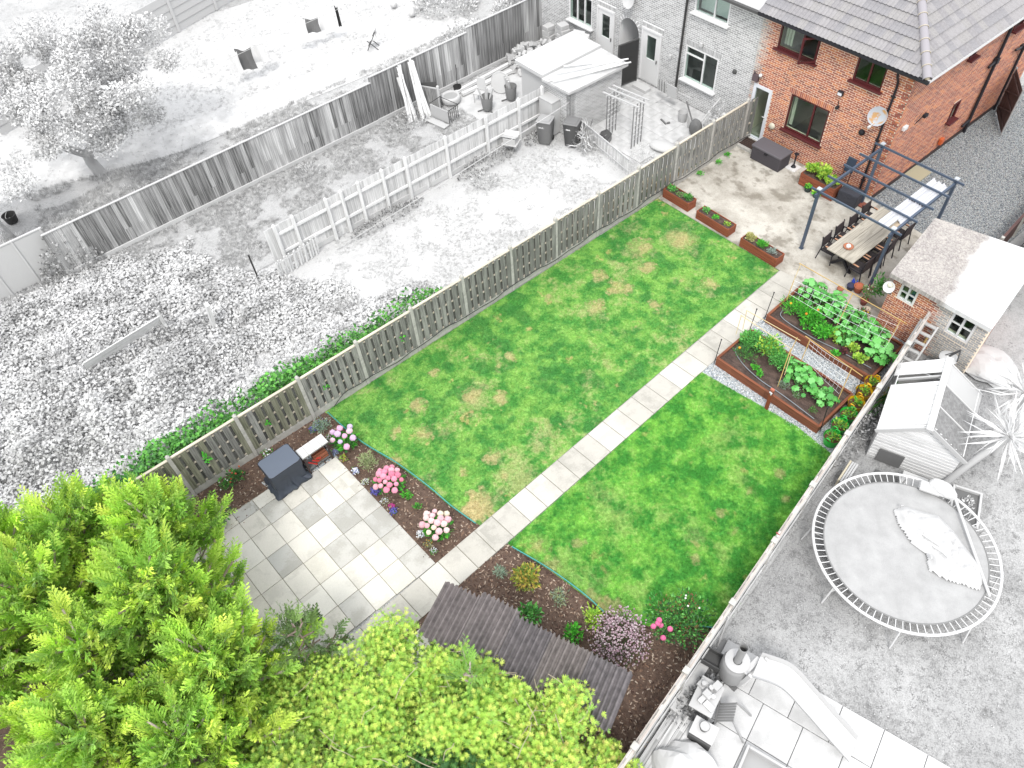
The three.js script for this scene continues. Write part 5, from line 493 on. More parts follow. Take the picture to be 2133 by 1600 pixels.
// pots by the outhouse and the planters' plants
[[1750, 603, 0.1, [176, 110, 84], 'small terracotta pot by the dark basket'], [1772, 598, 0.12, [60, 62, 92], 'dark blue pot behind the squash row'], [1788, 602, 0.15, [196, 112, 80], 'wide terracotta pot by the pergola post'], [1800, 628, 0.12, [150, 80, 70], 'reddish pot under the outhouse corner'], [1806, 645, 0.1, [206, 190, 170], 'cream pot at the outhouse corner']].forEach(([u, v, r, c, label]) => { const p = G(u, v, 0.12), o = thing('flower_pot', label, 'pot', [p.x, 0, p.z]); part(o, 'pot', lathe([[0, 0], [r * 0.7, 0], [r, r * 1.5], [r * 1.08, r * 1.5], [r * 1.08, r * 1.75], [r * 0.92, r * 1.75], [r * 0.85, r * 1.4], [0, r * 1.4]], 20), mat(A(...c), 0.85)); });
clump('pot_plant', 1808, 612, 0.28, 0.7, 240, 0.08, greens.mid.concat(greens.sage, [A(200, 120, 110)]), 'mixed green and pink plants against the outhouse wall', [16, 0.04, [A(226, 120, 130), [0.8, 0.76, 0.7]]]); clump('climber', 1832, 600, 0.26, 1.3, 360, 0.09, greens.mid.concat(greens.fresh), 'climbing plant on the left side of the outhouse', null); clump('pot_plant', 1795, 655, 0.26, 0.5, 200, 0.08, [A(120, 60, 60), A(160, 80, 70), ...greens.dark], 'dark red leaved plant behind the squash row', [8, 0.05, oranges]);
{ const b = G(1775, 590); solo('blue_bottle', 'bright blue bottles among the pots', 'bottle', [0, 1, 2].map(i => lathe([[0, 0], [0.035, 0], [0.035, 0.14], [0.012, 0.19], [0.012, 0.24], [0, 0.24]], 10, b.x + i * 0.07, 0, b.z + (i % 2) * 0.05)), mat(A(60, 90, 220), 0.3)); }
const herb = (x, z, y, rx, h, n, s, cols, label, geo, fl) => { const o = thing('planter_plant', label, 'plant', [x, y, z]); foliage(o, n, rx, h, s, cols, geo || leafA, 0.6, M.leaf, 'foliage', -0.03); if (fl) flowerDots(o, fl[0], rx, h, fl[1], fl[2]); return o; };
herb(-4.85, 5.03, 0.34, 0.2, 0.2, 130, 0.07, greens.fresh, 'green herbs at the fence end of the slatted planter'); herb(-4.45, 5.03, 0.34, 0.18, 0.16, 100, 0.07, greens.sage.concat(greens.mid), 'low sage in the middle of the herb planter'); herb(-4.1, 5.03, 0.34, 0.2, 0.3, 180, 0.07, greens.mid.concat(greens.fresh), 'bushy green herb at the open end of the planter'); herb(-3.25, 5.08, 0.32, 0.13, 0.28, 60, 0.08, greens.fresh, 'upright seedling at one end of the seedling planter'); herb(-2.8, 5.08, 0.32, 0.14, 0.14, 60, 0.07, greens.bright, 'small green plant in the middle of the seedling planter'); herb(-2.3, 5.08, 0.32, 0.15, 0.12, 70, 0.06, greens.lime, 'pale green plant at the end of the seedling planter'); herb(-1.28, 5.12, 0.34, 0.2, 0.28, 420, 0.06, [A(226, 222, 140), A(238, 236, 170), A(206, 206, 110)], 'cream yellow ball shaped shrub in the planter', leafR); herb(-0.82, 5.12, 0.34, 0.18, 0.24, 300, 0.09, greens.bright, 'bright green grassy plant in the planter centre', leafN); herb(-0.38, 5.12, 0.34, 0.2, 0.18, 280, 0.05, [A(176, 196, 186), A(150, 180, 160), A(206, 216, 210)], 'blue grey thyme at the path end of the planter'); herb(-1.95, 0.98, 0.5, 0.24, 0.5, 170, 0.13, greens.lime, 'lime green leafy stems at one end of the tall planter', leafR); herb(-1.5, 0.98, 0.5, 0.26, 0.7, 190, 0.13, greens.lime, 'tall lime green leaves in the middle of the tall planter', leafR); herb(-1.1, 1.0, 0.48, 0.22, 0.42, 150, 0.12, greens.lime, 'lime green leaves near the black covered box', leafR); { const p = G(1706, 393, 0.1); herb(-1.75, 1.3, 0.12, 0.16, 0.22, 60, 0.1, greens.lime.concat(greens.bright), 'yellow green plant in front of the tall planter', leafR); herb(-1.35, 1.35, 0.12, 0.18, 0.24, 70, 0.1, greens.lime.concat(greens.bright), 'second plant on the ground before the tall planter', leafR); solo('plant_pot', 'dark green pot in front of the tall planter', 'pot', [lathe([[0, 0], [0.1, 0], [0.13, 0.18], [0.11, 0.18], [0.1, 0.15], [0, 0.15]], 18, -1.75, 0, 1.3)], mat(A(56, 74, 72), 0.7)); solo('plant_pot', 'green trough in front of the tall planter', 'pot', [lathe([[0, 0], [0.11, 0], [0.14, 0.17], [0.12, 0.17], [0.1, 0.14], [0, 0.14]], 18, -1.35, 0, 1.35)], mat(A(70, 90, 80), 0.7)); }
for (const [x, z, l] of [[-5.08, 1.7, 'green weed at the foot of the fence near the door'], [-5.0, 2.3, 'spreading green weed where fence and patio meet'], [-5.02, 3.3, 'small weed at the fence foot by the patio']]) { const o = thing('weed', l, 'plant', [x, 0, z]); foliage(o, 70, 0.16, 0.16, 0.07, greens.bright); }
// ---------- conifers ----------
const spray = (() => { const t = [], tw = (b, d, l, w) => { const n = V3(d.y, -d.x, 0).multiplyScalar(w), m = b.clone().addScaledVector(d, l * 0.45), e = b.clone().addScaledVector(d, l); const a = [b.x, b.y, b.z], L = [m.x + n.x, m.y + n.y, m.z + w * 0.5], Rr = [m.x - n.x, m.y - n.y, m.z - w * 0.5], E = [e.x, e.y, e.z]; t.push([a, Rr, L], [L, Rr, E]); };
  tw(V3(0, 0, 0), V3(0, 1, 0), 1, 0.024); let k = 0; for (let y = 0.1; y < 0.95; y += 0.085) { const s = k++ % 2 ? 1 : -1, l = 0.42 * (1 - y * 0.72), d = V3(s * 0.62, 0.75, 0.25 * Math.sin(k * 2.3)).normalize(), b = V3(0, y, 0); tw(b, d, l, 0.027); for (const f of [0.35, 0.65]) for (const q of [-1, 1]) tw(b.clone().addScaledVector(d, l * f), V3(d.x + q * 0.5, d.y - q * 0.3, d.z).normalize(), l * 0.5, 0.022); } return tri(t); })();
M.conifer = mat([1, 1, 1], 0.8, { transmission: 0.3, thickness: 0 }); M.conBark = mat(A(182, 160, 154, 1.0), 0.9); M.conBarkPale = mat(A(206, 188, 184, 1.0), 0.9);
const conCol = [[152, 188, 66], [134, 174, 60], [172, 202, 74], [112, 156, 54], [196, 212, 88], [140, 176, 72]].map(c => A(...c, 1.7));
function conifer(x, z, h, r, nb, cols, label, o2 = {}) {
  const o = thing('conifer_tree', label, 'tree', [x, 0, z], 0, 'conifers at the end of the patio'), wood0 = [], l = [], trunkTop = V3(o2.lx || 0, h, o2.lz || 0);
  part(o, 'trunk', rod([0, 0, 0], trunkTop, 0.09 * h / 3.5, 0.015, 8), M.conBark);
  for (let i = 0; i < nb; i++) {
    const t = Math.pow((i + 0.5) / nb, 0.8), b = trunkTop.clone().multiplyScalar(0.08 + 0.9 * t), a = i * 2.399 + rr(-0.3, 0.3), len = r * (1.05 - 0.7 * t) * rr(0.6, 1.35), up = rr(0.35, 0.9) + t * 0.8, d = V3(Math.cos(a), up, Math.sin(a)).normalize(), bend = V3(rr(-0.15, 0.15), rr(0.05, 0.3), rr(-0.15, 0.15)), pt = s => b.clone().addScaledVector(d, len * s).addScaledVector(bend, len * s * s), base3 = mul3(pick(cols), rr(0.85, 1.15));
    wood0.push(tube([b, pt(0.35), pt(0.7), pt(1)], 0.018 + 0.008 * len, 5, 6)); const n = Math.round(len * (o2.dense || 21));
    for (let j = 0; j < n; j++) { const s = 0.18 + 0.82 * Math.sqrt((j + R()) / n), p = pt(s), tip = s > 0.9; const side = rdir(0.15); l.push([p.addScaledVector(side, 0.1 * (1.2 - s)), d.clone().multiplyScalar(tip ? 1.4 : 0.9).add(side.multiplyScalar(tip ? 0.2 : 0.7)).add(V3(0, 0.25, 0)), rr(0.26, 0.56) * (tip ? 1.2 : 1), mul3(mix3(base3, pick(cols), 0.35), rr(0.8, 1.25)), R() * 6]); }
  }
  for (let i = 0; i < (o2.spires ?? 12); i++) { const a = i * 2.399 + 1, k = r * rr(0.25, 0.95), b = V3(Math.cos(a) * k, h * rr(0.45, 0.95) * (1 - 0.3 * k / r), Math.sin(a) * k), L = rr(0.5, 0.95), d = V3(Math.cos(a) * 0.35 + rr(-0.2, 0.2), 1, Math.sin(a) * 0.35 + rr(-0.2, 0.2)).normalize(), c3 = mul3(pick(cols), 1.1); wood0.push(rod(b.clone().addScaledVector(d, -0.4), b.clone().addScaledVector(d, L), 0.014, 0.004, 4)); for (let j = 0; j < 16; j++) { const s = j / 16, sd = rdir(0); l.push([b.clone().addScaledVector(d, L * s), d.clone().multiplyScalar(1.1).addScaledVector(sd, 0.75 * (1 - s * 0.6)), 0.3 * (1.15 - s * 0.7), mul3(c3, rr(0.85, 1.2)), R() * 6]); } }
  part(o, 'branches', wood0, R() < 0.5 ? M.conBark : M.conBarkPale); inst(o, 'crown', spray, M.conifer, l); return o;
}
conifer(-2.75, 24.75, 3.0, 1.5, 78, conCol, 'yellow green conifer between the board fence and the patio'); conifer(-3.9, 26.2, 3.0, 1.5, 70, conCol, 'yellow green conifer overhanging the end of the board fence'); conifer(-0.85, 25.45, 3.6, 1.8, 104, conCol, 'tall yellow green conifer with a fan of upright tips'); conifer(0.9, 25.2, 3.0, 1.55, 88, conCol, 'broad conifer beside the sparse young conifer'); conifer(-2.7, 27.4, 3.3, 1.7, 84, conCol, 'conifer behind the tall one with bare mauve branches'); conifer(2.0, 26.3, 3.0, 1.6, 80, conCol, 'conifer leaning towards the yellow shrub'); conifer(0.9, 27.6, 3.3, 1.7, 80, conCol, 'dense conifer in the back row of the clump'); conifer(-0.9, 27.0, 3.2, 1.6, 70, conCol, 'conifer in the middle of the clump'); conifer(-4.9, 28.0, 3.0, 1.5, 60, conCol, 'conifer rubbing against the last fence panels'); conifer(-2.4, 29.2, 3.2, 1.7, 70, conCol, 'conifer hidden at the back of the clump'); conifer(-5.2, 29.6, 3.2, 1.5, 50, conCol, 'conifer at the hidden end of the board fence');
conifer(1.25, 23.55, 2.3, 0.75, 26, [A(96, 128, 62, 1.4), A(122, 150, 80, 1.4), A(82, 112, 58, 1.4)], 'sparse young conifer standing on the paving', { dense: 10, spires: 5 }); conifer(4.55, 21.4, 2.9, 0.5, 22, [A(110, 150, 62, 1.5), A(128, 172, 72, 1.5)], 'thin young conifer rising in front of the corrugated roof', { dense: 13, spires: 4 });
// ---------- yellow-green shrubs ----------
const rosette = (() => { const t = []; for (let i = 0; i < 8; i++) { const a = i * 2.399, e = 0.25 + 0.1 * (i % 3), c = Math.cos(a), s = Math.sin(a), w = 0.1, tip = [c * 0.62, e + 0.2, s * 0.62], m1 = [c * 0.34 - s * w, e * 0.75, s * 0.34 + c * w], m2 = [c * 0.34 + s * w, e * 0.75, s * 0.34 - c * w]; t.push([[0, 0.02, 0], m2, m1], [m1, m2, tip]); } return tri(t); })();
M.shrubTwig = mat(A(206, 192, 168, 0.85), 0.85); const shCol = [A(170, 196, 76, 1.5), A(138, 180, 66, 1.5), A(196, 208, 104, 1.5), A(108, 160, 58, 1.5), A(206, 210, 110, 1.3), A(176, 206, 92, 1.3), A(150, 190, 80, 1.5), A(164, 200, 88, 1.5), A(120, 170, 74, 1.5), A(84, 146, 62, 1.5)];
function shrub(x, z, rx, h, n, cols, label, rz = rx) {
  const o = thing('evergreen_shrub', label, 'shrub', [x, 0, z], 0, 'shrubs round the corrugated shelter'), w = [], l = [], lob = [...Array(16)].map(() => { const d = rdir(0.3); return [V3(d.x * rr(0.5, 0.85), 0.4 + 0.45 * Math.abs(d.y) * rr(0.8, 1.15), d.z * rr(0.5, 0.85)), rr(0.2, 0.4)]; }); lob.push([V3(0, 0.5, 0), 0.55]);
  for (let i = 0; i < 26; i++) { const [c, r] = pick(lob), d = rdir(0.6), e = V3((c.x + d.x * r) * rx, (c.y + d.y * r) * h, (c.z + d.z * r) * rz), m = V3(e.x * 0.5 + rr(-0.2, 0.2), e.y * 0.6, e.z * 0.5 + rr(-0.2, 0.2)); w.push(tube([[e.x * 0.1, 0.02, e.z * 0.1], m, e], 0.012, 4, 8)); }
  for (let i = 0; i < 11; i++) { const [c, r] = pick(lob), d = rdir(0.9), d2 = rdir(0.2), f = k => V3((c.x + d.x * (r + 0.03)) * rx + d2.x * k, (c.y + d.y * (r + 0.03)) * h + 0.05 + d2.y * 0.4 * k, (c.z + d.z * (r + 0.03)) * rz + d2.z * k); w.push(tube([f(-0.3), f(0).add(V3(rr(-0.06, 0.06), 0.05, 0)), f(0.25), f(0.42).add(V3(rr(-0.1, 0.1), -0.06, 0))], 0.007, 4, 8)); }
  for (let i = 0; i < n; i++) { const [c, r] = pick(lob), d = rdir(0.25), k = R() < 0.16 ? r * rr(1, 1.32) : r * Math.pow(R(), 0.28); l.push([V3((c.x + d.x * k) * rx, Math.max(0.05, (c.y + d.y * k) * h), (c.z + d.z * k) * rz), V3(d.x + rr(-0.4, 0.4), d.y + 0.5 + rr(-0.2, 0.4), d.z + rr(-0.4, 0.4)), rr(0.055, 0.115), mix3(vary(cols, 0.15), cols[0], 0.35), R() * 6]); }
  part(o, 'branches', w, M.shrubTwig); inst(o, 'crown', rosette, M.leaf, l); return o;
}
shrub(3.2, 22.45, 1.75, 2.2, 12180, shCol, 'broad yellow green shrub in front of the corrugated shelter'); shrub(4.85, 21.75, 1.5, 2.3, 10440, shCol, 'yellow green shrub with pale bare twigs'); shrub(6.4, 20.45, 1.2, 2.3, 9135, shCol.concat([A(214, 176, 116)]), 'rounded shrub tinged orange at the end of the shelter'); shrub(1.9, 24.9, 1.3, 1.5, 5655, shCol, 'low yellow green shrub beside the sparse conifer'); shrub(2.35, 23.75, 1.0, 1.5, 3770, shCol, 'lime shrub crowding the foot of the sparse conifer'); shrub(5.65, 20.95, 0.95, 2.0, 4200, shCol, 'lime shrub growing over the lower edge of the corrugated roof'); shrub(3.75, 21.75, 0.9, 1.9, 3600, shCol, 'lime shrub pressed against the shelter posts'); shrub(7.35, 20.3, 0.7, 1.2, 1957, shCol.concat([A(206, 150, 90)]), 'small orange tinged shrub at the right fence'); shrub(5.9, 22.6, 1.7, 1.9, 7830, [A(70, 132, 54), A(96, 156, 62), A(54, 110, 48)], 'darker green shrub behind the yellow ones'); shrub(3.2, 25.6, 1.6, 1.8, 6090, shCol.concat(greens.dark), 'shrub between the conifers and the shelter bushes'); shrub(4.5, 23.5, 1.5, 1.7, 5655, shCol.concat(greens.mid), 'mid green shrub filling the gap behind the yellow shrubs'); shrub(7.0, 22.0, 1.3, 1.9, 6090, shCol, 'yellow shrub near the corner of the right fence');
{ const o = thing('grey_shrub', 'bleached white shrub beyond the right fence corner', 'shrub', [7.95, 0, 20.2]); foliage(o, 1100, 0.6, 1.5, 0.13, [grey(250), grey(220), grey(190)], leafN); }
// ---------- corrugated shelter ----------
{
  const o = thing('log_shelter', 'shelter roofed with dark corrugated sheets in the bark bed', 'shelter', [2.34, 0, 20.45], 0), d = V3(0.925, 0, -0.38).normalize(), n = V3(0.38, 0, 0.925).normalize(), sm2 = [[112, 106, 106], [118, 112, 112], [106, 102, 104], [116, 110, 108], [108, 104, 106]].map((c, i) => mat(null, 0.9, { map: rep(speck(128, 8, A(c[0] - 16, c[1] - 16, c[2] - 16, 0.9), A(c[0] + 20, c[1] + 18, c[2] + 18, 0.9), 800 + i, 0.3), 1.5) }));
  for (let k = 0; k < 5; k++) { const off = [0, -0.12, 0.0, 0.02, 0.03][k], W = 0.94, L = 1.25, N = 60, q = [], y = 1.9 + (k % 2) * 0.012 - k * 0.004; const P = (i, e) => { const u = k * 0.885 + i / N * W, s = e ? L : off + 0.03 * Math.sin(i * 0.9 + k); const b = d.clone().multiplyScalar(u).addScaledVector(n, s); return [b.x, y + 0.045 * Math.sin(i / N * W / 0.118 * 2 * PI) - s * 0.16 + 0.02 * Math.sin(u * 2.2), b.z]; }; for (let i = 0; i < N; i++) q.push([P(i, 0), P(i, 1), P(i + 1, 1)], [P(i, 0), P(i + 1, 1), P(i + 1, 0)]); const g = toCreasedNormals(tri(q), 1.2), pp = g.attributes.position; for (let i = 0; i < pp.count; i++) g.attributes.uv.setXY(i, pp.getX(i), pp.getZ(i)); part(o, 'roof_sheet', g, sm2[k]); }
  for (const u of [0.15, 2.2, 4.3]) for (const s of [0.12, 1.1]) { const b = d.clone().multiplyScalar(u).addScaledVector(n, s); part(o, 'post', bar([b.x, 0, b.z], [b.x, 1.74 - s * 0.16, b.z], 0.08), M.greyWood[0]); } for (const s of [0.12, 1.1]) { const a = d.clone().multiplyScalar(0.05).addScaledVector(n, s), b = d.clone().multiplyScalar(4.4).addScaledVector(n, s); part(o, 'beam', bar([a.x, 1.75 - s * 0.16, a.z], [b.x, 1.74 - s * 0.16, b.z], 0.06, 0.06), M.greyWood[1]); }
}
// ---------- the bleached thicket and the green growth behind the fence ----------
{
  const hgt = (x, z) => { const e = fbm(x * 0.55, z * 0.55, 3, 900), near = sm(-8.5, -5.6, x); return Math.max(0, (0.2 + 1.3 * (e - 0.28) + 0.7 * (fbm(x * 1.5, z * 1.5, 2, 902) - 0.5)) * sm(16.0, 20.5, z + (x + 8) * 0.3 + (e - 0.5) * 3) * (0.45 + 0.55 * sm(-14.5, -11, x)) * sm(-17, -15.5, x) + near * 0.95 * sm(13.2, 16.5, z)); };
  const l = [], gl = []; const rl = [[64, 128, 50], [84, 152, 60], [108, 176, 78], [58, 112, 46], [96, 168, 60]].map(c => A(...c, 1.3));
  for (let i = 0; i < 190000; i++) { const x = rr(-17, -5.35), z = rr(12.5, 34), H = hgt(x, z); if (H < 0.06) continue; const y = H * (1 - 0.75 * Math.pow(R(), 1.6)), green = x > -5.95 + (fbm(x * 3, z * 3, 2, 905) - 0.5) * 0.7; if (!green && R() < 0.1) continue; const g = clamp(0.43 + 0.16 * sm(0.3, 0.66, fbm(x * 1.3, z * 1.3, 3, 911)) + rr(-0.1, 0.1), 0.28, 0.7); (green ? gl : l).push([V3(x, y, z), V3(rr(-0.9, 0.9), rr(-0.5, 0.5), rr(-0.9, 0.9)), (green ? rr(0.08, 0.16) : rr(0.05, 0.15)), green ? vary(rl) : [g, g, g], R() < 0.6 ? 'up' : R() * 6]); }
  for (let i = 0; i < 4200; i++) { const z = rr(13.5, 28.5), x = rr(-6.1, -5.32), y = rr(0.9, 1.72) * sm(12.5, 16, z) * (0.8 + 0.35 * fbm(z * 1.4, x * 2, 2, 907)); gl.push([V3(x, y, z), V3(rr(-0.6, 0.6), rr(-0.1, 1), rr(-0.6, 0.6)), rr(0.08, 0.15), vary(rl), R() * 6]); }
  inst(scene, 'bramble_thicket', leafR, M.leaf, l, 'stuff'); inst(scene, 'green_brambles', leafR, M.leaf, gl, 'stuff');
  const c = []; for (let i = 0; i < 260; i++) { const x = rr(-15.5, -6), z = rr(17.5, 30), H = hgt(x, z); if (H < 0.2) continue; const a = R() * 6, L = rr(0.4, 1.1); c.push(tube([[x, H * 0.8, z], [x + Math.cos(a) * L * 0.5, H + rr(0.12, 0.3), z + Math.sin(a) * L * 0.5], [x + Math.cos(a) * L, H * 0.95, z + Math.sin(a) * L]], 0.008, 3, 8)); } const st = struct('bramble_stems', c, M.grey[205], 'stuff');
  for (let i = 0; i < 6; i++) { const z = [23.0, 24.4, 26.2, 21.2, 16.6, 19.3][i], o = thing('fence_climber', ['bramble shoot over the board fence by the conifer', 'bramble shoot beside a mossy fence panel', 'green tendril on the fence behind the conifer', 'green sprig on the fence near the covered barbecue', 'single leaf sprig on the fence by the lawn', 'leaf sprig on the fence panel above the lavender'][i], 'plant', [-5.04, 0.9, z]); foliage(o, i < 3 ? 26 : 9, 0.1, i < 3 ? 0.8 : 0.35, 0.09, greens.bright, leafR, 0.2, M.leaf, 'foliage', 0); for (const ch of o.children) ch.position.x = 0.05; }
}
// rows of dark weeds and ivy in the neighbouring gardens
function weeds(name, label, cat, x, z, rx, rz, h, n, size, lo, hi, geo) { const o = thing(name, label, cat, [x, 0, z]), l = []; for (let i = 0; i < n; i++) { const a = R() * 2 * PI, k = Math.sqrt(R()), g = rr(lo, hi); l.push([V3(Math.cos(a) * k * rx, Math.max(0.02, h * R() * (1.1 - k * k)), Math.sin(a) * k * rz), V3(Math.cos(a) * 0.5 + rr(-0.5, 0.5), rr(0.1, 1), Math.sin(a) * 0.5 + rr(-0.5, 0.5)), size * rr(0.7, 1.3), [g, g, g], R() * 6]); } inst(o, 'foliage', geo || leafA, M.leaf, l); return o; }
weeds('ivy', 'dark ivy spilling over the white fence panel', 'plant', -16.6, 22.9, 0.5, 1.1, 1.5, 700, 0.12, 0.15, 0.6, leafR); weeds('weed_patch', 'dark weeds at the foot of the pale fence', 'plant', -11.1, 13.2, 0.3, 1.6, 0.35, 500, 0.1, 0.12, 0.5); weeds('weed_patch', 'dark weeds below the bird table', 'plant', -11.1, 8.6, 0.35, 1.4, 0.5, 500, 0.1, 0.12, 0.5); weeds('weed_patch', 'dark weeds by the two wheeled bins', 'plant', -11.0, 5.9, 0.4, 0.8, 0.3, 300, 0.1, 0.12, 0.5); weeds('strappy_plant', 'strap leaved clump beside the numbered bin', 'plant', -9.4, 5.0, 0.5, 0.4, 0.7, 260, 0.4, 0.2, 0.85, leafGeo(0.1, 0.03, 0.5)); weeds('grey_bush', 'leafy grey bush growing by the board fence', 'shrub', -6.2, 1.2, 0.5, 0.5, 1.5, 420, 0.13, 0.25, 0.7); weeds('white_bush', 'fine white flowering bush beside the trellis arch', 'shrub', -7.0, 4.3, 0.6, 0.6, 0.8, 700, 0.06, 0.3, 0.92, leafN); weeds('tall_weeds', 'rough dark plants beyond the dark fence top', 'plant', -19.2, 3.2, 1.2, 1.6, 0.8, 900, 0.12, 0.25, 0.9); weeds('tall_weeds', 'weeds at the foot of the leaning planks', 'plant', -15.6, 9.0, 0.7, 0.9, 0.4, 500, 0.1, 0.15, 0.7); weeds('fence_ivy', 'leafy growth on the gravel side of the right fence', 'plant', 5.75, 8.7, 0.22, 1.9, 0.75, 700, 0.1, 0.2, 0.7); { const o = thing('fence_weeds', 'green and yellow weeds on the gravel side by the tubs', 'plant', [5.55, 0, 7.2]); foliage(o, 420, 0.3, 0.7, 0.09, greens.mid.concat(greens.fresh, [A(210, 190, 90)])); for (const c of o.children) c.scale.set(0.6, 1, 4.5); }
weeds('bed_weeds', 'dark weeds along the planks in the paved yard', 'plant', 7.45, 17.6, 0.25, 0.9, 0.4, 420, 0.1, 0.1, 0.5);
for (const [u, v, l] of [[640, 360, 'pale shrub tuft on the rough grass'], [1010, 380, 'grass tussock beside the neighbouring path line'], [735, 650, 'dark runner of weeds across the neighbouring lawn']]) { const p = G(u, v); weeds('grass_tussock', l, 'plant', p.x, p.z, 0.5, 0.5, 0.3, 260, 0.14, 0.25, 0.8, leafN); }
// ---------- bleached trees ----------
function greyTree(x, z, label, limbs, balls, n, size, lo, hi) {
  const o = thing('orchard_tree', label, 'tree', [x, 0, z]); part(o, 'trunk', limbs.map(([pts, r0, r1]) => { const c = new THREE.CatmullRomCurve3(pts.map(asV)), g = []; for (let i = 0; i < 8; i++) g.push(rod(c.getPoint(i / 8), c.getPoint((i + 1) / 8), r0 + (r1 - r0) * i / 8, r0 + (r1 - r0) * (i + 1) / 8, 8)); return merge(g); }), mat(grey(205, 1), 0.95, { bumpMap: rep(bmpSoft, 4), bumpScale: 0.04 }));
  const l = []; for (let i = 0; i < n; i++) { const [c, r] = pick(balls), d = rdir(), k = r * Math.pow(R(), 0.4), g = rr(lo, hi); l.push([V3(c[0] + d.x * k, c[1] + d.y * k * 0.7, c[2] + d.z * k), V3(d.x * 0.5 + rr(-0.7, 0.7), rr(-0.3, 0.9), d.z * 0.5 + rr(-0.7, 0.7)), size * rr(0.7, 1.3), [g, g, g], R() < 0.7 ? 'up' : R() * 6]); } inst(o, 'crown', leafA, M.leaf, l); return o;
}
{
  const balls = []; for (let i = 0; i < 70; i++) { const d = rdir(0.0), k = rr(0.45, 1); balls.push([[d.x * 3.3 * k + 0.4, 3.7 + d.y * 2.0 * k, d.z * 3.6 * k - 0.8], rr(0.45, 0.9)]); }
  greyTree(-21.6, 20, 'large bleached apple tree with a forked trunk on the rough grass', [[[[0, -0.05, 0], [-0.1, 0.5, 0.1], [0, 0.95, 0.1]], 0.24, 0.2], [[[0, 0.9, 0.1], [-0.1, 1.6, 0.8], [-0.2, 2.6, 1.2], [0.1, 3.8, 1.6]], 0.17, 0.06], [[[0, 0.9, 0.1], [0.1, 1.5, -0.35], [-0.3, 2.6, -0.4], [-0.6, 3.9, -0.9]], 0.17, 0.06], [[[-0.2, 2.4, 1.1], [-1, 3.3, 1.6], [-1.8, 4, 2]], 0.09, 0.03], [[[-0.2, 2.3, -0.4], [0.8, 3.2, -1], [1.6, 3.8, -1.6]], 0.09, 0.03]], balls, 36000, 0.13, 0.35, 0.8);
  const b2 = []; for (let i = 0; i < 14; i++) { const d = rdir(); b2.push([[d.x * 1.2, 2.2 + d.y * 0.9, d.z * 1.5], 0.6]); } greyTree(-20.2, 24.0, 'small bleached tree beside the black tub', [[[[0, 0, 0], [0.05, 0.8, 0.1], [-0.1, 1.8, 0.2]], 0.09, 0.05]], b2, 4600, 0.13, 0.4, 0.85);
}
function cordyline(x, z, y, lean, label) { const o = thing('cabbage_palm', label, 'tree', [x, 0, z]), head = V3(lean[0], y, lean[1]); part(o, 'trunk', tube([[0, 0, 0], [lean[0] * 0.4, y * 0.5, lean[1] * 0.4], head], 0.09, 8, 16), M.grey[205]); const l = []; for (let i = 0; i < 120; i++) { const d = rdir(0.35), g = rr(0.45, 0.92); l.push([head.clone().addScaledVector(d, 0.05), d, rr(0.75, 1.15), [g, g, g], R() * 6]); } inst(o, 'crown', leafGeo(0.055, 0.012, 0.22), M.leaf, l); return o; }
cordyline(8.0, 8.9, 2.0, [0.5, -0.9], 'white spiky palm leaning over the tumbledown shed'); cordyline(8.4, 6.9, 2.1, [-0.3, -0.3], 'white spiky palm beside the white sheet');
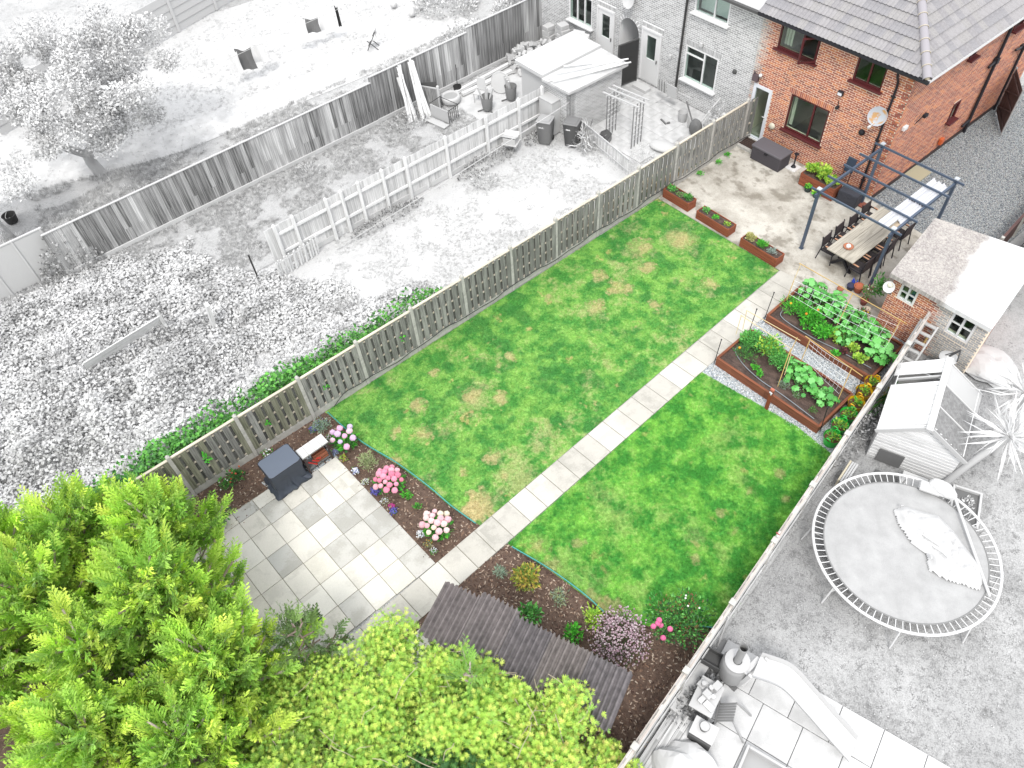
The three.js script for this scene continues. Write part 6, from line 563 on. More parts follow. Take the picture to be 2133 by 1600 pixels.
// ---------- right-hand yard ----------
{
  const o = thing('trampoline', 'large round trampoline with a grey mat and white steel rim', 'trampoline', [8.45, 0, 11.6]), R0 = 2.08, rimM = mat(grey(245), 0.4), ml = mat(null, 0.95, { map: rep(speck(256, 5, grey(176, 0.8), grey(196, 0.86), 955, 0.35), 2), bumpMap: rep(bmpFine, 3), bumpScale: 0.003 });
  part(o, 'rim', ni(new THREE.TorusGeometry(R0, 0.035, 8, 96)).rotateX(PI / 2).translate(0, 0.82, 0), rimM); const mg = new THREE.CircleGeometry(R0 - 0.25, 72, 0).rotateX(-PI / 2); const mtg = lathe([[0, 0.775], [0.6, 0.782], [1.2, 0.79], [R0 - 0.25, 0.8]], 72), mp = mtg.attributes.position; for (let i = 0; i < mp.count; i++) mtg.attributes.uv.setXY(i, mp.getX(i) * 0.31, mp.getZ(i) * 0.31); part(o, 'mat', mtg, ml); part(o, 'mat_hem', ni(new THREE.TorusGeometry(R0 - 0.25, 0.018, 5, 72)).rotateX(PI / 2).translate(0, 0.8, 0), mat(grey(150), 0.9));
  for (let i = 0; i < 80; i++) { const a = i / 80 * 2 * PI; part(o, 'spring', rod([Math.cos(a) * (R0 - 0.24), 0.8, Math.sin(a) * (R0 - 0.24)], [Math.cos(a) * (R0 - 0.02), 0.82, Math.sin(a) * (R0 - 0.02)], 0.012, 0.012, 4), rimM); }
  for (let i = 0; i < 8; i++) { const a = i / 8 * 2 * PI + 0.25, b = a + 0.26; const P = (q, r, y) => [Math.cos(q) * r, y, Math.sin(q) * r]; part(o, 'leg', [rod(P(a, R0 - 0.02, 0.8), P(a, R0 + 0.1, 0.02), 0.022), rod(P(a, R0 - 0.03, 0.55), P(a, R0 - 0.9, 0.05), 0.02)], rimM); }
  // bundled net lying on the mat
  const pts = [[1865, 1062], [1885, 1056], [1930, 1068], [1955, 1075], [1985, 1105], [2010, 1140], [2040, 1175], [2048, 1205], [2040, 1226], [2010, 1215], [1975, 1205], [1940, 1185], [1932, 1150], [1900, 1125], [1875, 1090]].map(([u, v]) => G(u, v, 0.86)), sh = new THREE.Shape(pts.map(p => new THREE.Vector2(p.x, -p.z))), eg = (() => { const P2 = pts.map(q => [q.x, q.z]), xs = P2.map(q => q[0]), zs = P2.map(q => q[1]), x0 = Math.min(...xs) - 0.05, x1 = Math.max(...xs) + 0.05, z0 = Math.min(...zs) - 0.05, z1 = Math.max(...zs) + 0.05, st = 0.035, dist = (x, z) => { let m = 9; for (let i = 0; i < P2.length; i++) { const a = P2[i], b = P2[(i + 1) % P2.length], dx = b[0] - a[0], dz = b[1] - a[1], t = clamp(((x - a[0]) * dx + (z - a[1]) * dz) / (dx * dx + dz * dz)); m = Math.min(m, Math.hypot(x - a[0] - t * dx, z - a[1] - t * dz)); } return inside([x, z], P2) ? m : -m; }, hh = (x, z) => { const e = dist(x, z); return 0.8 + 0.13 * Math.sqrt(clamp((e + 0.04) / 0.22)) + sm(0, 0.15, e) * (0.1 * (Math.abs(vn(x * 4 + z * 2, z * 5 - x * 3, 951) - 0.5) * 2) + 0.05 * Math.abs(vn(x * 11, z * 9, 953) - 0.5)); }, q = []; for (let x = x0; x < x1; x += st) for (let z = z0; z < z1; z += st) { if (dist(x + st / 2, z + st / 2) < -0.03) continue; const V = (a, b) => [a, hh(a, b), b]; q.push([V(x, z), V(x, z + st), V(x + st, z + st)], [V(x, z), V(x + st, z + st), V(x + st, z)]); } return toCreasedNormals(tri(q), 0.7); })();
  const n = thing('folded_net', 'crumpled white safety net bundle lying on the trampoline', 'net'); part(n, 'bundle', ni(eg), mat(grey(244, 0.62), 0.95)); const fl = []; for (let i = 0; i < 5; i++) { const a = pick(pts), b = pick(pts), t = rr(0.2, 0.5), p = a.clone().lerp(b, t), q = a.clone().lerp(b, t + 0.25); fl.push(tube([[p.x, 0.975, p.z], [(p.x + q.x) / 2 + rr(-0.05, 0.05), 1.0, (p.z + q.z) / 2 + rr(-0.05, 0.05)], [q.x, 0.975, q.z]], 0.018, 5, 10)); } part(n, 'fold', fl, M.grey[240]); base(n);
  const a = G(1985, 1025, 0.95), b = G(2062, 1243, 0.86); solo('white_pole', 'white pole lying across the trampoline edge', 'pole', rod(a, b, 0.035, 0.035, 8), M.grey[250]);
  const w = G(1960, 1022, 0.9); solo('white_cushion', 'white cushion tucked on the trampoline rim', 'cushion', [blob(0.3, 3, 0.4, 2, 4).scale(1.1, 0.5, 0.7).translate(w.x, 0.98, w.z), rbox(0.5, 0.12, 0.3, 0.05, w.x - 0.2, 0.93, w.z + 0.15, 0.4)], M.grey[250]);
}
{ // tumbledown shed: gable towards the trampoline
  const o = thing('tumbledown_shed', 'derelict pale timber shed with missing roof boards', 'shed', [7.1, 0, 9.05], 0.36), W = 0.98, D = 2.35, E = 1.25, Rg = 1.95, B = M.paleWood; // local x across the gable, -z back
  for (let i = 0; i < 11; i++) { const y = i * 0.12 + 0.06; at(part(o, 'board', box(2 * W, 0.112, 0.02), B[i % 3]), 0, y, 0, 0, 0.1); } for (let i = 0; i < 6; i++) { const y = E + 0.06 + i * 0.115, w = W * (1 - (i + 0.4) / 6.4); at(part(o, 'board', box(2 * w, 0.108, 0.02), B[i % 3]), 0, y, 0, 0, 0.1); }
  for (let i = 0; i < 11; i++) for (const s of [-1, 1]) at(part(o, 'board', box(0.02, 0.112, D), B[i % 3]), s * W, i * 0.12 + 0.06, -D / 2);
  part(o, 'back_wall', [box(2 * W, E, 0.03, 0, E / 2, -D)], B[0]);
  const sl = Math.atan2(Rg - E, W), L = Math.hypot(Rg - E, W) + 0.12; // left slope: boards across, some missing; right slope: felt panels
  for (let i = 0; i < 15; i++) { if (i === 10 || i === 11) continue; const z = 0.1 - i * 0.17, g = part(o, 'roof_board', box(L, 0.02, 0.16), B[i % 3]); at(g, -W / 2 - 0.04, (E + Rg) / 2 + 0.02 + rr(-0.008, 0.01), z - 0.06, rr(-0.02, 0.02), 0, sl); }
  const felt = mat(null, 0.95, { map: rep(speck(128, 10, grey(120, 0.9), grey(160, 0.9), 960, 0.5), 2) }); for (let i = 0; i < 3; i++) { at(part(o, 'felt_panel', box(L, 0.018, 0.76), i === 2 ? M.grey[205] : felt), W / 2 + 0.04, (E + Rg) / 2 + 0.02, -0.32 - i * 0.78, 0, 0, -sl); at(part(o, 'batten', box(L, 0.03, 0.03), M.grey[225]), W / 2 + 0.04, (E + Rg) / 2 + 0.045, -0.7 - i * 0.78, 0, 0, -sl); }
  part(o, 'ridge', [box(0.16, 0.04, D + 0.25, -0.02, Rg + 0.06, -D / 2 + 0.05)], M.grey[250]); part(o, 'barge_board', [bar([-W - 0.1, E - 0.02, 0.12], [0, Rg + 0.06, 0.12], 0.03, 0.1), bar([W + 0.1, E - 0.02, 0.12], [0, Rg + 0.06, 0.12], 0.03, 0.1)], M.grey[205]); part(o, 'rafter', [-0.6, -1.2, -1.8].map(z => bar([-W, E, z], [0, Rg, z], 0.06)), M.grey[205]); part(o, 'hatch', box(0.62, 0.5, 0.03, -0.45, 0.28, 0.04), M.grey[120]);
  const l = thing('ladder', 'white timber ladder leaning between outhouse and fence', 'ladder', [5.02, 0, 5.35], 0.12); for (const s of [-1, 1]) part(l, 'stile', bar([s * 0.24, 0.1, 1.1], [s * 0.24, 1.25, -0.1], 0.045, 0.07), M.grey[250]); for (let i = 0; i < 6; i++) part(l, 'rung', box(0.5, 0.035, 0.1, 0, 0.25 + i * 0.19, 0.94 - i * 0.2), M.grey[250]);
  solo('yellow_pole', 'yellow painted pole behind the grey fence by the outhouse', 'pole', rod(G(1950, 675, 0.9), G(1922, 718, 0.5), 0.03, 0.03, 8), M.bamboo);
  const t = thing('chimney_drum', 'grey drum with a white collar and bent metal on top', 'drum', [5.98, 0, 4.95 + 0.75]); part(t, 'drum', lathe([[0, 0], [0.21, 0], [0.22, 0.04], [0.22, 0.92], [0, 0.92]], 24), mat(grey(126, 0.9), 0.8, { bumpMap: rep(bmpFine, 3), bumpScale: 0.004 })); part(t, 'lid', lathe([[0, 0.98], [0.1, 1.0], [0.25, 0.95], [0.25, 0.92]], 24), M.grey[240]); part(t, 'scrap', [bar([0, 1, 0], [0.15, 1.3, -0.1], 0.04), bar([0.15, 1.3, -0.1], [0.25, 1.0, 0.05], 0.03), bar([-0.1, 1, 0.05], [0.15, 1.28, -0.1], 0.02)], M.grey[90]);
  solo('white_sheet', 'white sheet heaped on the ground beside the outhouse', 'sheet', blob(0.75, 4, 0.35, 1.6, 2).scale(1, 0.35, 0.9).translate(6.75, 0.16, 4.3), M.grey[250]); const gas = thing('gas_bottle', 'round white gas bottle near the palm', 'bottle', [6.55, 0, 5.6]); part(gas, 'body', lathe([[0, 0], [0.15, 0.02], [0.17, 0.1], [0.17, 0.35], [0.12, 0.46], [0, 0.48]], 20), M.grey[240]); part(gas, 'collar', lathe([[0.08, 0.47], [0.09, 0.56], [0.08, 0.56], [0.07, 0.47]], 14), M.grey[205]);
  const wc = thing('white_crate', 'white plastic crate with slots beside the shed ridge', 'crate', [6.75, 0, 6.35], 0.4); part(wc, 'body', rbox(0.55, 0.35, 0.4, 0.03, 0, 0.18, 0), M.grey[250]); for (const s of [-0.06, 0.06]) part(wc, 'slot', box(0.16, 0.012, 0.03, s, 0.36, s), M.grey[120]);
  for (let i = 0; i < 26; i++) { const x = rr(5.3, 6.5), z = rr(5.4, 6.9), g = pick([60, 120, 180, 225, 250]); solo('scrap_piece', 'piece of scrap strewn between the outhouse and the shed', 'scrap', box(rr(0.1, 0.45), rr(0.03, 0.2), rr(0.08, 0.3), x, rr(0.05, 0.14), z, rr(-0.2, 0.2), R() * 3, rr(-0.3, 0.3)), M.grey[g], 'scrap strewn beside the outhouse'); }
  const pb = thing('bottomless_planter', 'white framed planter box of weeds beside the shed', 'planter', [8.75, 0, 9.1], 0.42); for (const s of [-1, 1]) { part(pb, 'board', box(0.05, 0.28, 1.1, s * 0.32, 0.14, 0), M.grey[250]); part(pb, 'board', box(0.6, 0.28, 0.05, 0, 0.14, s * 0.53), M.grey[250]); } part(pb, 'soil', box(0.58, 0.04, 1.0, 0, 0.18, 0), M.grey[120]); part(pb, 'foot', [box(0.5, 0.1, 0.3, 0, 0.05, 0.75)], M.grey[180]); weeds('planter_weeds', 'white leafed weeds in the framed planter', 'plant', 8.75, 9.1, 0.25, 0.4, 0.45, 160, 0.1, 0.3, 0.9);
  const slb = thing('slab_stack', 'stack of cream paving stood on edge behind the right fence', 'slabs', [6.28, 0, 10.55], 0.18); for (let i = 0; i < 4; i++) part(slb, 'slab', rbox(0.05, 0.5, 0.75, 0.006, -0.1 + i * 0.06, 0.25, 0), i ? M.grey[240] : mat(A(226, 216, 192), 0.95));
  solo('leaning_board', 'pale board leaning on the gable of the derelict shed', 'board', box(0.6, 0.03, 0.7, 7.55, 0.2, 9.55, 0.5, 0.36, 0), M.grey[240]); solo('rubber_mat', 'dark square mat before the derelict shed', 'mat', box(0.55, 0.02, 0.5, 6.95, 0.03, 9.75, 0, 0.36), M.grey[120]);
}
{ // paved corner of the yard, below the trampoline
  const pv = new THREE.Group(); pv.name = nm('yard_paving'); pv.userData.kind = 'structure'; scene.add(pv); const a = V3(6.98, 0, 16.05), d = V3(0.963, 0, -0.27).normalize(), n = V3(0.27, 0, 0.963).normalize(), g0 = rbox(0.885, 0.06, 0.885, 0.008); part(pv, 'bedding', poly([[6.95, 16.1], [16, 13.6], [17, 24], [8.6, 24]], -0.004), M.grey[150]);
  for (let i = 0; i < 8; i++) for (let j = 0; j < 7; j++) { const p = a.clone().addScaledVector(d, 0.5 + i * 0.9 + (j > 0 ? 0.35 : 0)).addScaledVector(n, 0.46 + j * 0.9); const o = part(pv, 'slab', g0, M.whitePave); at(o, p.x, 0.0 + rr(0, 0.006), p.z, 0.273, rr(-0.004, 0.004)); }
  const c = G(1520, 1405), o = thing('chiminea', 'rusty grey stove with a wide collar and tall flue', 'stove', [7.6, 0, 16.62]), cm = mat(grey(168, 0.85), 0.85, { bumpMap: rep(bmpFine, 4), bumpScale: 0.004 }); part(o, 'drum', lathe([[0, 0.05], [0.28, 0.05], [0.31, 0.2], [0.31, 0.75], [0.25, 0.84], [0, 0.86]], 28), cm); part(o, 'collar', lathe([[0.1, 0.86], [0.26, 0.88], [0.27, 0.92], [0.1, 0.93]], 28), mat(grey(214), 0.85)); part(o, 'flue', [lathe([[0.085, 0.9], [0.085, 1.62], [0.1, 1.64], [0.1, 1.7], [0.08, 1.7], [0.08, 0.9]], 18)], cm); part(o, 'flue_lining', [cyl(0.075, 0.075, 0.02, 0, 1.5, 0, 16)], M.grey[60]); part(o, 'foot', [box(0.6, 0.06, 0.5, 0, 0.03, 0)], M.grey[120]);
  const wb = thing('wheelbarrow_tray', 'dark metal tray of weeds between fence and stove', 'tray', [7.12, 0, 16.78], 0.3); part(wb, 'tray', [box(0.5, 0.03, 0.34, 0, 0.25, 0), box(0.52, 0.18, 0.03, 0, 0.33, 0.17), box(0.52, 0.18, 0.03, 0, 0.33, -0.17), box(0.03, 0.18, 0.34, 0.25, 0.33, 0), box(0.03, 0.18, 0.34, -0.25, 0.33, 0)], M.grey[90]); part(wb, 'foot', [box(0.4, 0.24, 0.25, 0, 0.12, 0)], M.grey[120]);
  const sl = thing('play_slide', 'white plastic slide lying along the paving edge', 'slide', [7.95, 0, 16.45]), P = [[0, 1.0, 0], [0.55, 0.98, -0.28], [1.1, 0.72, -0.36], [1.7, 0.4, -0.42], [2.35, 0.16, -0.45]].map(asV), cv = new THREE.CatmullRomCurve3(P), q = [], q2 = []; for (let i = 0; i < 28; i++) { const a0 = cv.getPoint(i / 28), b0 = cv.getPoint((i + 1) / 28), w = 0.24, k = 0.13; const A0 = (p, s, y) => [p.x + s * 0.08, p.y + y, p.z + s * w]; q.push([A0(a0, -1, 0), A0(a0, 1, 0), A0(b0, 1, 0)], [A0(a0, -1, 0), A0(b0, 1, 0), A0(b0, -1, 0)]); for (const s of [-1, 1]) q2.push([A0(a0, s, -0.02), A0(a0, s * 1.18, k), A0(b0, s * 1.18, k)], [A0(a0, s, -0.02), A0(b0, s * 1.18, k), A0(b0, s, -0.02)]); } part(sl, 'chute', tri(q), M.grey[250]); part(sl, 'side', tri(q2), M.grey[240]); for (let i = 0; i < 4; i++) part(sl, 'step', rbox(0.12, 0.05, 0.5, 0.02, -0.05 - i * 0.02 + 0.02, 0.2 + i * 0.22, 0.0), M.grey[250]); for (const s of [-1, 1]) part(sl, 'side_frame', bar([-0.1, 0, s * 0.27], [0.05, 1.05, s * 0.27], 0.08, 0.05), M.grey[250]);
  const tb = thing('cluttered_table', 'white bench crowded with trays and bottles in the paved yard', 'table', [7.62, 0, 17.55], 0.3); part(tb, 'top', rbox(0.52, 0.04, 0.75, 0.01, 0, 0.5, 0), M.grey[240]); for (const x of [-0.2, 0.2]) for (const z of [-0.3, 0.3]) part(tb, 'leg', bar([x, 0, z], [x, 0.48, z], 0.04), M.grey[150]); for (let i = 0; i < 9; i++) { const h = rr(0.05, 0.2), o2 = [() => box(rr(0.1, 0.25), h, rr(0.1, 0.2), 0, h / 2, 0), () => cyl(0.05, 0.05, h, 0, 0, 0, 12)][i % 2](), p = V3(rr(-0.2, 0.2), 0.52, rr(-0.3, 0.3)).applyAxisAngle(UP, 0.3).add(V3(7.62, 0, 17.55)); solo('table_clutter', 'bottle or tray on the crowded white bench', 'clutter', o2.translate(p.x, p.y, p.z), M.grey[pick([150, 205, 225, 250])], 'clutter on the white bench'); }
  const ch = thing('tipped_chair', 'grey slatted chair tipped against the white bench', 'chair', [8.15, 0, 17.45], 0.5); for (let i = 0; i < 7; i++) part(ch, 'slat', bar([-0.22, 0.25, -0.18 + i * 0.06], [0.1, 0.68, -0.18 + i * 0.06], 0.045, 0.015), M.grey[150]); part(ch, 'leg', bar([0.1, 0.66, -0.2], [0.5, 0.05, -0.25], 0.035), M.grey[180]); part(ch, 'leg', bar([0.1, 0.66, 0.2], [0.45, 0.03, 0.35], 0.035), M.grey[180]); part(ch, 'frame', [bar([-0.25, 0.02, -0.2], [-0.2, 0.28, -0.2], 0.035), bar([-0.25, 0.02, 0.2], [-0.2, 0.28, 0.2], 0.035), box(0.04, 0.04, 0.5, -0.22, 0.27, 0)], M.grey[120]);
  solo('dark_crate', 'dark crate with a pale top in the paved yard', 'crate', [rbox(0.5, 0.35, 0.34, 0.01, 8.05, 0.18, 18.15, 0.3)], M.grey[90]); const pl = thing('crate_lid', 'pale board carrying a round pot on the dark crate', 'board', [8.03, 0.36, 18.08], 0.3); part(pl, 'board', box(0.52, 0.03, 0.4, 0, 0.015, 0), M.grey[225]); const cp = thing('round_pot', 'round grey pot on the pale board', 'pot', [8.0, 0.39, 18.05]); part(cp, 'pot', lathe([[0, 0], [0.09, 0], [0.11, 0.14], [0.1, 0.14], [0.08, 0.02], [0, 0.02]], 16), M.grey[120]); part(cp, 'lid', cyl(0.105, 0.1, 0.02, 0, 0.13, 0, 16), M.grey[205]);
  for (let i = 0; i < 4; i++) { const x = 7.32 + i * 0.16 + 0.1, z = 18.9; solo('scaffold_board', 'grey scaffold board lying along the fence in the yard', 'board', box(0.15, 0.05, 2.6, x + 0.12, 0.06 + (i % 2) * 0.02, z + 0.4, 0, 0.19), M.greyWood[i], 'scaffold boards by the fence'); }
  solo('concrete_beam', 'pale concrete beam along the fence foot', 'beam', rbox(0.22, 0.12, 1.3, 0.01, 7.2, 0.07, 17.55, 0.19), M.grey[225]); solo('tarpaulin', 'pale tarpaulin draped over a low heap', 'tarpaulin', blob(0.75, 4, 0.3, 1.4, 6).scale(1, 0.5, 0.9).translate(8.4, 0.1, 18.95), M.grey[225]); const sp = thing('sand_tray', 'grey plastic sand tray on the paving', 'tray', [9.35, 0, 17.75], 0.3); part(sp, 'base', rbox(0.9, 0.04, 0.7, 0.01, 0, 0.02, 0), M.grey[180]); for (const s of [-1, 1]) { part(sp, 'side', rbox(0.06, 0.2, 0.72, 0.015, s * 0.44, 0.12, 0), M.grey[205]); part(sp, 'side', rbox(0.82, 0.2, 0.06, 0.015, 0, 0.12, s * 0.33), M.grey[205]); }
  const bt = thing('spray_bottle', 'white and blue spray bottle on the fence rail', 'bottle', [6.42, 1.48, 13.95]); part(bt, 'bottle', lathe([[0, 0], [0.035, 0], [0.035, 0.1], [0.015, 0.14], [0, 0.14]], 12), M.white); part(bt, 'trigger', box(0.09, 0.03, 0.02, -0.02, 0.15, 0), mat(A(190, 90, 90), 0.5)); solo('toy_rod', 'white rod with a blue tip behind the right fence', 'rod', rod([6.98, 0, 16.35], [6.9, 1.35, 16.2], 0.02), M.grey[250]);
}
// ---------- left-hand yards ----------
{ const pv = new THREE.Group(); pv.name = nm('terrace_yard'); pv.userData.kind = 'structure'; scene.add(pv); part(pv, 'bedding', poly([[-11.3, 0.1], [-5.6, 0.1], [-5.6, 3.4], [-8, 4.3], [-10, 4.5], [-11.3, 4.5]], -0.006), M.grey[205]); for (let i = 0; i < 9; i++) for (let j = 0; j < 7; j++) if (!(j > 5 && i > 6)) at(part(pv, 'slab', ni(new THREE.BoxGeometry(0.592, 0.04, 0.592)), M.whitePave), -10.98 + i * 0.6, -0.008 + rr(0, 0.005), 0.45 + j * 0.6); struct('concrete_yard', poly([[-16.4, 0.1], [-12.9, 0.1], [-12.4, 2], [-12, 7.1], [-16.2, 7.4]], -0.01), M.whitePave); }
{
  const o = thing('outbuilding', 'white brick outbuilding with a flat roof beside the arch', 'outbuilding', [-11.6, 0, 3.7]); brickWall(o, V3(1.5, 0, 1.45), V3(0, 0, -1), V3(1, 0, 0), 2.75, 1.98, [], () => false, 300, M.mortarGrey); brickWall(o, V3(-0.1, 0, 1.45), V3(1, 0, 0), V3(0, 0, 1), 1.6, 1.98, [], () => false, 0, M.mortarGrey); part(o, 'wall', [bb(-1.4, -0.12, 0, 2.05, 1.2, 1.42), bb(-1.4, -1.2, 0, 2.05, -1.3, 1.2), bb(-1.2, 1.28, 0, 1.98, -1.3, -1.1)], M.grey[240]);
  part(o, 'roof_slab', poly([[-1.55, 1.6], [0.1, 1.62], [0.1, -1.5], [-1.55, -1.5]], 2.2, 0.14), M.grey[250]); part(o, 'roof_slab', poly([[0.11, 1.66], [1.6, 1.62], [1.72, -1.4], [0.11, -1.5]], 2.1, 0.1), M.whitePave);
  const cl = [[0.35, 1.55, 1.7, -1.35], [0.5, 1.7, 1.8, -1.45], [0.6, 1.5, 1.55, -1.2], [0.2, 0.6, 1.5, -1.3], [0.75, 1.65, 1.75, -1.0], [0.4, 1.2, 1.65, -1.45]]; cl.forEach(([x0, z0, x1, z1], i) => solo('roof_batten', 'long pale batten lying on the outbuilding roof', 'batten', bar([x0 - 11.6, 2.13 + i * 0.025, z0 + 3.7], [x1 - 11.6, 2.15 + i * 0.02, z1 + 3.7], 0.06, 0.03), M.paleWood[i % 3], 'battens on the outbuilding roof'));
  const cb = thing('white_cabinet', 'tall white cabinet standing against the paling fence', 'cabinet', [-11.05, 0, 5.28], 0.04); part(cb, 'case', rbox(0.72, 1.42, 0.62, 0.01, 0, 0.74, 0), M.grey[250]); part(cb, 'top', box(0.76, 0.03, 0.66, 0, 1.465, 0), M.grey[240]); part(cb, 'door', [box(0.01, 1.3, 0.56, 0.366, 0.72, 0), ...[0, 1, 2, 3, 4, 5].map(i => box(0.012, 0.01, 0.5, 0.37, 0.2 + i * 0.1, 0))], M.grey[225]);
  const bin = (x, z, ry, body, label, num) => { const b = thing('wheelie_bin', label, 'bin', [x, 0, z], ry), bm = mat(grey(body, 0.9), 0.6), g = ni(new THREE.CylinderGeometry(0.4, 0.31, 0.95, 4)).rotateY(PI / 4).translate(0, 0.52, 0); part(b, 'body', g, bm); part(b, 'lid', [rbox(0.6, 0.05, 0.64, 0.02, 0, 1.02, 0, 0, -0.06), rbox(0.44, 0.03, 0.46, 0.01, 0, 1.05, 0.0, 0, -0.06)], mat(grey(body + 40, 0.95), 0.6)); for (const s of [-1, 1]) part(b, 'wheel', cyl(0.1, 0.1, 0.05, 0, 0, 0, 14).rotateZ(PI / 2).translate(s * 0.24, 0.1, -0.24), M.grey[60]); part(b, 'label', box(0.1, 0.05, 0.006, 0.14, 0.78, 0.262), M.grey[250]);
    const cv = document.createElement('canvas'); cv.width = 128; cv.height = 64; const cx = cv.getContext('2d'); cx.fillStyle = body > 100 ? '#8a8a8a' : '#5c5c5c'; cx.fillRect(0, 0, 128, 64); cx.fillStyle = '#fff'; cx.font = 'bold 58px sans-serif'; cx.textAlign = 'center'; cx.textBaseline = 'middle'; cx.fillText(num, 64, 34); const t = new THREE.CanvasTexture(cv); t.colorSpace = THREE.SRGBColorSpace; const pg = new THREE.PlaneGeometry(0.26, 0.14); const np = part(b, 'number', ni(pg), mat(null, 0.6, { map: t })); at(np, -0.08, 0.82, 0.2705 , 0, -0.085); return b; };
  bin(-10.62, 5.98, 0.5, 130, 'mid grey wheeled bin beside the white cabinet', '1 7'); bin(-9.78, 5.35, 0.5, 90, 'dark grey wheeled bin numbered 107', '107');
  const tr = thing('trellis_arch', 'white timber garden arch with lattice sides', 'arch', [-8.6, 0, 3.72], 0.12); for (const s of [-1, 1]) { for (let i = 0; i < 4; i++) part(tr, 'upright', box(0.03, 1.85, 0.03, s * 0.62, 0.925, -0.3 + i * 0.2), M.grey[150]); for (let i = 0; i < 8; i++) part(tr, 'lattice', box(0.025, 0.02, 0.62, s * 0.62, 0.35 + i * 0.2, 0), M.grey[225]); } for (const z of [-0.3, -0.05, 0.3]) part(tr, 'rail', box(1.7, 0.05, 0.035, 0, 1.87, z), M.grey[250]); for (let i = 0; i < 5; i++) part(tr, 'purlin', box(0.03, 0.025, 0.8, -0.6 + i * 0.3, 1.83, 0), M.grey[205]);
  const pf = thing('low_picket_fence', 'low white picket fence between bin and trellis arch', 'fence', [-8.4, 0, 4.95], -0.16); for (let i = 0; i < 30; i++) if (!(i > 17 && i < 20)) part(pf, 'picket', box(0.07, 0.7, 0.018, -1.55 + i * 0.105, 0.36, 0), M.greyWood[2 + i % 2]); part(pf, 'rail', [box(3.2, 0.05, 0.03, 0, 0.7, 0.03), box(3.2, 0.04, 0.025, 0, 0.2, 0.03)], M.grey[250]); const bh = thing('hedgehog_house', 'small dark animal house behind the picket fence', 'kennel', [-9.0, 0, 4.35], 0.4); part(bh, 'wall', [box(0.4, 0.3, 0.03, 0, 0.15, -0.2), box(0.03, 0.3, 0.4, -0.2, 0.15, 0), box(0.03, 0.3, 0.4, 0.2, 0.15, 0)], M.grey[150]); part(bh, 'roof', [box(0.28, 0.02, 0.46, -0.11, 0.36, 0, 0, 0, 0.6), box(0.28, 0.02, 0.46, 0.11, 0.36, 0, 0, 0, -0.6)], M.grey[90]);
  const pg = thing('passage_gate', 'dark mesh gate standing open at the arch', 'gate', [-11.22, 0, 0.32], -PI / 2 - 0.18); part(pg, 'panel', box(0.95, 1.75, 0.02, 0.48, 0.95, 0), M.grey[60]); part(pg, 'frame', [box(0.05, 1.85, 0.05, 0, 0.95, 0), box(0.05, 1.85, 0.05, 0.97, 0.95, 0), box(1, 0.05, 0.05, 0.48, 1.86, 0), box(1, 0.05, 0.05, 0.48, 0.08, 0)], M.grey[90]); for (const y of [0.35, 0.9, 1.4]) part(pg, 'wire', rod([0, y, 0.03], [0.97, y + 0.05, 0.03], 0.008), M.grey[225]);
  const ds2 = solo('door_block', 'grey block step at the white terrace door', 'step', rbox(0.75, 0.14, 0.36, 0.01, -10.6, 0.08, 0.62), M.grey[225]); solo('drain_mat', 'grey mat on the paving by the block step', 'mat', box(1.0, 0.02, 0.7, -10.7, 0.03, 1.25, 0, 0.1), M.grey[205]);
  const ai = thing('clothes_airer', 'white clothes airer hung with striped and plain cloths', 'airer', [-9.0, 0, 0.75]); for (const s of [-1, 1]) part(ai, 'leg', [bar([-0.5, 0, s * 0.2], [0.45, 0.8, -s * 0.1], 0.025)], M.grey[205]); for (let i = 0; i < 7; i++) part(ai, 'stripe', box(0.035, 0.5, 0.02, -0.62 + i * 0.07, 0.7, 0.0, 0.1), M.grey[i % 2 ? 150 : 250]); part(ai, 'cloth', rbox(0.5, 0.55, 0.03, 0.01, 0.2, 0.75, 0.08, 0, 0.12), M.grey[250]); part(ai, 'pole', rod([0.45, 0.8, 0], [1.1, 0.82, 0], 0.012), M.grey[225]);
  const bk = (n, x, z, r, h, g, label) => { const b = thing(n, label, 'tub', [x, 0, z]); part(b, 'tub', lathe([[0, 0.01], [r * 0.85, 0.01], [r, h], [r * 1.06, h], [r * 1.04, h * 0.94], [r * 0.93, h * 0.93], [r * 0.8, 0.03], [0, 0.03]], 24), M.grey[g]); return b; };
  bk('bucket', -7.85, 1.15, 0.19, 0.42, 250, 'white bucket on the terrace paving'); bk('jug', -7.35, 1.3, 0.09, 0.22, 250, 'small white jug by the dark sack'); bk('round_tub', -6.35, 2.55, 0.42, 0.4, 225, 'round pale tub beside the board fence'); const mb = thing('white_boat', 'upturned white plastic tray on the terrace paving', 'tray', [-7.05, 0, 3.1], 0.3); part(mb, 'shell', blob(0.45, 3, 0.1, 1, 8).scale(1.2, 0.35, 0.75).translate(0, 0.14, 0), M.grey[250]);
  const sk = thing('dark_sack', 'dark rounded sack leaning with shovel handles', 'sack', [-6.85, 0, 1.55]); part(sk, 'sack', blob(0.28, 3, 0.16, 2, 5).scale(1, 1.25, 0.7).translate(0, 0.34, 0), M.grey[120]); solo('shovel_handle', 'white tool handle leaning on the terrace wall', 'tool', rod([-6.9, 0.3, 1.4], [-6.75, 1.15, 0.4], 0.035), M.grey[250]); solo('shovel_handle', 'grey tool handle resting towards the airer', 'tool', rod([-7.0, 0.35, 1.5], [-8.1, 0.55, 0.7], 0.03), M.grey[120]); solo('dropped_tool', 'dark tool lying on the white paving', 'tool', [box(0.4, 0.04, 0.06, -8.3, 0.04, 1.75, 0, -0.3), box(0.08, 0.05, 0.12, -8.1, 0.04, 1.68, 0, -0.3)], M.grey[120]); weeds('paving_weed', 'small dark weed in the terrace paving joint', 'plant', -9.4, 2.1, 0.15, 0.1, 0.08, 30, 0.06, 0.15, 0.5);
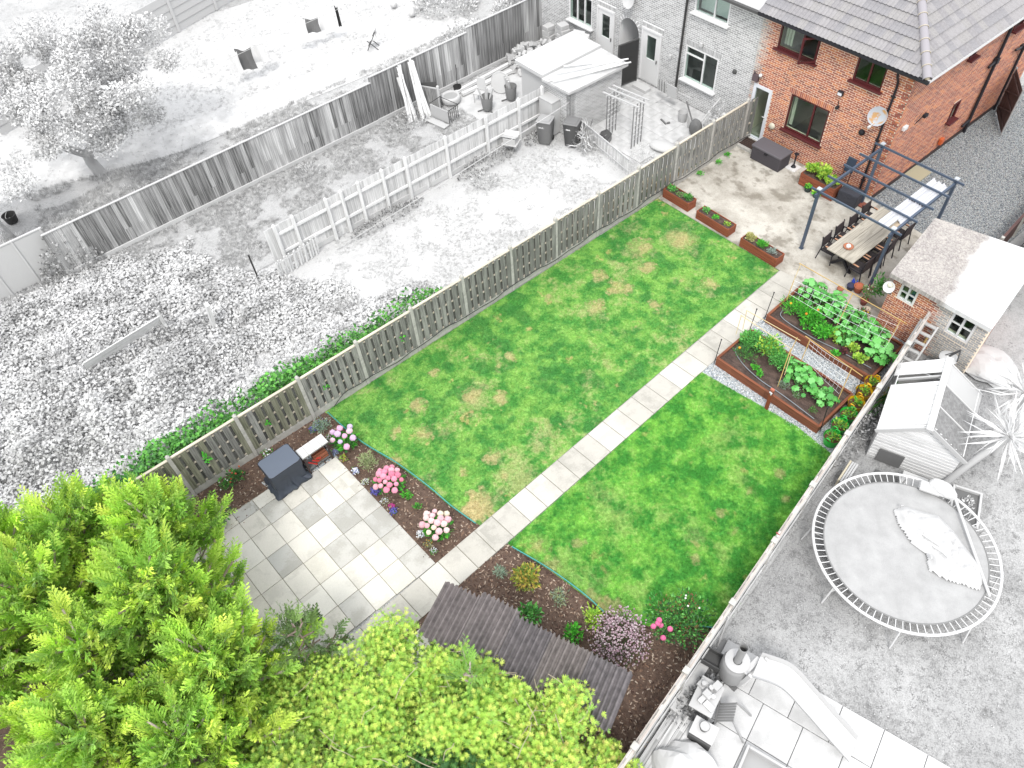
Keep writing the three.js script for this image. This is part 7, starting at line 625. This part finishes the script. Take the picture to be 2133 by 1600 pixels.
  const d = PZ(1318, 3, ZF), sd = thing('terrace_dish', 'white satellite dish above the arched passage', 'satellite dish', [d.x, d.y - 0.2, ZF]); part(sd, 'dish', lathe([[0, 0], [0.15, 0.015], [0.3, 0.07]], 24).rotateX(PI / 2 - 0.3).translate(0, 0.3, 0.2), M.grey[250]); part(sd, 'bracket', [rod([0, 0.25, 0], [0, 0.3, 0.2], 0.02), rod([0, 0.1, 0.22], [-0.1, 0.0, 0.45], 0.015)], M.grey[120]);
  const vr = PZ(1531, 149, ZF); solo('terrace_vent', 'round dark vent on the bleached terrace wall', 'vent', lathe([[0, 0.05], [0.08, 0.05], [0.1, 0]], 14).rotateX(PI / 2).translate(vr.x, vr.y, ZF + 0.01), M.grey[90]); for (const [u, v, l] of [[1416, 95, 'white box by the terrace drainpipe'], [1463, 92, 'white lamp over the terrace window'], [1398, 117, 'white lamp beside the terrace door']]) { const p = PZ(u, v, ZF); solo('wall_fitting', l, 'box', rbox(0.14, 0.16, 0.1, 0.02, p.x, p.y, ZF + 0.06), M.grey[250]); }
}
{ // rubble yard
  const rub = [0, 1, 2, 3, 4].map(s => blob(0.5, 0, 0.5, 1.3, s + 20)); for (let i = 0; i < 190; i++) { const t = Math.sqrt(R()), a = R() * 2 * PI, x = -15.3 + Math.cos(a) * t * 1.45 - 0.3 * Math.sin(a), z = 2.1 + Math.sin(a) * t * 1.5, y = 0.75 * (1 - t * t) * rr(0.6, 1.05), o = new THREE.Mesh(R() < 0.45 ? rub[i % 5] : brickG, M.grey[pick([225, 240, 250, 250, 240, 205])]); o.name = nm('rubble_block'); scene.add(o); tag(o, 'pale block in the heap of rubble by the outbuilding', 'rubble', 'rubble heap'); o.position.set(x, y + 0.05, z); o.rotation.set(R() * 6, R() * 6, R() * 6); o.scale.set(rr(0.16, 0.32), rr(0.1, 0.2), rr(0.14, 0.3)); }
  [[-16.0, 1.0], [-15.3, 0.75]].forEach(([x, z], k) => { for (let i = 0; i < 5 - k; i++) solo('stacked_block', 'squared white stone in a stack beside the dark fence', 'stone', rbox(0.5 - 0.03 * i, 0.2, 0.42, 0.03, x + rr(-0.04, 0.04), 0.6 + i * 0.205 - (k ? 0.1 : 0.5), z, rr(-0.3, 0.3)), M.grey[250], 'stacked stones by the rubble'); }); for (let i = 0; i < 2; i++) solo('white_board', i ? 'narrow white board leaning over the rubble' : 'wide white board leaning over the rubble', 'board', box(i ? 0.35 : 0.55, 0.03, 1.3, -14.1 + i * 0.4, 0.85, 1.2, 0.75, 0.35, 0), M.grey[250]);
  const post = bar([-16.1, 0.12, 1.9], [-15.9, 0.1, 6.4], 0.14, 0.12); solo('timber_beam', 'long pale timber beam lying along the dark fence', 'beam', post, M.paleWood[1]); solo('timber_beam', 'second pale beam lying in the concrete yard', 'beam', bar([-15.5, 0.1, 3.2], [-15.6, 0.1, 6.3], 0.16, 0.12), M.paleWood[0]);
  const tub = thing('tyre_tub', 'white round tub filled with grey water in the yard', 'tub', [-15.6, 0, 6.9]); part(tub, 'tub', lathe([[0, 0.02], [0.36, 0.02], [0.42, 0.1], [0.42, 0.24], [0.38, 0.32], [0.3, 0.32], [0.29, 0.26], [0, 0.26]], 28), M.grey[250]); part(tub, 'contents', cyl(0.29, 0.29, 0.012, 0, 0.262, 0, 24), M.grey[180]);
  const brl = (x, z, l) => { const b = thing('brazier', l, 'brazier', [x, 0, z]); part(b, 'drum', lathe([[0, 0.08], [0.2, 0.08], [0.26, 0.65], [0.25, 0.65], [0.19, 0.1], [0, 0.1]], 20), mat(grey(150, 0.9), 0.8, { bumpMap: rep(bmpFine, 3), bumpScale: 0.004 })); for (let i = 0; i < 3; i++) part(b, 'foot', bar([0, 0.1, 0], [Math.cos(i * 2.1) * 0.42, 0.02, Math.sin(i * 2.1) * 0.42], 0.04), M.grey[120]); part(b, 'timber', [0, 1, 2, 3].map(i => bar([0.06 * i - 0.1, 0.15, 0.04], [0.16 * i - 0.3, 1.0, rr(-0.3, 0.3)], 0.06)), M.grey[250]); }; brl(-14.0, 6.2, 'grey drum brazier holding paper near the chairs'); brl(-13.9, 5.0, 'grey drum brazier holding long timbers by the outbuilding');
  const hoop = thing('round_table_top', 'large round white table top leaning in the yard', 'table', [-14.7, 0, 4.9], 0.5); part(hoop, 'disc', ni(new THREE.CylinderGeometry(0.42, 0.42, 0.03, 28)).rotateX(PI / 2 - 0.3).translate(0, 0.42, 0), M.grey[225]); part(hoop, 'rim', ni(new THREE.TorusGeometry(0.42, 0.03, 6, 32)).rotateX(-0.3).translate(0, 0.42, 0), M.grey[250]);
  const yc = thing('yard_chair', 'white garden chair in the concrete yard', 'chair', [-14.75, 0, 6.0], 0.4); part(yc, 'seat', rbox(0.42, 0.03, 0.4, 0.01, 0, 0.42, 0), M.grey[250]); part(yc, 'backrest', rbox(0.4, 0.5, 0.03, 0.01, 0, 0.7, -0.2, 0, -0.15), M.grey[250]); for (const x of [-0.18, 0.18]) for (const z of [-0.17, 0.17]) part(yc, 'leg', bar([x, 0, z], [x, 0.41, z], 0.025), M.grey[205]);
  const cg = thing('metal_crate', 'open grey metal crate at the edge of the rough grass', 'crate', [-14.75, 0, 7.75], 0.18); part(cg, 'panel', box(1.0, 0.55, 0.03, -0.1, 0.32, 0.3), M.grey[205]); part(cg, 'lid', box(1.15, 0.04, 0.3, -0.1, 0.05, 0.55), M.grey[240]); for (let i = 0; i < 6; i++) part(cg, 'bar', rod([0.42, 0.06, 0.3 - i * 0.11], [0.42, 0.62, 0.3 - i * 0.11], 0.012), M.grey[60]); part(cg, 'frame', [rod([-0.6, 0.62, -0.3], [0.42, 0.62, -0.3], 0.014), rod([0.42, 0.62, 0.3], [0.42, 0.62, -0.3], 0.014), rod([-0.6, 0.62, 0.3], [-0.6, 0.62, -0.3], 0.014), rod([-0.6, 0, -0.3], [-0.6, 0.62, -0.3], 0.014)], M.grey[60]);
  for (let i = 0; i < 22; i++) { const k = i % 2; solo('leaning_plank', 'pale plank in the bundle leaning on the dark fence', 'plank', bar([-15.75 + rr(-0.3, 0.35) + k * 0.25, 0, 8.9 - k * 0.55 + rr(-0.25, 0.25)], [-16.25 + rr(-0.05, 0.08), rr(1.6, 2.25), 8.75 - k * 0.6 + rr(-0.12, 0.12)], rr(0.05, 0.11), 0.03), pick(M.paleWood), 'planks leaning on the dark fence'); }
  const bs = thing('board_screen', 'dark boarded screen with a rounded post beside the planks', 'screen', [-15.9, 0, 7.7], 0.5); for (let i = 0; i < 5; i++) part(bs, 'board', box(0.13, 0.85, 0.02, -0.25 + i * 0.14, 0.45, 0), M.darkWood[i % 3 + 1]); part(bs, 'rail', box(0.8, 0.05, 0.04, 0, 0.88, 0), M.grey[250]); part(bs, 'post', [cyl(0.06, 0.06, 0.95, 0.4, 0, 0, 10), ni(new THREE.SphereGeometry(0.06, 10, 6)).translate(0.4, 0.97, 0)], M.grey[225]); solo('slate_sheet', 'dark slate sheet behind the leaning planks', 'sheet', box(0.7, 0.9, 0.03, -16.1, 0.5, 7.6, -0.15, 0.9), M.grey[90]); solo('black_bucket', 'black bucket with a broom at the dark fence', 'bucket', [lathe([[0, 0], [0.14, 0], [0.18, 0.26], [0.16, 0.26], [0.13, 0.02], [0, 0.02]], 18, -16.05, 0, 6.2), rod([-16.05, 0.02, 6.2], [-16.2, 1.1, 6.05], 0.018)], M.grey[60]);
  const bt = thing('bird_table', 'white covered bird table on the neighbouring lawn', 'bird table', [-11.1, 0, 7.35], 0.5); part(bt, 'tray', rbox(0.62, 0.05, 0.5, 0.01, 0, 0.42, 0), M.grey[250]); part(bt, 'box', [rbox(0.5, 0.24, 0.4, 0.02, 0, 0.56, 0), box(0.6, 0.03, 0.3, 0, 0.73, -0.1, 0.35), box(0.6, 0.03, 0.3, 0, 0.73, 0.1, -0.35)], M.grey[250]); part(bt, 'leg', bar([0, 0, 0], [0, 0.4, 0], 0.07), M.grey[180]);
  solo('linen_line', 'white clothes line stretched along the neighbouring lawn', 'line', tube([G(700, 520, 0.05), G(940, 371, 0.9), G(1186, 213, 1.55)], 0.014, 5, 40), M.grey[250]); const gpp = G(848, 632); const bb2 = thing('bird_bath', 'white stone bird bath on the bleached lawn', 'bird bath', [gpp.x, 0, gpp.z]); part(bb2, 'pedestal', lathe([[0, 0], [0.17, 0], [0.17, 0.05], [0.1, 0.1], [0.07, 0.25], [0.1, 0.4], [0.12, 0.42], [0, 0.42]], 20), M.grey[250]); part(bb2, 'bowl', lathe([[0, 0.42], [0.1, 0.42], [0.24, 0.5], [0.25, 0.53], [0.21, 0.53], [0.1, 0.47], [0, 0.46]], 24), M.grey[250]); part(bb2, 'water', cyl(0.19, 0.19, 0.006, 0, 0.505, 0, 20), M.grey[180]);
  const st = G(540, 585); solo('dark_stake', 'dark metal stake standing in the bleached brambles', 'stake', rod([st.x, 0, st.z], [st.x, 1.15, st.z], 0.03, 0.03, 6), M.grey[60]); const bd = thing('half_buried_board', 'white boards sinking into the bleached brambles', 'board', [-11.0, 0.55, 23.0], 0.1); part(bd, 'board', box(0.03, 0.45, 2.6, 0, 0.3, 0, 0, 0, -0.35), M.paleWood[1]); part(bd, 'post', box(0.1, 0.75, 0.1, 0.02, 0.3, -1.3), M.greyWood[2]); solo('bramble_stump', 'broken pale stump in the bleached brambles', 'stump', [bar([-10.3, 0.3, 20.5], [-10.25, 1.25, 20.4], 0.2, 0.12)], M.greyWood[3]);
}
{ // far garden
  const w = (u, v, y, wd, h, g, l) => { const p = G(u, v, y), o = thing('hung_washing', l, 'laundry', [p.x, y - h / 2, p.z], 0.9); const n = 8, q = []; const P = (i, j) => [(i / n - 0.5) * wd * (1 - 0.12 * Math.sin(j / n * PI)), (j / n) * h - (j === n ? 0.1 * Math.sin(i / n * PI) * 1.4 : 0), 0.05 * Math.sin(i * 1.4 + j * 0.3)]; for (let i = 0; i < n; i++) for (let j = 0; j < n; j++) q.push([P(i, j), P(i + 1, j), P(i + 1, j + 1)], [P(i, j), P(i + 1, j + 1), P(i, j + 1)]); part(o, 'cloth', toCreasedNormals(tri(q), 1), mat(grey(g, 0.9), 0.95)); return o; };
  w(512, 122, 1.1, 0.75, 1.0, 120, 'dark grey garment hanging on the far washing line'); w(538, 108, 1.1, 0.75, 0.95, 250, 'white garment beside the dark grey garment'); w(650, 52, 1.1, 0.7, 0.7, 130, 'dark square cloth hanging between white sheets'); w(625, 62, 1.1, 0.7, 1.0, 250, 'white sheet hanging before the dark cloth'); w(680, 40, 1.1, 0.8, 1.0, 250, 'white sheet hanging past the dark cloth'); w(704, 33, 1.1, 0.14, 1.0, 60, 'narrow dark strip on the far washing line'); w(487, 130, 1.1, 0.6, 1.0, 250, 'white cloth at the near end of the washing line'); solo('washing_line', 'thin line carrying the washing across the far garden', 'line', tube([G(440, 140, 1.62), G(600, 65, 1.58), G(760, -5, 1.62)], 0.01, 4, 30), M.grey[225]);
  for (const [u, v] of [[549, 118], [497, 140]]) { const p = G(u, v, 0.8); solo('trouser_leg', 'thin dark garment end hanging below the line', 'laundry', bar([p.x, 0.55, p.z], [p.x + 0.05, 0.95, p.z], 0.08, 0.03), M.grey[90], 'dark ends of the washing'); }
  const p = G(778, 100), c = thing('folding_chair', 'black folding chair with a white back on the far grass', 'chair', [p.x, 0, p.z], 0.9); for (const s of [-1, 1]) { part(c, 'leg', rod([-0.25, 0, s * 0.2], [0.25, 0.85, s * 0.2], 0.018), M.grey[60]); part(c, 'leg', rod([0.25, 0, s * 0.2], [-0.2, 0.45, s * 0.2], 0.018), M.grey[60]); } part(c, 'seat', rbox(0.4, 0.03, 0.4, 0.01, 0, 0.45, 0), M.grey[250]); part(c, 'backrest', rbox(0.03, 0.25, 0.4, 0.01, 0.24, 0.75, 0), M.grey[250]);
  const b = G(27, 462), t = thing('black_tub', 'black tub with a pale handle under the small tree', 'tub', [b.x, 0, b.z]); part(t, 'tub', lathe([[0, 0.02], [0.2, 0.02], [0.25, 0.32], [0.26, 0.33], [0.23, 0.33], [0.18, 0.04], [0, 0.04]], 20), M.grey[60]); part(t, 'handle', tube([[-0.23, 0.33, 0], [-0.1, 0.25, 0.12], [0.1, 0.25, 0.12], [0.23, 0.33, 0]], 0.012, 5, 14), M.grey[225]);
  for (const [u, v, l] of [[820, 10, 'white pot in the far garden'], [858, 28, 'white ball by the far garden path']]) { const q = G(u, v, 0.15); solo('garden_pot', l, 'pot', blob(0.17, 2, 0.1, 1, 3).translate(q.x, 0.16, q.z), M.grey[250]); } const tp = G(930, 10); weeds('far_shrub', 'leafy bleached shrub beyond the dark fence', 'shrub', tp.x, tp.z, 1.6, 1.6, 1.4, 1600, 0.16, 0.25, 0.9); weeds('far_shrub', 'second bleached shrub close to the terrace wall', 'shrub', -19.2, 0.6, 1.0, 0.8, 1.5, 900, 0.15, 0.25, 0.9);
}
// ---------- done ----------
scene.traverse(o => { if (o.isMesh) { o.castShadow = true; o.receiveShadow = true; } });
renderer.render(scene, camera);
